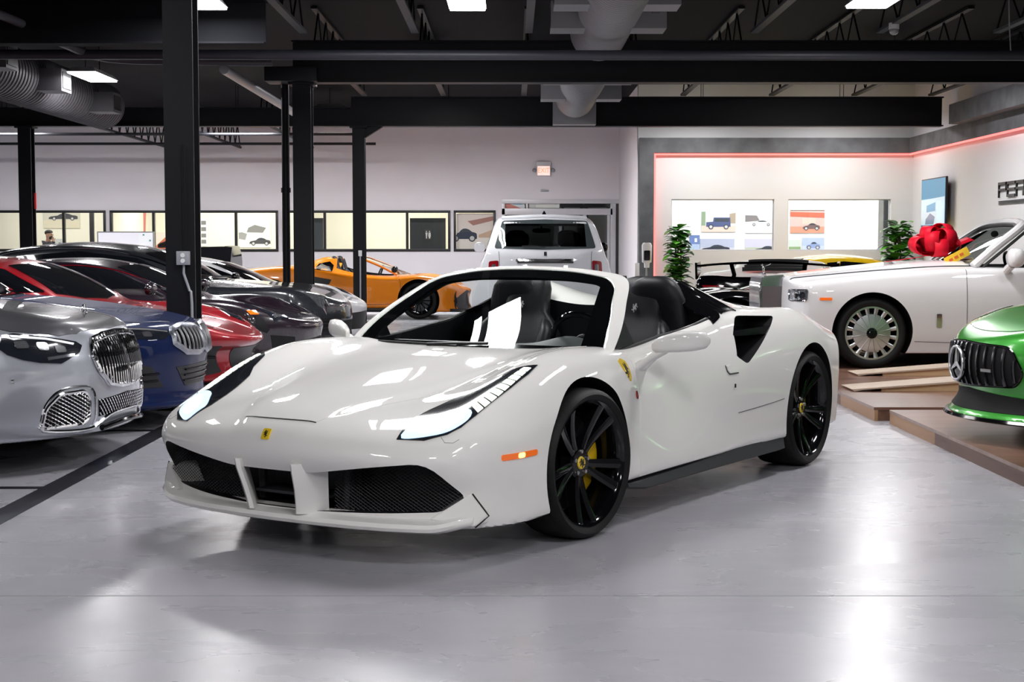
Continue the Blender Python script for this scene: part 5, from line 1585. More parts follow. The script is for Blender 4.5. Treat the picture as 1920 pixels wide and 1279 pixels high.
    return c

def build_green():
    pm = mat('green_paint', (.040, .34, .030), rough=.32, metal=.35, coat=1.0, coat_rough=.10)
    c, body, F, raw, pm, sp = start_car('green', 'sports_car', 'metallic green sports car with black vertical-bar grille, nose on the wooden platform at right', mats=pm, z=.105)
    gr = round_poly([(-.44, .600), (0, .615), (.44, .600), (.53, .45), (.47, .365), (0, .345), (-.47, .365), (-.53, .45)], [.06, .01, .06, .08, .05, .01, .05, .08])
    g = patch('grille', raw, list(gr), 'x', 1, .004, [M['black_matte']], c, .03)
    bars('grille_bars', raw, [(p[0] * .97, .48 + (p[1] - .48) * .95) for p in gr], 'x', 1, 15, .0095, .014, mat('dark_chrome', (.22, .22, .24), rough=.18, metal=1.0), g)
    ring('grille_frame', raw, list(gr), 'x', 1, .008, M['black_gloss'], g, .004)
    o = cast(raw, (0, .478), 'x', 1)[0] + Vector((.035, 0, 0))
    bm = bmesh.new()
    bm_tube(bm, [o + Vector((0, math.cos(a) * .105, math.sin(a) * .105)) for a in np.linspace(0, 2 * PI, 41)[:-1]], .009, 8, closed=True)
    for a in (90, 210, 330):
        v = Vector((0, math.cos(R(a)), math.sin(R(a)))); t = Vector((0, -v.z, v.y))
        bm_loft(bm, [[o + t * .018, o + Vector((.012, 0, 0)), o - t * .018, o - Vector((.006, 0, 0))], [o + v * .10 + t * .003, o + v * .10 + Vector((.004, 0, 0)), o + v * .10 - t * .003, o + v * .10 - Vector((.004, 0, 0))]])
    bm_obj('grille_star', bm, [M['steel']], g)
    bm = bmesh.new(); bm_lathe(bm, [(.001, 0), (.11, 0), (.11, -.02)], 32, 'x', tuple(o - Vector((.012, 0, 0)))); bm_obj('star_plate', bm, [M['black_gloss']], g)
    patch('grille_badge', raw, [(.25, .462), (.33, .462), (.33, .446), (.25, .446)], 'x', 1, .026, [M['steel']], g, .03)
    lo = [(-.62, .285), (0, .325), (.62, .285), (.72, .20), (0, .195), (-.72, .20)]
    patch('lower_grille', raw, lo, 'x', 1, .004, [M['black_matte']], c, .03)
    for s in (1, -1):
        f = (lambda L: L) if s > 0 else mir
        patch('corner_intake', raw, f([(.60, .31), (.80, .34), (.88, .30), (.88, .20), (.70, .19)]), 'x', 1, .004, [M['black_satin']], c, .03)
        hl = patch('headlight', raw, [(x, s * y) for x, y in ((.76, .60), (.66, .72), (.42, .83), (.30, .86), (.36, .76), (.58, .64))], 'z', 1, .004, [M['lamp_housing']], c, .03)
    rings = []
    for yy in np.linspace(-.92, .92, 33):
        xl = 1.06 - .56 * (abs(yy) / .95) ** 2.0
        rings.append([(xl - .25, yy, .155), (xl - .01, yy, .135), (xl + .012, yy, .145), (xl, yy, .162), (xl - .25, yy, .185)])
    loft_pts('front_splitter', rings, [M['black_gloss']], c)
    tube('bonnet_gap', surf_path(raw, [(.80, -.40), (.845, -.2), (.86, 0), (.845, .2), (.80, .40), (.6, .60), (.2, .72), (-.5, .76)], 'z', 1), .003, [M['badge_black']], c, 5)
    glasshouse(c, raw, (-.85, -1.05, .66, -1.55, .52), [(-1.30, .98), (-1.65, 1.15), (-2.2, 1.21), (-2.7, 1.12), (-2.9, 1.0), (-2.0, .97)])
    four_wheels(c, sp)

def build_yellow():
    c, body, F, raw, pm, sp = start_car('yellow', 'sports_car', 'yellow sports car whose roof and mirror show behind the white convertible', mats=mat('yellow_paint', (.85, .55, .006), rough=.3, coat=1.0))
    glasshouse(c, raw, (-.28, -.52, .62, -.96, .46), [(-.66, .90), (-.96, 1.01), (-1.10, 1.03), (-1.20, .92)])
    for s in (1, -1):
        patch('rear_side_window', raw, [(-1.34, .92), (-1.30, 1.035), (-1.6, 1.06), (-2.1, 1.02), (-2.5, .95)], 'y', s, .005, [M['glass_dark']], c, .05, corner=.02)
        bm = bmesh.new(); ellipsoid(bm, (-.50, s * 1.04, .90), (.07, .10, .06), 16, 10, .7); mo = bm_obj('door_mirror', bm, [pm], c)
        bm = bmesh.new(); ellipsoid(bm, (-.515, s * 1.05, .902), (.066, .093, .045), 12, 8, .7); bm_obj('mirror_glass', bm, [M['black_gloss']], mo)
        tube('mirror_arm', [(-.48, s * 1.03, .86), (-.44, s * .96, .78), (-.40, s * .86, .76)], .028, [pm], mo, 8)
    four_wheels(c, sp)

def build_wing_car():
    c, body, F, raw, pm, sp = start_car('wing_car', 'sports_car', 'black supercar with rear wing seen from behind, left of the yellow car', mats=M['black_gloss'])
    for s in (1, -1):
        f = (lambda L: L) if s > 0 else mir
        patch('tail_light', raw, f([(.55, .80), (.86, .80), (.80, .72), (.60, .74)]), 'x', -1, .005, [M['red_lens']], c, .04)
        patch('bumper_reflector', raw, f([(.62, .50), (.88, .52), (.86, .46), (.64, .45)]), 'x', -1, .005, [M['red_lens']], c, .04)
        patch('vent', raw, f([(.30, .64), (.80, .68), (.76, .58), (.34, .54)]), 'x', -1, .005, [M['black_matte']], c, .04)
        tube('wing_strut', [(-3.25, s * .45, .90), (-3.40, s * .48, 1.07)], .03, [M['black_gloss']], c, 8)
        bm = bmesh.new(); bm_prism(bm, [(-3.25, .98), (-3.62, .88), (-3.68, 1.10), (-3.35, 1.12)], 'y', s * .90, s * .93); bm_obj('wing_endplate', bm, [M['black_gloss']], c)
    rings = []
    for yy in np.linspace(-.92, .92, 17):
        z = 1.09 - .05 * (abs(yy) / .92) ** 2
        rings.append([(-3.25, yy, z), (-3.40, yy, z + .022), (-3.62, yy, z + .03), (-3.60, yy, z + .012), (-3.40, yy, z - .004)])
    loft_pts('rear_wing', rings, [M['black_gloss']], c)
    for k in range(4):
        tube('engine_slat', surf_path(raw, [(-1.8 - .28 * k, -.42), (-1.8 - .28 * k, 0), (-1.8 - .28 * k, .42)], 'z', 1, off=.01), .02, [M['black_satin']], c, 6)
    for yy in (-.12, .12):
        bm = bmesh.new(); bm_lathe(bm, [(.045, -3.66), (.06, -3.67), (.06, -3.50)], 20, 'x', (0, yy, .60)); bm_obj('exhaust', bm, [M['dark_steel']], c)
    glasshouse(c, raw, (-.2, -.42, .66, -1.0, .5), [(-.6, .92), (-1.0, 1.04), (-1.5, 1.06), (-1.9, .98), (-1.5, .90)])
    four_wheels(c, sp)
    # low open car between the wing car and the convertible's grille
    CARS['low_car'] = dict(CARS['orange'], bumps=[], paint=(.012, .012, .014))
    c, body, F, raw, pm, sp = start_car('low_car', 'roadster', 'low dark roadster just showing between the white car and the chrome grille', ((2.55, 18.0, 0), R(180)), mats=M['black_gloss'])
    foot = [(-.30, 0), (-.36, .45), (-.50, .66), (-.8, .69), (-1.3, .70), (-1.52, .68), (-1.55, .3), (-1.56, 0)]
    bm = bmesh.new(); bm_prism(bm, foot + [(x, -y) for x, y in foot[-2:0:-1]], 'z', .35, 1.6)
    boolean(body, bm, [M['leather']])
    screen_frame(c, (-.22, -.45, .80), [(-.42, .70, .80), (-.60, .66, .88), (-.78, .58, .95)], [(-.82, .40, .965), (-.84, 0, .97)], M['steel'], .02)
    four_wheels(c, sp)

def build_cars():
    build_silver(); build_blue(); build_red(); build_black_coupe(); build_dark_sedan(); build_white_coupe()
    build_orange(); build_suv(); build_drophead(); build_green(); build_yellow(); build_wing_car()
# ------------------------------------------------------------------ the showroom
def floor_mat():
    m = mat('polished_epoxy', (.33, .33, .35), rough=.2, spec=.5)
    nt = m.node_tree; b = nt.nodes['Principled BSDF']
    tc = nt.nodes.new('ShaderNodeTexCoord')
    def noise(scale, detail, stretch=(1, 1, 1), dist=0.0):
        mp = nt.nodes.new('ShaderNodeMapping'); mp.inputs['Scale'].default_value = stretch
        n = nt.nodes.new('ShaderNodeTexNoise'); n.inputs['Scale'].default_value = scale; n.inputs['Detail'].default_value = detail
        n.inputs['Distortion'].default_value = dist
        nt.links.new(tc.outputs['Object'], mp.inputs['Vector']); nt.links.new(mp.outputs[0], n.inputs['Vector'])
        return n.outputs['Fac']
    def rng(v, a, b_, c, d):
        r = nt.nodes.new('ShaderNodeMapRange'); 
        for i, q in enumerate((a, b_, c, d)): r.inputs[i + 1].default_value = q
        nt.links.new(v, r.inputs[0]); return r.outputs[0]
    big = noise(.55, 5, (1, 1, 1), .6); fine = noise(7, 6, (.8, 1.4, 1)); streak = noise(1.6, 5, (.7, 1.5, 1), .8)
    mx = nt.nodes.new('ShaderNodeMath'); mx.operation = 'ADD'
    nt.links.new(rng(big, .3, .7, -.07, .07), mx.inputs[0]); nt.links.new(rng(fine, .3, .7, .97, 1.03), mx.inputs[1])
    vm = nt.nodes.new('ShaderNodeVectorMath'); vm.operation = 'SCALE'; vm.inputs[0].default_value = (.345, .342, .372)
    nt.links.new(mx.outputs[0], vm.inputs['Scale']); nt.links.new(vm.outputs[0], b.inputs['Base Color'])
    nt.links.new(rng(streak, .35, .7, .25, .31), b.inputs['Roughness'])
    bp = nt.nodes.new('ShaderNodeBump'); bp.inputs['Strength'].default_value = .05; bp.inputs['Distance'].default_value = .004
    ad = nt.nodes.new('ShaderNodeMath'); ad.operation = 'ADD'
    nt.links.new(noise(24, 2), ad.inputs[0]); nt.links.new(noise(60, 2, (.8, 1.3, 1)), ad.inputs[1])
    nt.links.new(ad.outputs[0], bp.inputs['Height']); nt.links.new(bp.outputs[0], b.inputs['Normal'])
    b.inputs['Coat Weight'].default_value = .0
    return m

def wood_mat(name, c1, c2, scale=1.0, rough=.4, axis=1, coat=.2):
    m = mat(name, c1, rough=rough, coat=coat, coat_rough=.2)
    nt = m.node_tree; b = nt.nodes['Principled BSDF']
    tc = nt.nodes.new('ShaderNodeTexCoord'); mp = nt.nodes.new('ShaderNodeMapping')
    st = [14, 14, 14]; st[axis] = 1.2
    mp.inputs['Scale'].default_value = [s * scale for s in st]
    n = nt.nodes.new('ShaderNodeTexNoise'); n.inputs['Scale'].default_value = 1.0; n.inputs['Detail'].default_value = 6; n.inputs['Distortion'].default_value = .6
    cr = nt.nodes.new('ShaderNodeValToRGB'); cr.color_ramp.elements[0].position = .3; cr.color_ramp.elements[1].position = .7
    cr.color_ramp.elements[0].color = tuple(c1) + (1,); cr.color_ramp.elements[1].color = tuple(c2) + (1,)
    nt.links.new(tc.outputs['Object'], mp.inputs['Vector']); nt.links.new(mp.outputs[0], n.inputs['Vector'])
    nt.links.new(n.outputs['Fac'], cr.inputs[0]); nt.links.new(cr.outputs[0], b.inputs['Base Color'])
    return m

YB, YF = 33.0, 28.0          # back wall, feature wall
XR = 7.55                    # right wall
M['wall_white'] = mat('wall_white', (.80, .78, .82), rough=.6, noise=(1.5, .02, 3))
M['wall_feature'] = mat('feature_wall_white', (.78, .78, .78), rough=.55)
M['concrete'] = mat('grey_plaster', (.115, .12, .13), rough=.6, noise=(3.0, .35, 8))
M['ceil_black'] = mat('ceiling_black', (.0030, .0033, .0050), rough=.8, spec=.15)
M['steel_black'] = mat('black_steel', (.0052, .0056, .0080), rough=.5, spec=.3)
M['steel_grey'] = mat('painted_joist_grey', (.07, .07, .074), rough=.55)
M['duct'] = mat('duct_grey', (.17, .165, .18), rough=.5, metal=.3)
M['frame_black'] = mat('window_frame_black', (.012, .012, .013), rough=.4)
M['alu'] = mat('silver_frame', (.62, .62, .65), rough=.4, metal=.2)
M['office'] = mat('office_cream', (.85, .82, .70), rough=.7)
M['office_w'] = mat('office_white', (.88, .88, .86), rough=.7)
M['neon'] = mat('red_led', (1, .1, .08), rough=.4, emit=(1.0, .14, .13), es=2.0)
M['panel'] = mat('light_panel', (1, 1, 1), rough=.4, emit=(1.0, .985, 1.0), es=16.0)
M['plastic_white'] = mat('white_plastic', (.75, .75, .76), rough=.35)
M['grey_box'] = mat('grey_metal_box', (.36, .37, .40), rough=.45, metal=.3)

def holes_wall(name, axis, at, thick, u0, u1, z0, z1, holes, m):
    """a wall slab with rectangular openings, built as one mesh (axis 'y': spans x; axis 'x': spans y)."""
    xs = sorted({u0, u1} | {h[0] for h in holes} | {h[1] for h in holes}); zs = sorted({z0, z1} | {h[2] for h in holes} | {h[3] for h in holes})
    bm = bmesh.new()
    solid = {}
    for i in range(len(xs) - 1):
        for j in range(len(zs) - 1):
            cx, cz = (xs[i] + xs[i + 1]) / 2, (zs[j] + zs[j + 1]) / 2
            solid[i, j] = not any(h[0] < cx < h[1] and h[2] < cz < h[3] for h in holes)
    P = (lambda u, d, z: (u, at + d, z)) if axis == 'y' else (lambda u, d, z: (at + d, u, z))
    cache = {}
    def V(u, d, z):
        k = (round(u, 5), round(d, 5), round(z, 5))
        if k not in cache: cache[k] = bm.verts.new(P(u, d, z))
        return cache[k]
    for (i, j), s in solid.items():
        if not s: continue
        a, b, c, d = xs[i], xs[i + 1], zs[j], zs[j + 1]
        for dd in (0, thick): bm.faces.new((V(a, dd, c), V(b, dd, c), V(b, dd, d), V(a, dd, d)))
        for (di, dj, e) in ((-1, 0, (a, c, a, d)), (1, 0, (b, c, b, d)), (0, -1, (a, c, b, c)), (0, 1, (a, d, b, d))):
            if not solid.get((i + di, j + dj), False):
                bm.faces.new((V(e[0], 0, e[1]), V(e[2], 0, e[3]), V(e[2], thick, e[3]), V(e[0], thick, e[1])))
    return structure(bm_obj(name, bm, [m], None, False))

def window(n, x0, x1, z0, z1, y, mull, fw=.055, depth=.10, fm=None, glass=True):
    w = bpy.data.objects.new('window_%d' % n, None); link(w); w['kind'] = 'structure'
    fm = fm or M['frame_black']
    bm = bmesh.new()
    for a in ((x0, x1, z0, z0 + fw), (x0, x1, z1 - fw, z1), (x0, x0 + fw, z0 + fw, z1 - fw), (x1 - fw, x1, z0 + fw, z1 - fw)):
        bm_box(bm, a[0], a[1], y - .03, y + depth - .03, a[2], a[3], .004)
    bm_obj('window_frame', bm, [fm], w, True)
    for q in mull:
        box('mullion', q - fw / 2, q + fw / 2, y - .028, y + depth - .035, z0 + fw, z1 - fw, [fm], w)
    xs = [x0 + fw] + [v for q in mull for v in (q - fw / 2, q + fw / 2)] + [x1 - fw]
    if glass:
        for i in range(0, len(xs), 2):
            mesh_obj('pane', [(xs[i], y + .02, z0 + fw), (xs[i + 1], y + .02, z0 + fw), (xs[i + 1], y + .02, z1 - fw), (xs[i], y + .02, z1 - fw)], [(0, 1, 2, 3)], [M['glass_window']], w, False)
    return w

def X_at(u, Y): return (u - 960) / CAM_F * Y
def Z_at(v, Y):   # height seen at image row v on the plane at distance Y
    a = (v - 639.5) / CAM_F; c, s = math.cos(CAM_PITCH), math.sin(CAM_PITCH)
    return CAM_H + Y * (-a * c - s) / (c - a * s)

CARSIDE = [(-1, .20), (-.99, .36), (-.85, .46), (-.50, .53), (-.38, .56), (-.22, .70), (-.05, .78), (.18, .79), (.40, .73), (.62, .60), (.85, .56), (.97, .50), (1, .30), (.97, .20)]
TRUCKSIDE = [(-1, .25), (-1, .62), (-.45, .66), (-.40, 1.0), (.95, 1.0), (.98, .25)]
_pm = {}
def flat(c, e=0.0):
    k = (c, e)
    if k not in _pm: _pm[k] = mat('print_ink', c, rough=.5, emit=c if e else None, es=e)
    return _pm[k]

def poster(label, x0, x1, z0, z1, y, sky, ground, car, body=CARSIDE, cx=.5, cw=.38, ch=.36, base=.22, hor=.42, extra=(), group=None):
    """printed photograph on the wall: backing board with the printed shapes as its parts."""
    W, H = x1 - x0, z1 - z0
    p = box('wall_poster', x0, x1, y, y + .02, z0, z1, [flat(sky)])
    tag(p, label, 'poster', group)
    def quad(nm, pts, c, k):
        n = len(pts)
        pts = [(min(max(a, 0), 1), min(max(b, 0), 1)) for a, b in pts]
        return mesh_obj(nm, [(x0 + a * W, y - .002 * k, z0 + b * H) for a, b in pts], [tuple(range(n))], [flat(c)], p, False)
    quad('printed_ground', [(0, 0), (1, 0), (1, hor), (0, hor)], ground, 1)
    for i, (pts, c) in enumerate(extra): quad('printed_shape', pts, c, 2)
    if car:
        quad('printed_car', [(cx + a * cw, base + b * ch) for a, b in body], car, 3)
        if body is CARSIDE: quad('printed_glass', [(cx + a * cw, base + b * ch) for a, b in ((-.34, .58), (-.18, .70), (-.03, .75), (.18, .76), (.36, .71), (.52, .60))], (.04, .05, .07), 4)
        else: quad('printed_glass', [(cx + a * cw, base + b * ch) for a, b in ((-.33, .66), (-.30, .92), (.85, .92), (.85, .66))], (.05, .06, .08), 4)
        for q in (-.62, .62):
            r = .13 * ch * H
            mesh_obj('printed_wheel', [(x0 + (cx + q * cw) * W + r * 1.5 * math.cos(t), y - .010, max(z0, z0 + (base + .24 * ch) * H + r * 1.5 * math.sin(t))) for t in np.linspace(0, 2 * PI, 17)[:-1]], [tuple(range(16))[::-1]], [flat((.03, .03, .035))], p, False)
            mesh_obj('printed_wheel', [(x0 + (cx + q * cw) * W + r * math.cos(t), y - .012, max(z0, z0 + (base + .24 * ch) * H + r * math.sin(t))) for t in np.linspace(0, 2 * PI, 17)[:-1]], [tuple(range(16))[::-1]], [flat((.55, .55, .57))], p, False)
    return p

def build_shell():
    fl = structure(box('floor', -16, 9.5, -7, 38, -.1, 0, [floor_mat()]))
    structure(box('ceiling', -16, 9.5, -7, 33.3, 4.35, 4.45, [M['ceil_black']]))
    z = lambda v: Z_at(v, YB)
    za, zb = z(471.5), z(394.5)
    xa = lambda u: X_at(u, YB)
    wins = [(xa(-110), xa(201), [xa(49), xa(122)]), (xa(208.5), xa(523), [xa(290), xa(367), xa(444)]), (xa(531), xa(845), [xa(610), xa(676), xa(764)]), (xa(851), xa(929.5), [])]
    doorx = (xa(941), xa(1196), 0.0, z(374))
    holes = [(a, b, za, zb) for a, b, _ in wins] + [doorx]
    holes_wall('wall_back', 'y', YB, .16, -16, X_at(1198, YF) + .8, 0, 4.4, holes, M['wall_white'])
    for i, (a, b, mu) in enumerate(wins):
        window(i + 1, a, b, za, zb, YB, mu)
    # offices behind the back wall
    structure(box('wall_office', -16, xa(935), 36.6, 36.7, 0, 3.0, [M['office']]))
    structure(box('ceiling_office', -16, 4, YB + .16, 38, 2.9, 3.0, [M['office_w']]))
    for i, u in enumerate((205, 527, 848, 935)):
        structure(box('wall_partition_%d' % (i + 1), xa(u) - .04, xa(u) + .04, YB + .16, 36.6, 0, 2.9, [M['office']]))
    # feature wall with its two openings
    zf = lambda v: Z_at(v, YF)
    xf = lambda u: X_at(u, YF)
    z0, z1 = zf(469.5), zf(373.5)
    h2 = [(xf(1258), xf(1450), z0, z1), (xf(1476), xf(1668), z0, z1)]
    holes_wall('wall_feature', 'y', YF, .16, xf(1224), XR + .1, 0, zf(287), h2, M['wall_feature'])
    structure(box('wall_feature_upper', xf(1195), XR + .1, YF + .03, YF + .16, zf(287), 4.4, [M['wall_feature']]))
    structure(box('wall_return', xf(1195), xf(1200), YF + .05, YB, 0, 4.4, [M['wall_white']]))
    structure(box('trim_1', xf(1197), XR, YF - .10, YF + .03, zf(287), zf(259), [M['concrete']]))
    structure(box('trim_2', xf(1197), xf(1224), YF - .10, YF + .1, 0, zf(287), [M['concrete']]))
    lz = zf(288.5)
    bm = bmesh.new()
    bm_box(bm, xf(1224.5), XR - .02, YF - .095, YF - .07, lz - .028, lz)
    bm_box(bm, xf(1224.5), xf(1224.5) + .028, YF - .095, YF - .07, .05, lz - .028)
    bm_box(bm, XR - .10, XR - .07, 18.5, YF - .095, lz - .028, lz)
    tag(bm_obj('led_strip', bm, [M['neon']], None, False), 'glowing red led line along the grey band and pillar of the feature wall', 'led strip')
    for i, (a, b, c, d) in enumerate(h2):
        w = window(5 + i, a, b, c, d, YF + .10, [], .018, .05, M['alu'])
    structure(box('wall_office_right', xf(1200), XR + 2, 31.0, 31.1, 0, 3.0, [M['office_w']]))
    structure(box('ceiling_office_right', xf(1200), XR + 2, YF + .16, 31.0, 2.9, 3.0, [M['office_w']]))
    structure(box('wall_partition_5', xf(1632) + .35, xf(1632) + .45, YF + .9, 31.0, 0, 2.9, [M['office_w']]))
    # right wall
    structure(box('wall_right', XR, XR + .12, 18.5, YF + .16, 0, lz, [M['wall_feature']]))
    structure(box('wall_right_upper', XR + .02, XR + .12, 12, YF + .16, lz, 4.4, [M['wall_white']]))
    structure(box('trim_3', XR - .10, XR + .02, 18.5, YF - .1, lz, zf(259), [M['concrete']]))
    structure(box('trim_4', XR - .34, XR + .02, 18.5, 24.6, zf(259) - .02, zf(259) + .30, [M['concrete']]))
    structure(box('wall_left', -16.1, -16, -7, 38, 0, 4.4, [M['wall_white']]))
    # glazed entrance --------------------------------------------------------
    d = bpy.data.objects.new('door_1', None); link(d); d['kind'] = 'structure'
    x0, x1, _, zt = doorx
    bm = bmesh.new()
    fwid = .07
    zl0, zl1 = z(403), z(391)
    xm = xa(1148)
    for a in ((x0, x1, zt - .09, zt), (x0, x0 + fwid, 0, zt - .09), (x1 - .05, x1, 0, zt - .09), (xm - .05, xm + .07, 0, zt - .09), (x0, xm, zl0, zl1), (xa(986), xa(990), zl1, zt - .09)):
        bm_box(bm, a[0], a[1], YB - .02, YB + .10, a[2], a[3], .004)
    bm_obj('door_frame', bm, [M['alu']], d)
    for a in ((xa(1048), xa(1053), 0, zl0), (xa(1138), xa(1143), 0, zl0), (xa(1093), xa(1099), 0, zl0)):
        box('door_stile', a[0], a[1], YB + .0, YB + .08, a[2], a[3], [M['alu']], d)
    for a in ((x0 + fwid, xm - .05, zl1, zt - .09), (x0 + fwid, xm - .05, 0, zl0), (xm + .07, x1 - .05, 0, zt - .09)):
        mesh_obj('pane', [(a[0], YB + .03, a[2]), (a[1], YB + .03, a[2]), (a[1], YB + .03, a[3]), (a[0], YB + .03, a[3])], [(0, 1, 2, 3)], [M['glass_window']], d, False)
    structure(box('wall_vestibule', xa(938), 6, 37.4, 37.5, 0, 4, [mat('vestibule_grey', (.30, .31, .32), rough=.6)]))
    structure(box('ceiling_vestibule', xa(938), 6, YB + .16, 37.5, 3.1, 3.2, [M['office_w']]))
    d2 = bpy.data.objects.new('door_2', None); link(d2); d2['kind'] = 'structure'
    Yd = 36.9
    for u0, u1 in ((1052, 1092), (1097, 1142)):
        bm = bmesh.new(); q0, q1 = X_at(u0, Yd), X_at(u1, Yd); zz = Z_at(381, Yd)
        for a in ((q0, q1, zz - .1, zz), (q0, q0 + .07, 0, zz - .1), (q1 - .07, q1, 0, zz - .1), (q0 + .07, q1 - .07, .95, 1.05)):
            bm_box(bm, a[0], a[1], Yd, Yd + .06, a[2], a[3])
        bm_obj('door_leaf', bm, [M['dark_steel']], d2, False)
        mesh_obj('pane', [(q0, Yd + .03, 0), (q1, Yd + .03, 0), (q1, Yd + .03, zz), (q0, Yd + .03, zz)], [(0, 1, 2, 3)], [mat('pale_view', (.62, .66, .64), rough=.3)], d2, False)
    structure(box('wall_side_lobby', xa(1172), xa(1192) + .1, 34.2, 34.3, 0, 3.1, [mat('frosted', (.62, .68, .62), rough=.4)]))
    tag(prism('door_sticker', [(xa(1170) + .085 * math.cos(t), Z_at(431, YB) + .085 * math.sin(t)) for t in np.linspace(0, 2 * PI, 25)[:-1]], 'y', YB + .005, YB + .028, [M['plastic_white']]), 'round white disc stuck on the glass right of the entrance doors', 'sticker')
    # floor lines
    dark = mat('floor_line_charcoal', (.035, .035, .042), rough=.22, coat=.4)
    for i, a in enumerate(((-2.57, -2.42, 4.0, 24.0), (-9, -2.57, 10.47, 10.56), (-9, -2.57, 7.96, 8.04), (-9, -2.57, 13.0, 13.08))):
        structure(box('trim_%d' % (5 + i), a[0], a[1], a[2], a[3], .0, .0012, [dark]))
    structure(box('trim_9', -12, 9, 5.50, 5.505, 0, .0008, [mat('floor_joint', (.22, .22, .23), rough=.5)]))

def i_beam(name, p0, p1, h, w, m, parent=None, t=.02):
    """I-section between two points (horizontal along x or y, or vertical along z)."""
    a, b = Vector(p0), Vector(p1); d = (b - a).normalized()
    if abs(d.z) > .9: u, v = Vector((1, 0, 0)), Vector((0, 1, 0))
    else: v = Vector((0, 0, 1)); u = v.cross(d)
    bm = bmesh.new()
    prof = [(-w / 2, -h / 2), (w / 2, -h / 2), (w / 2, -h / 2 + t), (t / 2, -h / 2 + t), (t / 2, h / 2 - t), (w / 2, h / 2 - t), (w / 2, h / 2), (-w / 2, h / 2), (-w / 2, h / 2 - t), (-t / 2, h / 2 - t), (-t / 2, -h / 2 + t), (-w / 2, -h / 2 + t)]
    bm_loft(bm, [[a + u * x + v * y for x, y in prof], [b + u * x + v * y for x, y in prof]])
    return bm_obj(name, bm, [m], parent, False)

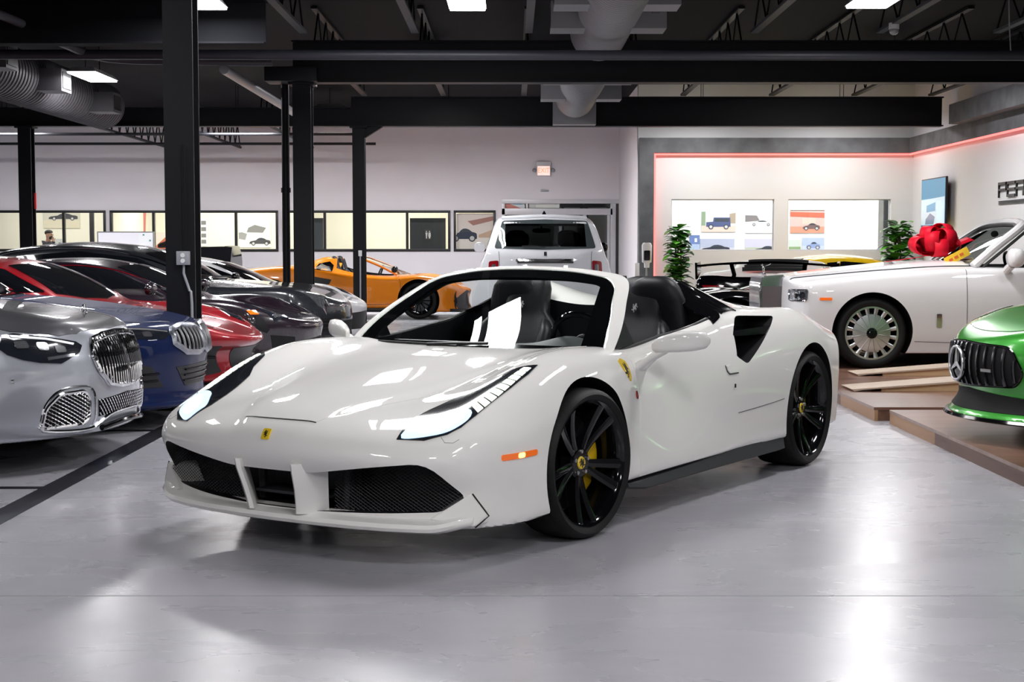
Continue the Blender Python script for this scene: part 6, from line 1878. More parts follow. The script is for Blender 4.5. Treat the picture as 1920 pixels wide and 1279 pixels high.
def build_steel():
    K = M['steel_black']
    for x, y, w, lab in ((-2.66, 12.0, .235, 'thick black steel column with a grey outlet box, between blue coupe and red car'), (-2.63, 18.75, .23, 'black steel column right of the round black pipe, behind the black sports car'),
                         (-2.62, 25.5, .21, 'slim black steel column in front of the orange car'), (-8.32, 25.5, .22, 'black steel column at far left before the office windows')):
        c = thing('column', lab, 'column', (x, y, 0))
        i_beam('column_shaft', (0, 0, 0), (0, 0, 3.37), w, w, K, c, .022)
        box('base_plate', -w * .8, w * .8, -w * .8, w * .8, 0, .02, [K], c)
        box('cap_plate', -w * .7, w * .7, -w * .7, w * .7, 3.33, 3.37, [K], c)
        if x > -3 and y > 25: bm = bmesh.new(); bm_prism(bm, [(.10, 3.36), (.42, 3.36), (.10, 3.16)], 'y', -.06, .06); bm_obj('corner_brace', bm, [K], c, False)
    c = thing('downpipe', 'round black drain pipe standing beside the middle steel column', 'pipe', (X_at(538, 18.95), 18.95, 0))
    tube('pipe', [(0, 0, 0), (0, 0, 3.5)], .05, [K], c, 14)
    tube('pipe_collar', [(0, 0, 2.0), (0, 0, 2.06)], .062, [K], c, 14)
    g = 'black roof girders across the showroom'
    for y, x0, x1, h, lab in ((12.0, -13, 9, .5, 'black roof girder nearest the camera, above the wide column'), (15.2, -13, -2.5, .45, 'short black roof girder at upper left, ending near the pipe'),
                              (18.75, -2.75, 9, .52, 'black roof girder across the middle, under the spiral duct'), (25.5, -2.75, 7.35, .50, 'deep black roof girder in front of the back wall, right half'), (25.5, -13, -2.75, .32, 'thin black roof girder in front of the back wall, left half')):
        b = i_beam('roof_girder', (x0, y, 3.36 + h / 2), (x1, y, 3.36 + h / 2), h, .24, K)
        tag(b, lab, 'girder', g)
        if h == .45: b.data.materials[0] = M['ceil_black']
    # flat web plate of the deep girder
    xs = [-8.0, -6.63, -5.26, -3.9, -2.5, -1.16, .2, 1.57, 2.9, 4.4, 5.8, 7.1]
    n = 0
    for (y0, y1, zz) in ((7.0, 17.9, 3.86), (18.9, 25.3, 3.86)):
        for i, x in enumerate(xs):
            if x < -3 and y0 > 18: continue
            b = bpy.data.objects.new('roof_joist', None); link(b); b.location = (x, y0, zz)
            row = 'front' if y0 < 10 else 'rear'
            tag(b, 'grey roof joist running away from the camera, in the %s bay under the black deck' % row, 'joist', 'grey roof joists in the %s bay' % row)
            L = y1 - y0
            box('bottom_chord', -.045, .045, 0, L, 0, .035, [M['steel_grey']], b)
            bm = bmesh.new()
            k = int(L / .8)
            for j in range(k):
                a = j * L / k
                bm_tube(bm, [(0, a, .03), (0, a + L / k / 2, .46), (0, a + L / k, .03)], .012, 5, cap=False)
            bm_obj('joist_web', bm, [M['ceil_black']], b)
            box('top_chord', -.04, .04, 0, L, .45, .48, [K], b)
    # long drain pipe and bent branch under the deck
    o = tag(tube('roof_drain_pipe', [(-8.4, 16.4, 3.42), (8.6, 16.4, 3.40)], .055, [mat('pipe_dark', (.03, .032, .042), rough=.45)], None, 14), 'long dark drain pipe crossing under the roof deck', 'pipe')
    o = tag(tube('conduit', smooth_loop([(-5.2, 13.0, 3.6), (-5.0, 15.0, 3.58), (-4.85, 16.0, 3.5), (-4.5, 16.6, 3.40), (-3.6, 16.7, 3.38), (-2.7, 16.8, 3.38)], .15, False), .045, [mat('pipe_grey', (.06, .06, .07), rough=.4)], None, 12), 'bent grey pipe under the roof at upper left', 'pipe')
    tag(tube('bright_conduit', [(X_at(425, 16.8), 16.8, Z_at(130, 16.8)), (X_at(560, 22.5), 22.5, Z_at(215, 22.5))], .055, [mat('pipe_pale', (.30, .30, .32), rough=.35, metal=.4)], None, 14), 'pale grey metal pipe sloping down behind the wide column', 'pipe')
    tag(box('junction_box', X_at(500, 18.55), X_at(598, 18.55), 18.5, 18.92, Z_at(152, 18.5), Z_at(124, 18.5), [M['steel_black']], None, .02), 'flat dark box on top of the middle column', 'junction box')
    # spiral duct, front and rear run
    def duct(lab, x, y0, y1, zc, r, boxes, rib=.11):
        d = thing('air_duct', lab, 'duct', (x, y0, zc))
        prof = []
        L = y1 - y0; n = int(L / rib)
        for i in range(n):
            a = i * rib; prof += [(r, a), (r, a + rib * .72), (r + .014, a + rib * .78), (r + .014, a + rib * .94), (r, a + rib)]
        bm = bmesh.new(); bm_lathe(bm, prof, 40); bm_lathe(bm, [(.001, 0), (r, 0)], 40); bm_lathe(bm, [(r, n * rib), (.001, n * rib)], 40)
        bm_obj('duct_tube', bm, [M['duct']], d, True, 50)
        for (yy, s, zz) in boxes:
            b = box('air_outlet', s * (r * .75), s * (r + .30), yy - y0 - .22, yy - y0 + .22, zz - .20, zz + .10, [M['duct']], d)
            box('outlet_grille', s * (r + .28) - .02, s * (r + .28) + .03, yy - y0 - .18, yy - y0 + .18, zz - .16, zz + .06, [M['steel_black']], b)
        return d
    D = mat('duct_pale', (.24, .235, .25), rough=.45, metal=.2)
    M['duct'] = D
    d1 = duct('grey spiral air duct hanging at top centre, front run', 1.06, 10.5, 18.4, 3.93, .335, [(13.4, -1, .1), (13.4, 1, .1), (15.2, -1, .0), (15.2, 1, .0), (16.6, -1, -.03), (16.6, 1, -.03)])
    d2 = duct('grey spiral air duct continuing behind the middle girder', 1.05, 19.1, 25.0, 3.78, .31, [(20.6, -1, -.02), (20.6, 1, -.02), (22.8, -1, -.04), (22.8, 1, -.04)], .22)
    box('duct_end_box', -.36, .36, 5.9, 6.2, -.42, .30, [D], d2)
    M['duct'] = mat('duct_dark', (.075, .072, .082), rough=.55)
    duct('dark round air duct with square outlets at upper left', -6.75, 17.0, 24.6, 3.62, .36, [(18.2, 1, .05), (20.4, 1, 0), (20.4, -1, 0), (23.0, 1, -.05)], .12)
    # trusses near the rear wall on the left
    for x in (-7.6, -6.0, -4.4):
        t = thing('roof_truss', 'thin black open-web truss under the rear roof at left, above the office windows', 'truss', (x, 26.0, 3.50), 0, 'open-web trusses above the office windows')
        tube('bottom_chord', [(0, 0, 0), (0, 6.9, 0)], .03, [K], t, 6)
        bm = bmesh.new()
        for k in range(12): bm_tube(bm, [(0, k * .57, 0), (0, k * .57 + .285, .5), (0, k * .57 + .57, 0)], .014, 5, cap=False)
        bm_obj('truss_web', bm, [K], t); tube('top_chord', [(0, 0, .5), (0, 6.9, .5)], .03, [K], t, 6)
    for i, (yy, zz) in enumerate(((28.5, 3.46), (30.6, 3.42))):
        tag(tube('sprinkler_pipe', [(-13, yy, zz), (-2.8, yy, zz)], .028, [K], None, 8), ('thin black pipe under the rear roof at left, the nearer of two' if i == 0 else 'thin black pipe under the rear roof at left, the farther of two'), 'pipe')
    # outlet boxes and conduits on the columns
    o = thing('outlet_box', 'grey metal double outlet box on the wide black column', 'outlet box', (X_at(346, 11.87), 11.87, Z_at(484, 11.87)))
    box('outlet_plate', -.052, .052, -.05, 0, -.055, .055, [M['grey_box']], o, .006)
    for zz in (.022, -.022):
        bm = bmesh.new(); bm_lathe(bm, [(.001, -.054), (.017, -.054), (.019, -.049)], 18, 'y', (0, 0, zz)); bm_obj('socket', bm, [M['plastic_white']], o)
    tube('conduit', smooth_loop([(0, -.02, -.05), (.0, -.02, -.12), (.045, -.02, -.26), (.062, -.02, -.36), (.062, -.02, -1.2)], .05, False), .011, [M['grey_box']], o, 8)
    tube('conduit', [(0, -.01, .055), (0, -.01, .9)], .006, [M['steel_black']], o, 6)
    o = thing('switch_box', 'small white switch box with a conduit on the slim column before the orange car', 'switch box', (X_at(676, 25.37), 25.37, Z_at(475, 25.37)))
    box('box', -.03, .03, -.03, 0, -.05, .05, [M['plastic_white']], o, .004)
    tube('conduit', [(0, -.015, -.05), (0, -.015, -1.15)], .014, [M['grey_box']], o, 8)
    tag(box('extinguisher_tag', X_at(69, 25.37), X_at(72, 25.37), 25.33, 25.38, Z_at(392, 25.4), Z_at(362, 25.4), [mat('red_plastic', (.55, .03, .04), rough=.4)]), 'narrow red tag on the far left black column', 'tag')
    # camera dome and hanging cord on the right
    o = thing('dome_camera', 'small dome camera under a roof joist at upper right', 'camera', (X_at(1668, 17.2), 17.2, Z_at(58, 17.2)))
    bm = bmesh.new(); ellipsoid(bm, (0, 0, 0), (.055, .055, .05), 14, 8); bm_obj('dome', bm, [mat('dome_smoke', (.35, .35, .36), rough=.1, coat=1)], o)
    tube('mount', [(0, 0, .02), (0, 0, .09)], .06, [M['plastic_white']], o, 14)
    tag(tube('hanging_cord', smooth_loop([(X_at(1880, 17), 17, Z_at(0, 17)), (X_at(1882, 17), 17, Z_at(50, 17)), (X_at(1886, 17), 17, Z_at(103, 17))], .1, False), .008, [M['grey_box']], None, 6), 'thin grey cord hanging from the ceiling at upper right', 'cord')

LAMPS = []
def high_bay(x, y, z, w, l, lab, group, energy, tilt=0.0, grid=False):
    o = thing('ceiling_light', lab, 'ceiling light', (x, y, z), tilt, group)
    bm = bmesh.new()
    bm_loft(bm, [[(-w * .5, -l * .5, .0), (w * .5, -l * .5, .0), (w * .5, l * .5, .0), (-w * .5, l * .5, .0)], [(-w * .36, -l * .42, .07), (w * .36, -l * .42, .07), (w * .36, l * .42, .07), (-w * .36, l * .42, .07)]])
    bm_obj('lamp_housing', bm, [M['plastic_white'] if not grid else M['alu']], o, False)
    bm = bmesh.new(); bm_box(bm, -w * .47, w * .47, -l * .48, l * .48, -.022, -.002, .008); bm_obj('lamp_lens', bm, [M['panel']], o)
    tube('suspension', [(0, -l * .3, .06), (0, -l * .3, 4.35 - z)], .006, [M['steel_black']], o, 5)
    tube('suspension', [(0, l * .3, .06), (0, l * .3, 4.35 - z)], .006, [M['steel_black']], o, 5)
    if energy:
        L = bpy.data.lights.new('lamp', 'AREA'); L.shape = 'RECTANGLE'; L.size = w; L.size_y = l; L.energy = energy; L.color = (1.0, .985, .995)
        lo = bpy.data.objects.new('lamp', L); COL.objects.link(lo); lo.parent = o; lo.location = (0, 0, -.03)
    return o

def build_lights():
    g = 'bright rectangular ceiling lights'
    zf = 3.66
    def at(u, v, z): 
        Y = 3.0
        for _ in range(60):
            Y += (.5 if Z_at(v, Y) < z else 0)
        # solve Z_at(v, Y) = z
        a = (v - 639.5) / CAM_F; c, s = math.cos(CAM_PITCH), math.sin(CAM_PITCH)
        Y = (z - CAM_H) / ((-a * c - s) / (c - a * s))
        dep = Y * c - (z - CAM_H) * s
        return (u - 960) / CAM_F * dep, Y
    for u, v, w, l, lab in ((174, 143, .40, 1.15, 'long bright ceiling light at upper left, over the dark air duct'), (380, 4, .36, .7, 'bright ceiling light at the top edge just right of the wide column'),
                            (875, 6, .37, .7, 'bright ceiling light at the top edge left of the spiral duct'), (1640, 1, .42, .7, 'bright ceiling light at the top edge at right')):
        x, y = at(u, v, zf); high_bay(x, y, zf, w, l, lab, g, 75)
    for u, v, lab in ((36, 210, 'small lit ceiling light far back at left, below the dark duct'), (314, 211, 'small lit ceiling light far back, beside the wide column')):
        x, y = at(u, v, 3.75); high_bay(x, min(y, 31), Z_at(v, min(y, 31)), .3, .6, lab, g, 60)
    # louvred troffer
    x, y, z = X_at(625, 29), 29, Z_at(208, 29)
    o = thing('louvre_light', 'square louvred ceiling light far back between the middle and slim columns', 'ceiling light', (x, y, z))
    bm = bmesh.new()
    for k in range(5): bm_box(bm, -.30 + k * .13, -.22 + k * .13, -.55, .55, -.03, 0)
    bm_obj('lamp_tubes', bm, [mat('tube_glow', (1, .97, .9), emit=(1, .96, .88), es=4)], o, False)
    bm = bmesh.new(); bm_loft(bm, [[(-.36, -.6, 0), (.36, -.6, 0), (.36, .6, 0), (-.36, .6, 0)], [(-.2, -.4, .1), (.2, -.4, .1), (.2, .4, .1), (-.2, .4, .1)]]); bm_obj('lamp_housing', bm, [M['plastic_white']], o, False)
    tube('suspension', [(0, -.3, .1), (0, -.3, 4.35 - z)], .006, [M['steel_black']], o, 5)
    # unseen lights: overhead rows, plus added wall washers and a bonnet highlight panel
    for x, y, w, l, e in ((-4.6, 10.6, .4, 1.3, 60), (-1.0, 8.9, .62, 1.9, 62), (2.6, 8.6, .4, 1.3, 60), (-3.8, 1.0, .5, 1.5, 55), (1.2, 2.4, .5, 1.6, 60), (4.4, 2.2, .5, 1.5, 50), (-1.0, -2.5, .6, 1.6, 60), (3, -2.5, .6, 1.6, 60),
                          (6.0, 11.0, .4, 1.3, 60), (-8.0, 14.5, .4, 1.3, 80), (5.4, 21.5, .4, 1.3, 80), (-1.2, 22.0, .4, 1.3, 110), (-1.35, 13.9, .55, 1.9, 25), (3.4, 26.7, 1.2, .5, 14), (5.9, 26.7, 1.2, .5, 14), (-5.2, 28.2, 1.2, .4, 170), (-9.6, 28.2, 1.2, .4, 170), (-1.2, 28.2, 1.2, .4, 170)):
        if e: high_bay(x, y, 3.64 if y > 26 else (3.95 if y > 18 else 3.9), w, l, 'unseen ceiling light high over the showroom, placed to light the cars and walls', 'ceiling lights above the picture', e)
    for x, y, e, sx, z in ((-10.5, 34.8, 90, 4.0, 2.85), (-6.6, 34.8, 90, 3.0, 2.85), (-3.0, 34.8, 80, 3.0, 2.85), (-.8, 34.8, 40, .8, 2.85), (1.2, 35.4, 150, 2.2, 3.05), (4.0, 29.6, 48, 2.0, 2.85), (6.2, 29.6, 48, 2.0, 2.85)):
        L = bpy.data.lights.new('office_fill', 'AREA'); L.shape = 'RECTANGLE'; L.size = sx; L.size_y = 1.6; L.energy = e; L.color = (1, .98, .92) if x < 0 else (1, 1, 1)
        o = bpy.data.objects.new('office_fill', L); COL.objects.link(o); o.location = (x, y, z)  # added area fills brighten offices and vestibule, no fixtures modelled
    w = bpy.data.worlds.new('showroom_ambient'); SC.world = w; w.use_nodes = True
    bg = w.node_tree.nodes['Background']; bg.inputs[0].default_value = (.50, .50, .54, 1); bg.inputs[1].default_value = .16

def build_look():
    SC.view_settings.view_transform = 'Standard'
    SC.view_settings.look = 'None'
    SC.view_settings.exposure = 0.31
    SC.view_settings.gamma = 1.0
    SC.cycles.adaptive_threshold = 0.02; SC.cycles.max_bounces = 6; SC.cycles.diffuse_bounces = 3; SC.cycles.glossy_bounces = 4; SC.cycles.transparent_max_bounces = 12; SC.cycles.transmission_bounces = 4
    SC.cycles.caustics_reflective = False; SC.cycles.caustics_refractive = False
    SC.cycles.sample_clamp_indirect = 6.0; SC.cycles.use_denoising = True
    SC.cycles.filter_width = 1.5
# ------------------------------------------------------------------ things standing about
def leaf(bm, base, dirv, L, W, droop, mi=0, cup=.15):
    d = Vector(dirv).normalized(); up = Vector((0, 0, 1)); s = d.cross(up)
    s = s.normalized() if s.length > .05 else Vector((1, 0, 0)); n = s.cross(d).normalized()
    rows = []
    for t, w in ((0, .04), (.18, .55), (.42, .95), (.66, 1.0), (.86, .66), (1.0, .06)):
        c = Vector(base) + d * (L * t) - up * (droop * L * t * t)
        rows.append([c - s * (W * w / 2) + n * cup * W * w * .5, c, c + s * (W * w / 2) + n * cup * W * w * .5])
    V = [[bm.verts.new(p) for p in r] for r in rows]
    for i in range(len(V) - 1):
        for k in range(2):
            f = bm.faces.new((V[i][k], V[i][k + 1], V[i + 1][k + 1], V[i + 1][k])); f.material_index = mi

def build_plant(x, y, label, top, zl, width, L, W, n, seed, lean=0.0):
    rnd = random.Random(seed)
    p = thing('potted_plant', label, 'plant', (x, y, 0))
    bm = bmesh.new(); bm_lathe(bm, [(.001, 0), (.15, 0), (.19, .36), (.20, .38), (.17, .38), (.165, .34), (.001, .34)], 28, 'z'); bm_obj('plant_pot', bm, [mat('pot_dark', (.05, .05, .055), rough=.5)], p)
    for k in range(3):
        a = 2.1 * k
        tube('stem', smooth_loop([(.04 * math.cos(a), .04 * math.sin(a), .33), (.06 * math.cos(a), .06 * math.sin(a), .8), (.05 * math.cos(a + .6), .05 * math.sin(a + .6), top - .25)], .15, False), .016, [mat('stem_brown', (.10, .055, .03), rough=.8)], p, 7)
    bm = bmesh.new()
    for k in range(n):
        t = (k + .5) / n; z = zl + (top - zl - .06) * t
        a = k * 2.4 + rnd.uniform(-.4, .4); rr = width * (.25 + .6 * math.sin(PI * (.12 + .80 * t)) ) * rnd.uniform(.35, .8)
        b = (rr * .45 * math.cos(a), rr * .45 * math.sin(a), z)
        leaf(bm, b, (math.cos(a), math.sin(a), rnd.uniform(-.15, .75)), L * rnd.uniform(.75, 1.15), W * rnd.uniform(.8, 1.15), rnd.uniform(.05, .5), rnd.choice((0, 0, 1, 2)))
    bm_obj('leaves', bm, [mat('leaf_green', (.045, .20, .022), rough=.35), mat('leaf_bright', (.10, .36, .035), rough=.35), mat('leaf_dark', (.018, .085, .018), rough=.35)], p, True, None, recalc=False)

def build_bow(x, y, z):
    o = thing('gift_bow', 'big red ribbon bow lying on the bonnet of the white convertible', 'bow', (x, y, z))
    red = mat('red_velvet', (.62, .004, .022), rough=.55, spec=.25)
    rnd = random.Random(3)
    def ribbon(nm, path, w, side):
        bm = bmesh.new(); side = Vector(side).normalized()
        rows = [[bm.verts.new(Vector(p) - side * w / 2), bm.verts.new(Vector(p) + side * w / 2)] for p in path]
        for i in range(len(rows) - 1): bm.faces.new((rows[i][0], rows[i][1], rows[i + 1][1], rows[i + 1][0]))
        ob = bm_obj(nm, bm, [red], o, True, None, recalc=False)
        md = ob.modifiers.new('thick', 'SOLIDIFY'); md.thickness = .006; md.offset = 0
        return ob
    loops = [(-160, 20, .36), (-115, 42, .34), (-60, 48, .36), (-20, 22, .32), (25, 35, .34), (70, 30, .30), (125, 40, .32), (165, 30, .30), (-140, 62, .36), (-45, 70, .38), (60, 66, .33), (-90, 15, .30)]
    for az, el, L in loops:
        az, el = R(az), R(el)
        d = Vector((math.cos(az) * math.cos(el), math.sin(az) * math.cos(el), math.sin(el)))
        side = Vector((-math.sin(az), math.cos(az), 0)); n = side.cross(d).normalized()
        if n.z < 0: n = -n
        c = Vector((0, 0, .12))
        path = [c + d * (L * .5 * (1 - math.cos(t))) + n * (.135 * math.sin(t) * (.35 + .65 * math.sin(t / 2))) for t in np.linspace(0, 2 * PI, 22)]
        ribbon('bow_loop', path, .17, side + n * rnd.uniform(-.25, .25))
    bm = bmesh.new(); ellipsoid(bm, (0, 0, .12), (.07, .07, .06), 14, 8, .8); bm_obj('bow_knot', bm, [red], o)
    for pts, sd in (([(0, 0, .10), (-.18, -.05, .055), (-.40, -.10, .022), (-.66, -.14, -.012)], (0.2, 1, 0)), ([(0, 0, .10), (.16, -.12, .05), (.24, -.20, .012), (.34, -.26, .025)], (1, .8, 0)), ([(0, 0, .10), (.18, .05, .16), (.34, .10, .24), (.48, .14, .29)], (-.3, 1, .3))):
        ribbon('bow_tail', smooth_loop(pts, .04, False), .15, sd)
    return o

def build_person():
    p = thing('person', 'bearded man in a dark t-shirt behind the left office window, hand raised to his face', 'person', (X_at(92, 34.1), 34.1, 0), R(-12))
    # skeleton: joints in metres, facing +x
    J = {'pelvis': (0, 0, .93, .135), 'belly': (.01, 0, 1.08, .13), 'chest': (.0, 0, 1.27, .145), 'neck0': (.0, 0, 1.425, .062), 'neck1': (.02, 0, 1.48, .055), 'head': (.035, 0, 1.575, .090), 'crown': (.025, 0, 1.635, .075),
         'shL': (.0, .17, 1.385, .070), 'elL': (-.02, .25, 1.12, .046), 'wrL': (.10, .22, .90, .032), 'haL': (.14, .21, .83, .036),
         'shR': (.0, -.17, 1.385, .070), 'elR': (.14, -.25, 1.14, .046), 'wrR': (.21, -.10, 1.36, .031), 'haR': (.165, -.06, 1.455, .036),
         'hiL': (0, .09, .86, .105), 'knL': (.02, .10, .48, .062), 'anL': (-.01, .10, .09, .042), 'toL': (.14, .11, .04, .036), 'hiR': (0, -.09, .86, .105), 'knR': (.02, -.10, .48, .062), 'anR': (-.01, -.10, .09, .042), 'toR': (.14, -.11, .04, .036)}
    names = list(J)
    E = [('pelvis', 'belly'), ('belly', 'chest'), ('chest', 'neck0'), ('neck0', 'neck1'), ('neck1', 'head'), ('head', 'crown'), ('chest', 'shL'), ('shL', 'elL'), ('elL', 'wrL'), ('wrL', 'haL'), ('chest', 'shR'), ('shR', 'elR'), ('elR', 'wrR'), ('wrR', 'haR'),
         ('pelvis', 'hiL'), ('hiL', 'knL'), ('knL', 'anL'), ('anL', 'toL'), ('pelvis', 'hiR'), ('hiR', 'knR'), ('knR', 'anR'), ('anR', 'toR')]
    V = [J[n][:3] for n in names]; ed = [(names.index(a), names.index(b)) for a, b in E]; rad = [J[n][3] for n in names]
    # five fingers on each hand
    for h, w in (('haR', 'wrR'), ('haL', 'wrL')):
        hp, wp = Vector(J[h][:3]), Vector(J[w][:3]); d = (hp - wp).normalized(); s = d.cross(Vector((0, 1, 0))).normalized()
        for k in range(5):
            off = (k - 1.5) * .018
            dd = (d + s * (.10 * (k - 1.5))) if k < 4 else (d * .5 - s * 1.0)
            L = (.030, .036, .034, .028, .03)[k]
            i0 = len(V); a = hp + s * off + d * .02 if k < 4 else hp - s * .03
            V += [tuple(a), tuple(a + dd.normalized() * L), tuple(a + dd.normalized() * L * 1.8 + Vector((-.012, 0, 0)))]
            rad += [.009, .008, .007]; ed += [(names.index(h), i0), (i0, i0 + 1), (i0 + 1, i0 + 2)]
    me = bpy.data.meshes.new('body'); me.from_pydata(V, ed, []); o = bpy.data.objects.new('body', me); COL.objects.link(o)
    md = o.modifiers.new('skin', 'SKIN'); md.use_smooth_shade = True
    for i, r in enumerate(rad): me.skin_vertices[0].data[i].radius = (r, r)
    for i in range(len(V)): me.skin_vertices[0].data[i].use_root = (i == 0)
    sb = o.modifiers.new('sub', 'SUBSURF'); sb.levels = 2; sb.render_levels = 2
    bpy.context.view_layer.update()
    r = bpy.data.meshes.new_from_object(o.evaluated_get(bpy.context.evaluated_depsgraph_get()))
    o.modifiers.clear(); o.data = r; bpy.data.meshes.remove(me); r.name = 'body'
    r.materials.clear()
    set_mats(r, [mat('skin', (.50, .29, .20), rough=.5), mat('dark_tshirt', (.028, .030, .042), rough=.8), mat('dark_trousers', (.02, .02, .025), rough=.8), mat('shoe', (.02, .02, .02), rough=.5)])
    for f in r.polygons:
        c = f.center
        arm = abs(c.y) > .19
        if c.z < .10: m = 3
        elif c.z < .92 and abs(c.y) < .19: m = 2
        elif (c.z < 1.43 and not arm) or (arm and c.z > 1.22 and abs(c.x) < .09): m = 1
        else: m = 0
        f.material_index = m
    r.polygons.foreach_set('use_smooth', [True] * len(r.polygons))
    o.parent = p
    hair = mat('dark_hair', (.012, .010, .009), rough=.6)
    bm = bmesh.new(); ellipsoid(bm, (.022, 0, 1.632), (.098, .082, .070), 20, 12)
    for v in bm.verts:
        if v.co.z < 1.615 and v.co.x > -.01: v.co.z = 1.628; 
    bm_obj('hair', bm, [hair], p)
    bm = bmesh.new(); ellipsoid(bm, (.075, 0, 1.515), (.055, .060, .045), 16, 10); bm_obj('beard', bm, [hair], p)
    bm = bmesh.new()
    bm_loft(bm, [[(.118, -.010, 1.60), (.118, .010, 1.60), (.110, 0, 1.60)], [(.148, -.015, 1.562), (.148, .015, 1.562), (.115, 0, 1.555)]]); bm_obj('nose', bm, [r.materials[0]], p)
    for s in (1, -1):
        bm = bmesh.new(); ellipsoid(bm, (.112, s * .032, 1.598), (.010, .013, .007), 8, 6); bm_obj('eye', bm, [mat('eye', (.05, .03, .02), rough=.2)], p)
        bm = bmesh.new(); ellipsoid(bm, (.02, s * .088, 1.575), (.022, .010, .032), 8, 6); bm_obj('ear', bm, [r.materials[0]], p)

def build_props():
    z = lambda v: Z_at(v, YB); xa = lambda u: X_at(u, YB)
    xf = lambda u: X_at(u, YF); zf = lambda v: Z_at(v, YF)
    # exit sign ---------------------------------------------------------------
    Yp = YB - .06
    o = thing('exit_sign', 'white illuminated exit sign with red letters and two emergency lamps, high on the back wall', 'exit sign', (xa(1019), YB, z(317)))
    box('sign_housing', -.155, .155, -.07, 0, -.16, .16, [M['plastic_white']], o, .01)
    box('sign_face', -.135, .135, -.076, -.068, -.14, .06, [mat('sign_face', (.85, .80, .78), rough=.4, emit=(1, .62, .55), es=.7)], o)
    cu = bpy.data.curves.new('EXIT', 'FONT'); cu.body = 'EXIT'; cu.size = .155; cu.align_x = 'CENTER'; cu.align_y = 'CENTER'; cu.extrude = .002
    t = bpy.data.objects.new('sign_lettering', cu); COL.objects.link(t); bpy.context.view_layer.update()
    tm = bpy.data.meshes.new_from_object(t.evaluated_get(bpy.context.evaluated_depsgraph_get())); bpy.data.objects.remove(t); bpy.data.curves.remove(cu)
    t = bpy.data.objects.new('sign_lettering', tm); link(t, o); tm.materials.clear(); t.location = (0, -.080, -.04); t.rotation_euler = (PI / 2, 0, 0); t.scale = (.82, 1, 1)
    tm.materials.append(mat('exit_red', (.9, .10, .06), rough=.4, emit=(1, .12, .05), es=2.2))
    for s in (-1, 1):
        bm = bmesh.new(); ellipsoid(bm, (s * .205, -.05, -.03), (.045, .05, .045), 14, 8); bm_obj('emergency_lamp', bm, [M['grey_box']], o)
    o = thing('smoke_alarm', 'small flat grey fitting on the back wall below the exit sign', 'fitting', (xa(1021), YB, z(358)))
    box('fitting_body', -.09, .09, -.05, 0, -.02, .02, [M['grey_box']], o, .012)
    # charging pedestal ----------------------------------------------------------
    Y = 26.6; sx = X_at(1212, Y)
    o = thing('sanitizer_stand', 'white hand sanitizer dispenser on a thin stand beside the grey pillar', 'dispenser', (sx, Y, 0))
    bm = bmesh.new(); bm_lathe(bm, [(.001, .025), (.17, .02), (.18, .0)], 28, 'z'); bm_obj('stand_base', bm, [M['plastic_white']], o)
    tube('stand_pole', [(0, 0, .02), (0, 0, 1.1)], .018, [M['grey_box']], o, 10)
    zz0, zz1 = Z_at(502, Y), Z_at(455, Y)
    bm = bmesh.new(); bm_loft(bm, [superring((0, -.03, zq), (1, 0, 0), (0, 1, 0), wq, .055, 20, .6) for zq, wq in ((zz0, .045), (zz0 + .08, .05), (zz0 + .10, .085), (zz1 - .05, .092), (zz1 - .01, .075), (zz1, .05))]); bm_obj('dispenser', bm, [M['plastic_white']], o)
    prism('dispenser_window', round_poly([(-.055, zz0 + .13), (.055, zz0 + .13), (.055, zz1 - .14), (-.055, zz1 - .14)], .02), 'y', -.092, -.080, [M['black_gloss']], o)
    tag(box('wall_panel', X_at(1189, 27.2), X_at(1197, 27.2), 27.0, 27.1, 0, Z_at(493, 27.2), [M['plastic_white']], None, .01), 'narrow white upright board at the left foot of the grey pillar', 'board')
    # plants ------------------------------------------------------------------------
    build_plant(X_at(1271, 27.3), 27.3, 'tall leafy green plant against the feature wall near the grey pillar', Z_at(421, 27.3), .62, .31, .22, .19, 190, 5)
    build_plant(X_at(1682, 27.35), 27.35, 'bushy plant with large dark green leaves behind the red bow', Z_at(414, 27.35), .75, .42, .27, .22, 150, 9)
    # television ---------------------------------------------------------------------
    x = 7.40
    y0, y1 = 25.35, 26.85
    zt, zb = Z_at(330, y0), Z_at(424, y0)
    o = thing('television', 'wall-mounted flat screen showing a blue picture on the right wall', 'television', (x, (y0 + y1) / 2, (zt + zb) / 2))
    H = (zt - zb) / 2; L = (y1 - y0) / 2
    box('tv_body', 0, .04, -L, L, -H, H, [M['black_gloss']], o, .006)
    blue = mat('screen_blue', (.03, .12, .20), rough=.2, emit=(.045, .17, .28), es=.9)
    box('screen', -.004, 0, -L + .02, L - .02, -H + .02, H - .02, [blue], o)
    def scr(nm, pts, c, k):
        mesh_obj(nm, [(-.005 - .0015 * k, L - 2 * L * a, -H + 2 * H * b) for a, b in pts], [tuple(range(len(pts)))[::-1]], [mat('screen_' + nm, c, rough=.2, emit=c, es=.8)], o, False)
    scr('screen_floor', [(.02, .04), (.98, .04), (.98, .60), (.5, .58), (.02, .57)], (.33, .42, .47), 1)
    scr('screen_box', [(.25, .30), (.62, .32), (.62, .50), (.25, .44)], (.05, .17, .30), 2)
    scr('screen_figure', [(.66, .08), (.90, .08), (.92, .35), (.86, .52), (.72, .52), (.68, .36)], (.33, .46, .68), 3)
    scr('screen_shadow', [(.20, .05), (.55, .05), (.60, .20), (.40, .28), (.22, .16)], (.10, .13, .20), 2)
    box('mount_arm', .04, .15, -.12, .12, -.12, .12, [M['black_satin']], o)
    # wall sign ---------------------------------------------------------------------------
    o = thing('wall_lettering', 'black block lettering with three lines under it on the right wall', 'sign', (XR, 22.9, 0))
    blk = M['black_satin']
    # the letters run along -y (away to the right of the picture); P, E, R
    zt, zb2 = Z_at(341, 22.7), Z_at(370, 22.7); h = zt - zb2; lw = .36
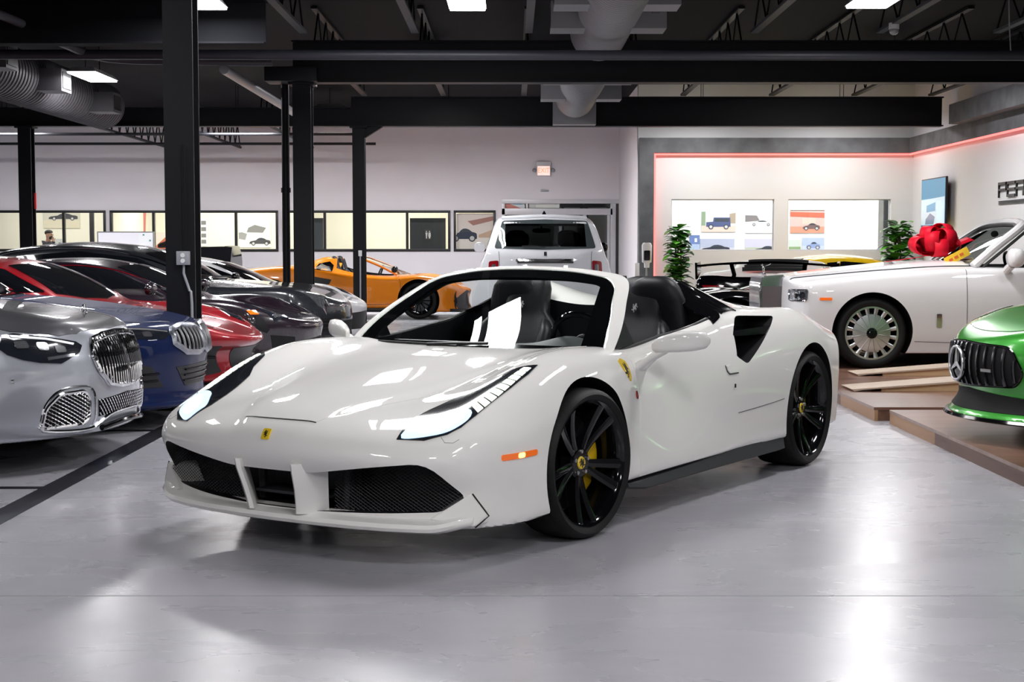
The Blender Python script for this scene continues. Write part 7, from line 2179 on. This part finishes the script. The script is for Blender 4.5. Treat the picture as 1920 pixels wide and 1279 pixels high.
    def bar(a, b, c, d, yo): box('letter_bar', -.03, 0, -(yo + b), -(yo + a), zb2 + c * h, zb2 + d * h, [blk], let)
    for k, ch in enumerate('PER'):
        let = bpy.data.objects.new('letter', None); link(let, o)
        yo = -.10 + k * .40
        if ch == 'P': Ls = ((0, .36, .82, 1), (0, .36, .44, .58), (0, .022, 0, 1), (.335, .36, .5, 1))
        elif ch == 'E': Ls = ((0, .36, .82, 1), (0, .36, .44, .58), (0, .36, 0, .18), (0, .022, 0, 1))
        else: Ls = ((0, .36, .82, 1), (0, .36, .44, .58), (0, .022, 0, 1), (.335, .36, .5, 1), (.30, .36, 0, .44))
        for a, b, c, d in Ls: bar(a, b, c, d, yo)
    for k in range(3):
        zz = Z_at(376.5 + 2.6 * k, 22.7); box('underline', -.02, 0, -1.2, .10, zz - .010, zz + .004, [blk], o)
    # posters -------------------------------------------------------------------------------
    yo = 36.578
    X6 = lambda u: X_at(u, yo); Z6 = lambda v: Z_at(v, yo)
    poster('framed photo of dark cars seen through the far left office window', X6(84), X6(152), Z6(428), Z6(392), yo, (.62, .60, .52), (.70, .64, .50), (.06, .06, .07), cx=.55, cw=.40, ch=.5, base=.38)
    poster('small photo of a grey car behind the man at the left office window', X6(104), X6(124), Z6(470), Z6(448), yo - .03, (.55, .56, .56), (.5, .45, .36), (.16, .17, .19), cx=.5, cw=.45, ch=.6)
    poster('narrow dark photo at the left edge of the second office window', X6(214), X6(227), Z6(425), Z6(392), yo, (.20, .19, .20), (.55, .40, .30), None, extra=(([(.1, .3), (.9, .3), (.9, .36), (.1, .36)], (.30, .12, .06)),))
    poster('photo of a red building in the second office window, left of the wide column', X6(294), X6(330), Z6(472), Z6(436), yo, (.80, .72, .68), (.30, .12, .07), None, hor=.3, extra=(([(0, .3), (.7, .95), (1, .4), (1, .1), (0, .1)], (.50, .13, .07)), ([(.1, .4), (.5, .55), (.5, .2), (.1, .2)], (.75, .35, .22))))
    poster('white panel with small dark pictures right of the wide column', X6(376), X6(391), Z6(462), Z6(410), yo, (.80, .80, .78), (.80, .80, .78), None, extra=tuple(([(.2, a), (.8, a), (.8, a + .14), (.2, a + .14)], (.2, .2, .21)) for a in (.1, .32, .55, .78)))
    poster('black and white photo of classic cars in the second office window, right pane', X6(449), X6(509), Z6(464), Z6(418), yo, (.75, .75, .73), (.82, .82, .80), (.07, .07, .075), cx=.66, cw=.33, ch=.42, base=.06, hor=.5, extra=(([(0, .35), (.2, .3), (.26, .55), (.1, .62), (0, .6)], (.3, .3, .3)), ([(.25, .62), (.75, .6), (.85, .8), (.5, .92), (.3, .8)], (.22, .22, .22))))
    poster('photo of a dark blue sports car in the small right-hand office window', xa(856), xa(925), z(467), z(400), YB + .055, (.80, .70, .66), (.78, .72, .68), (.018, .028, .065), cx=.20, cw=.36, ch=.50, base=.18, hor=.30, extra=(([(.30, .78), (1, .92), (1, .80), (.45, .66)], (.42, .20, .17)), ([(.60, .40), (1, .55), (1, .32), (.60, .32)], (.62, .42, .30))))
    poster('poster of a red roof under blue sky at the top left of the glass entrance', xa(946), xa(984), z(401), z(379), YB + .055, (.80, .84, .90), (.72, .22, .20), None, hor=.35, extra=(([(0, .35), (0, .85), (.25, .85), (1, .35)], (.70, .25, .22)), ([(.45, .80), (.85, .78), (.85, .90), (.45, .9)], (.35, .62, .82))))
    poster('white strip with faint print above the entrance doors', xa(992), xa(1049), z(390), z(378), YB + .055, (.88, .88, .86), (.88, .88, .86), None, extra=(([(.05, .1), (.22, .1), (.22, .7), (.05, .7)], (.68, .68, .70)),))
    yr = 30.978; XQ = lambda u: X_at(u, yr); ZQ = lambda v: Z_at(v, yr)
    poster('photo of a blue off-road wagon, upper left in the left feature window', XQ(1314), XQ(1378), ZQ(435), ZQ(395), yr, (.80, .86, .84), (.72, .58, .50), (.075, .10, .22), TRUCKSIDE, cx=.50, cw=.36, ch=.58, base=.10, hor=.30, extra=(([(0, .3), (.12, .3), (.12, .95), (0, .95)], (.25, .34, .22)), ([(.82, .4), (1, .4), (1, .9), (.82, .85)], (.40, .32, .24))))
    poster('photo of a white car, upper right in the left feature window', XQ(1396), XQ(1450), ZQ(437), ZQ(395), yr, (.84, .84, .85), (.86, .86, .87), (.90, .90, .90), cx=.55, cw=.40, ch=.34, base=.30, hor=.35, extra=(([(0, .5), (.5, .55), (.4, .78), (0, .80)], (.22, .20, .20)),))
    poster('photo of a dark car roof, lower left in the left feature window', XQ(1312), XQ(1376), ZQ(476), ZQ(448), yr, (.45, .48, .62), (.62, .62, .70), (.03, .03, .05), cx=.45, cw=.42, ch=.7, base=.05)
    poster('blue photo half hidden by the tall plant in the left feature window', XQ(1292), XQ(1311), ZQ(470), ZQ(441), yr, (.14, .22, .46), (.42, .52, .72), None, extra=(([(.5, .55), (.75, .55), (.75, .8), (.5, .8)], (.75, .8, .9)),))
    poster('photo of a black car, lower right in the left feature window', XQ(1396), XQ(1450), ZQ(476), ZQ(448), yr, (.60, .58, .70), (.50, .55, .42), (.03, .03, .035), cx=.75, cw=.45, ch=.6, base=.05)
    poster('photo of a red building at dusk, upper in the right feature window', XQ(1480), XQ(1544), ZQ(437), ZQ(394), yr, (.66, .46, .42), (.66, .30, .20), (.16, .10, .10), cx=.62, cw=.25, ch=.42, base=.10, hor=.28, extra=(([(0, .92), (1, .88), (1, .66), (0, .72)], (.56, .14, .08)), ([(.35, .66), (.75, .66), (.75, .36), (.35, .36)], (.78, .52, .44)), ([(0, .97), (1, .97), (1, 1), (0, 1)], (.14, .07, .05))))
    poster('pale blue photo, lower in the right feature window', XQ(1503), XQ(1544), ZQ(472), ZQ(446), yr, (.46, .54, .78), (.58, .64, .82), (.28, .36, .62), cx=.5, cw=.32, ch=.75, base=.12)
    poster('small green garden photo, lower left in the right feature window', XQ(1478), XQ(1500), ZQ(472), ZQ(450), yr, (.60, .66, .60), (.26, .38, .18), None)
    tag(box('alarm_box', XQ(1633), XQ(1642), 30.92, 31.0, ZQ(406), ZQ(393), [mat('alarm_red', (.75, .06, .04), rough=.4)]), 'small red fire alarm box in the right feature window', 'alarm')
    # dark doors in the offices
    for u0, u1, lab, c in ((585, 607, 'dark glass door leaf in the third office window, left pane', (.07, .08, .09)), (769, 836, 'dark glass door with a restroom sign in the third office window', (.055, .06, .065))):
        Yd = 33.6
        o = tag(box('office_door', X_at(u0, Yd), X_at(u1, Yd), Yd, Yd + .04, 0, Z_at(409, Yd), [mat('door_dark_glass', c, rough=.2)]), lab, 'door')
        if u1 > 700:
            q = thing('restroom_sign', 'small restroom sign with two white figures on the dark office door', 'sign', (X_at(803, Yd), Yd - .005, Z_at(440, Yd)))
            box('sign_plate', -.075, .075, -.012, 0, -.12, .12, [mat('sign_black', (.05, .05, .05), rough=.4)], q)
            for s in (-1, 1):
                bm = bmesh.new(); bm_lathe(bm, [(.0005, -.0165), (.014, -.0165), (.014, -.013)], 14, 'y', (s * .034, 0, .07))
                bm_prism(bm, [(s * .034 - .024, .045), (s * .034 + .024, .045), (s * .034 + (.014 if s < 0 else .028), -.03), (s * .034 + .010, -.09), (s * .034 - .010, -.09), (s * .034 - (.014 if s < 0 else .028), -.03)], 'y', -.0165, -.013)
                bm_obj('figure_symbol', bm, [M['plastic_white']], q, False)
    Yd = 35.5
    tag(box('door_post', X_at(170, Yd), X_at(178, Yd), Yd, Yd + .06, 0, 2.6, [M['dark_steel']]), 'dark upright door post inside the far left office', 'post')
    tag(prism('red_banner', [(X_at(266, 36), Z_at(440, 36)), (X_at(274, 36), Z_at(440, 36)), (X_at(276, 36), Z_at(394, 36)), (X_at(271, 36), Z_at(394, 36))], 'y', 36.0, 36.03, [mat('banner_red', (.60, .20, .18), rough=.6)]), 'slanted pale red stripe in the second office window', 'banner')
    # whiteboard on legs
    Yw = 31.6
    o = thing('whiteboard', 'mobile whiteboard standing in front of the office windows behind the charcoal sedan', 'whiteboard', (X_at(238, Yw), Yw, 0))
    a, b = X_at(186.5, Yw) - X_at(238, Yw), X_at(289, Yw) - X_at(238, Yw); zt = Z_at(436, Yw)
    box('board', a, b, -.02, .02, zt - .75, zt, [mat('board_white', (.80, .80, .86), rough=.3)], o)
    bm = bmesh.new()
    for q in ((a - .02, b + .02, zt, zt + .02), (a - .02, b + .02, zt - .77, zt - .75), (a - .02, a, zt - .75, zt), (b, b + .02, zt - .75, zt)): bm_box(bm, q[0], q[1], -.025, .025, q[2], q[3])
    bm_obj('board_frame', bm, [M['steel']], o, False)
    box('paper_note', b - .30, b - .02, -.024, -.021, zt - .28, zt - .02, [mat('paper', (.82, .84, .86), rough=.6)], o)
    for q in ((b - .20, zt - .05), (b - .06, zt - .17)):
        bm = bmesh.new(); bm_lathe(bm, [(.0005, -.040), (.018, -.040), (.018, -.021)], 12, 'y', (q[0], 0, q[1])); bm_obj('magnet', bm, [mat('magnet_teal', (.05, .25, .28), rough=.4)], o)
    for q in (a + .1, b - .1):
        tube('leg', [(q, 0, zt - .76), (q, 0, .03)], .02, [M['steel']], o, 8); tube('foot', [(q, -.3, .025), (q, .3, .025)], .022, [M['steel']], o, 8)
    build_person()
    # platforms -----------------------------------------------------------------------------
    top = wood_mat('deck_walnut', (.13, .062, .042), (.25, .135, .095), .5, .30, 0, .5)
    edge1 = wood_mat('edge_walnut', (.075, .034, .02), (.15, .072, .044), .8, .5, 1)
    edge2 = wood_mat('edge_oak', (.26, .135, .065), (.37, .21, .11), .8, .5, 1)
    ply = wood_mat('pine', (.52, .33, .18), (.64, .44, .26), .8, .6, 0)
    for lab, x0, x1, y0, y1, cut in (('low walnut-topped platform at right front under the green car', 2.80, 9.2, 5.6, 10.92, 9.75), ('low walnut-topped platform under the white convertible', 2.73, 9.2, 11.10, 16.95, 12.25)):
        o = thing('display_platform', lab, 'platform', (0, 0, 0))
        box('deck', x0, x1, y0, y1, .082, .104, [top], o)
        if y0 < 6: sides = ((y0, cut, edge1), (cut, y1, edge2))
        else: sides = ((y0, cut, edge2), (cut, y1, edge1))
        for a, b, m in sides: box('side_board', x0 + .004, x0 + .03, a, b, 0, .082, [m], o)
        box('front_board', x0 + .03, x1, y0 + .004, y0 + .03, 0, .082, [edge1], o)
        box('rear_board', x0 + .03, x1, y1 - .03, y1 - .004, 0, .082, [edge1], o)
    for lab, x0, L, y0, y1, h in (('wooden wheel ramp on the platform edge, the nearer one', 2.84, 1.75, 12.30, 12.72, .155), ('wooden wheel ramp on the platform, the farther one close to the white car wheel', 3.22, 1.9, 13.78, 14.16, .165)):
        o = thing('wheel_ramp', lab, 'ramp', (x0, 0, .105), 0, 'wooden wheel ramps')
        bm = bmesh.new(); bm_prism(bm, [(0, .018), (.02, 0), (.10, .014), (L, h - .02), (L, h), ], 'y', y0, y1); bm_obj('ramp_top', bm, [wood_mat('ramp_ply', (.42, .33, .26), (.52, .42, .33), .7, .6, 0)], o, False)
        for yy in (y0 + .02, y1 - .06):
            bm = bmesh.new(); bm_prism(bm, [(.25, 0), (L, 0), (L, h - .022), (.25, .034 * h / .155)], 'y', yy, yy + .04); bm_obj('ramp_side', bm, [ply], o, False)
        box('ramp_end', L - .04, L, y0 + .06, y1 - .06, 0, h - .025, [ply], o)
    # bow and tag on the convertible
    bx, by = X_at(1752, 15.45), 15.45
    bw = build_bow(bx, by, .105 + 1.060); bw.scale = (.84, .84, .80)
    tg = thing('windscreen_tag', 'yellow paper tag with red print lying against the windscreen of the white convertible', 'tag', (X_at(1793, 15.0), 15.0, Z_at(481, 15.0)), 0)
    t = box('tag_card', -.13, .13, -.005, .005, -.045, .045, [mat('tag_yellow', (.85, .55, .03), rough=.5)], tg)
    for k in range(3): box('tag_print', -.09 + k * .06, -.05 + k * .06, -.008, -.005, -.015, .012, [mat('tag_red', (.65, .12, .03), rough=.5)], t)
    tg.rotation_euler = (0, R(-28), 0)
def build_camera():
    c = bpy.data.cameras.new('camera'); o = bpy.data.objects.new('camera', c); COL.objects.link(o)
    c.sensor_width = 36; c.sensor_fit = 'HORIZONTAL'; c.lens = CAM_F / 1920 * 36; c.clip_end = 200; c.clip_start = 0.05
    o.location = (0, 0, CAM_H); o.rotation_euler = (PI / 2 - CAM_PITCH, 0, 0)
    SC.camera = o

build_camera()
build_shell()
build_steel()
build_lights()
build_props()
build_ferrari_all()
build_cars()
build_look()
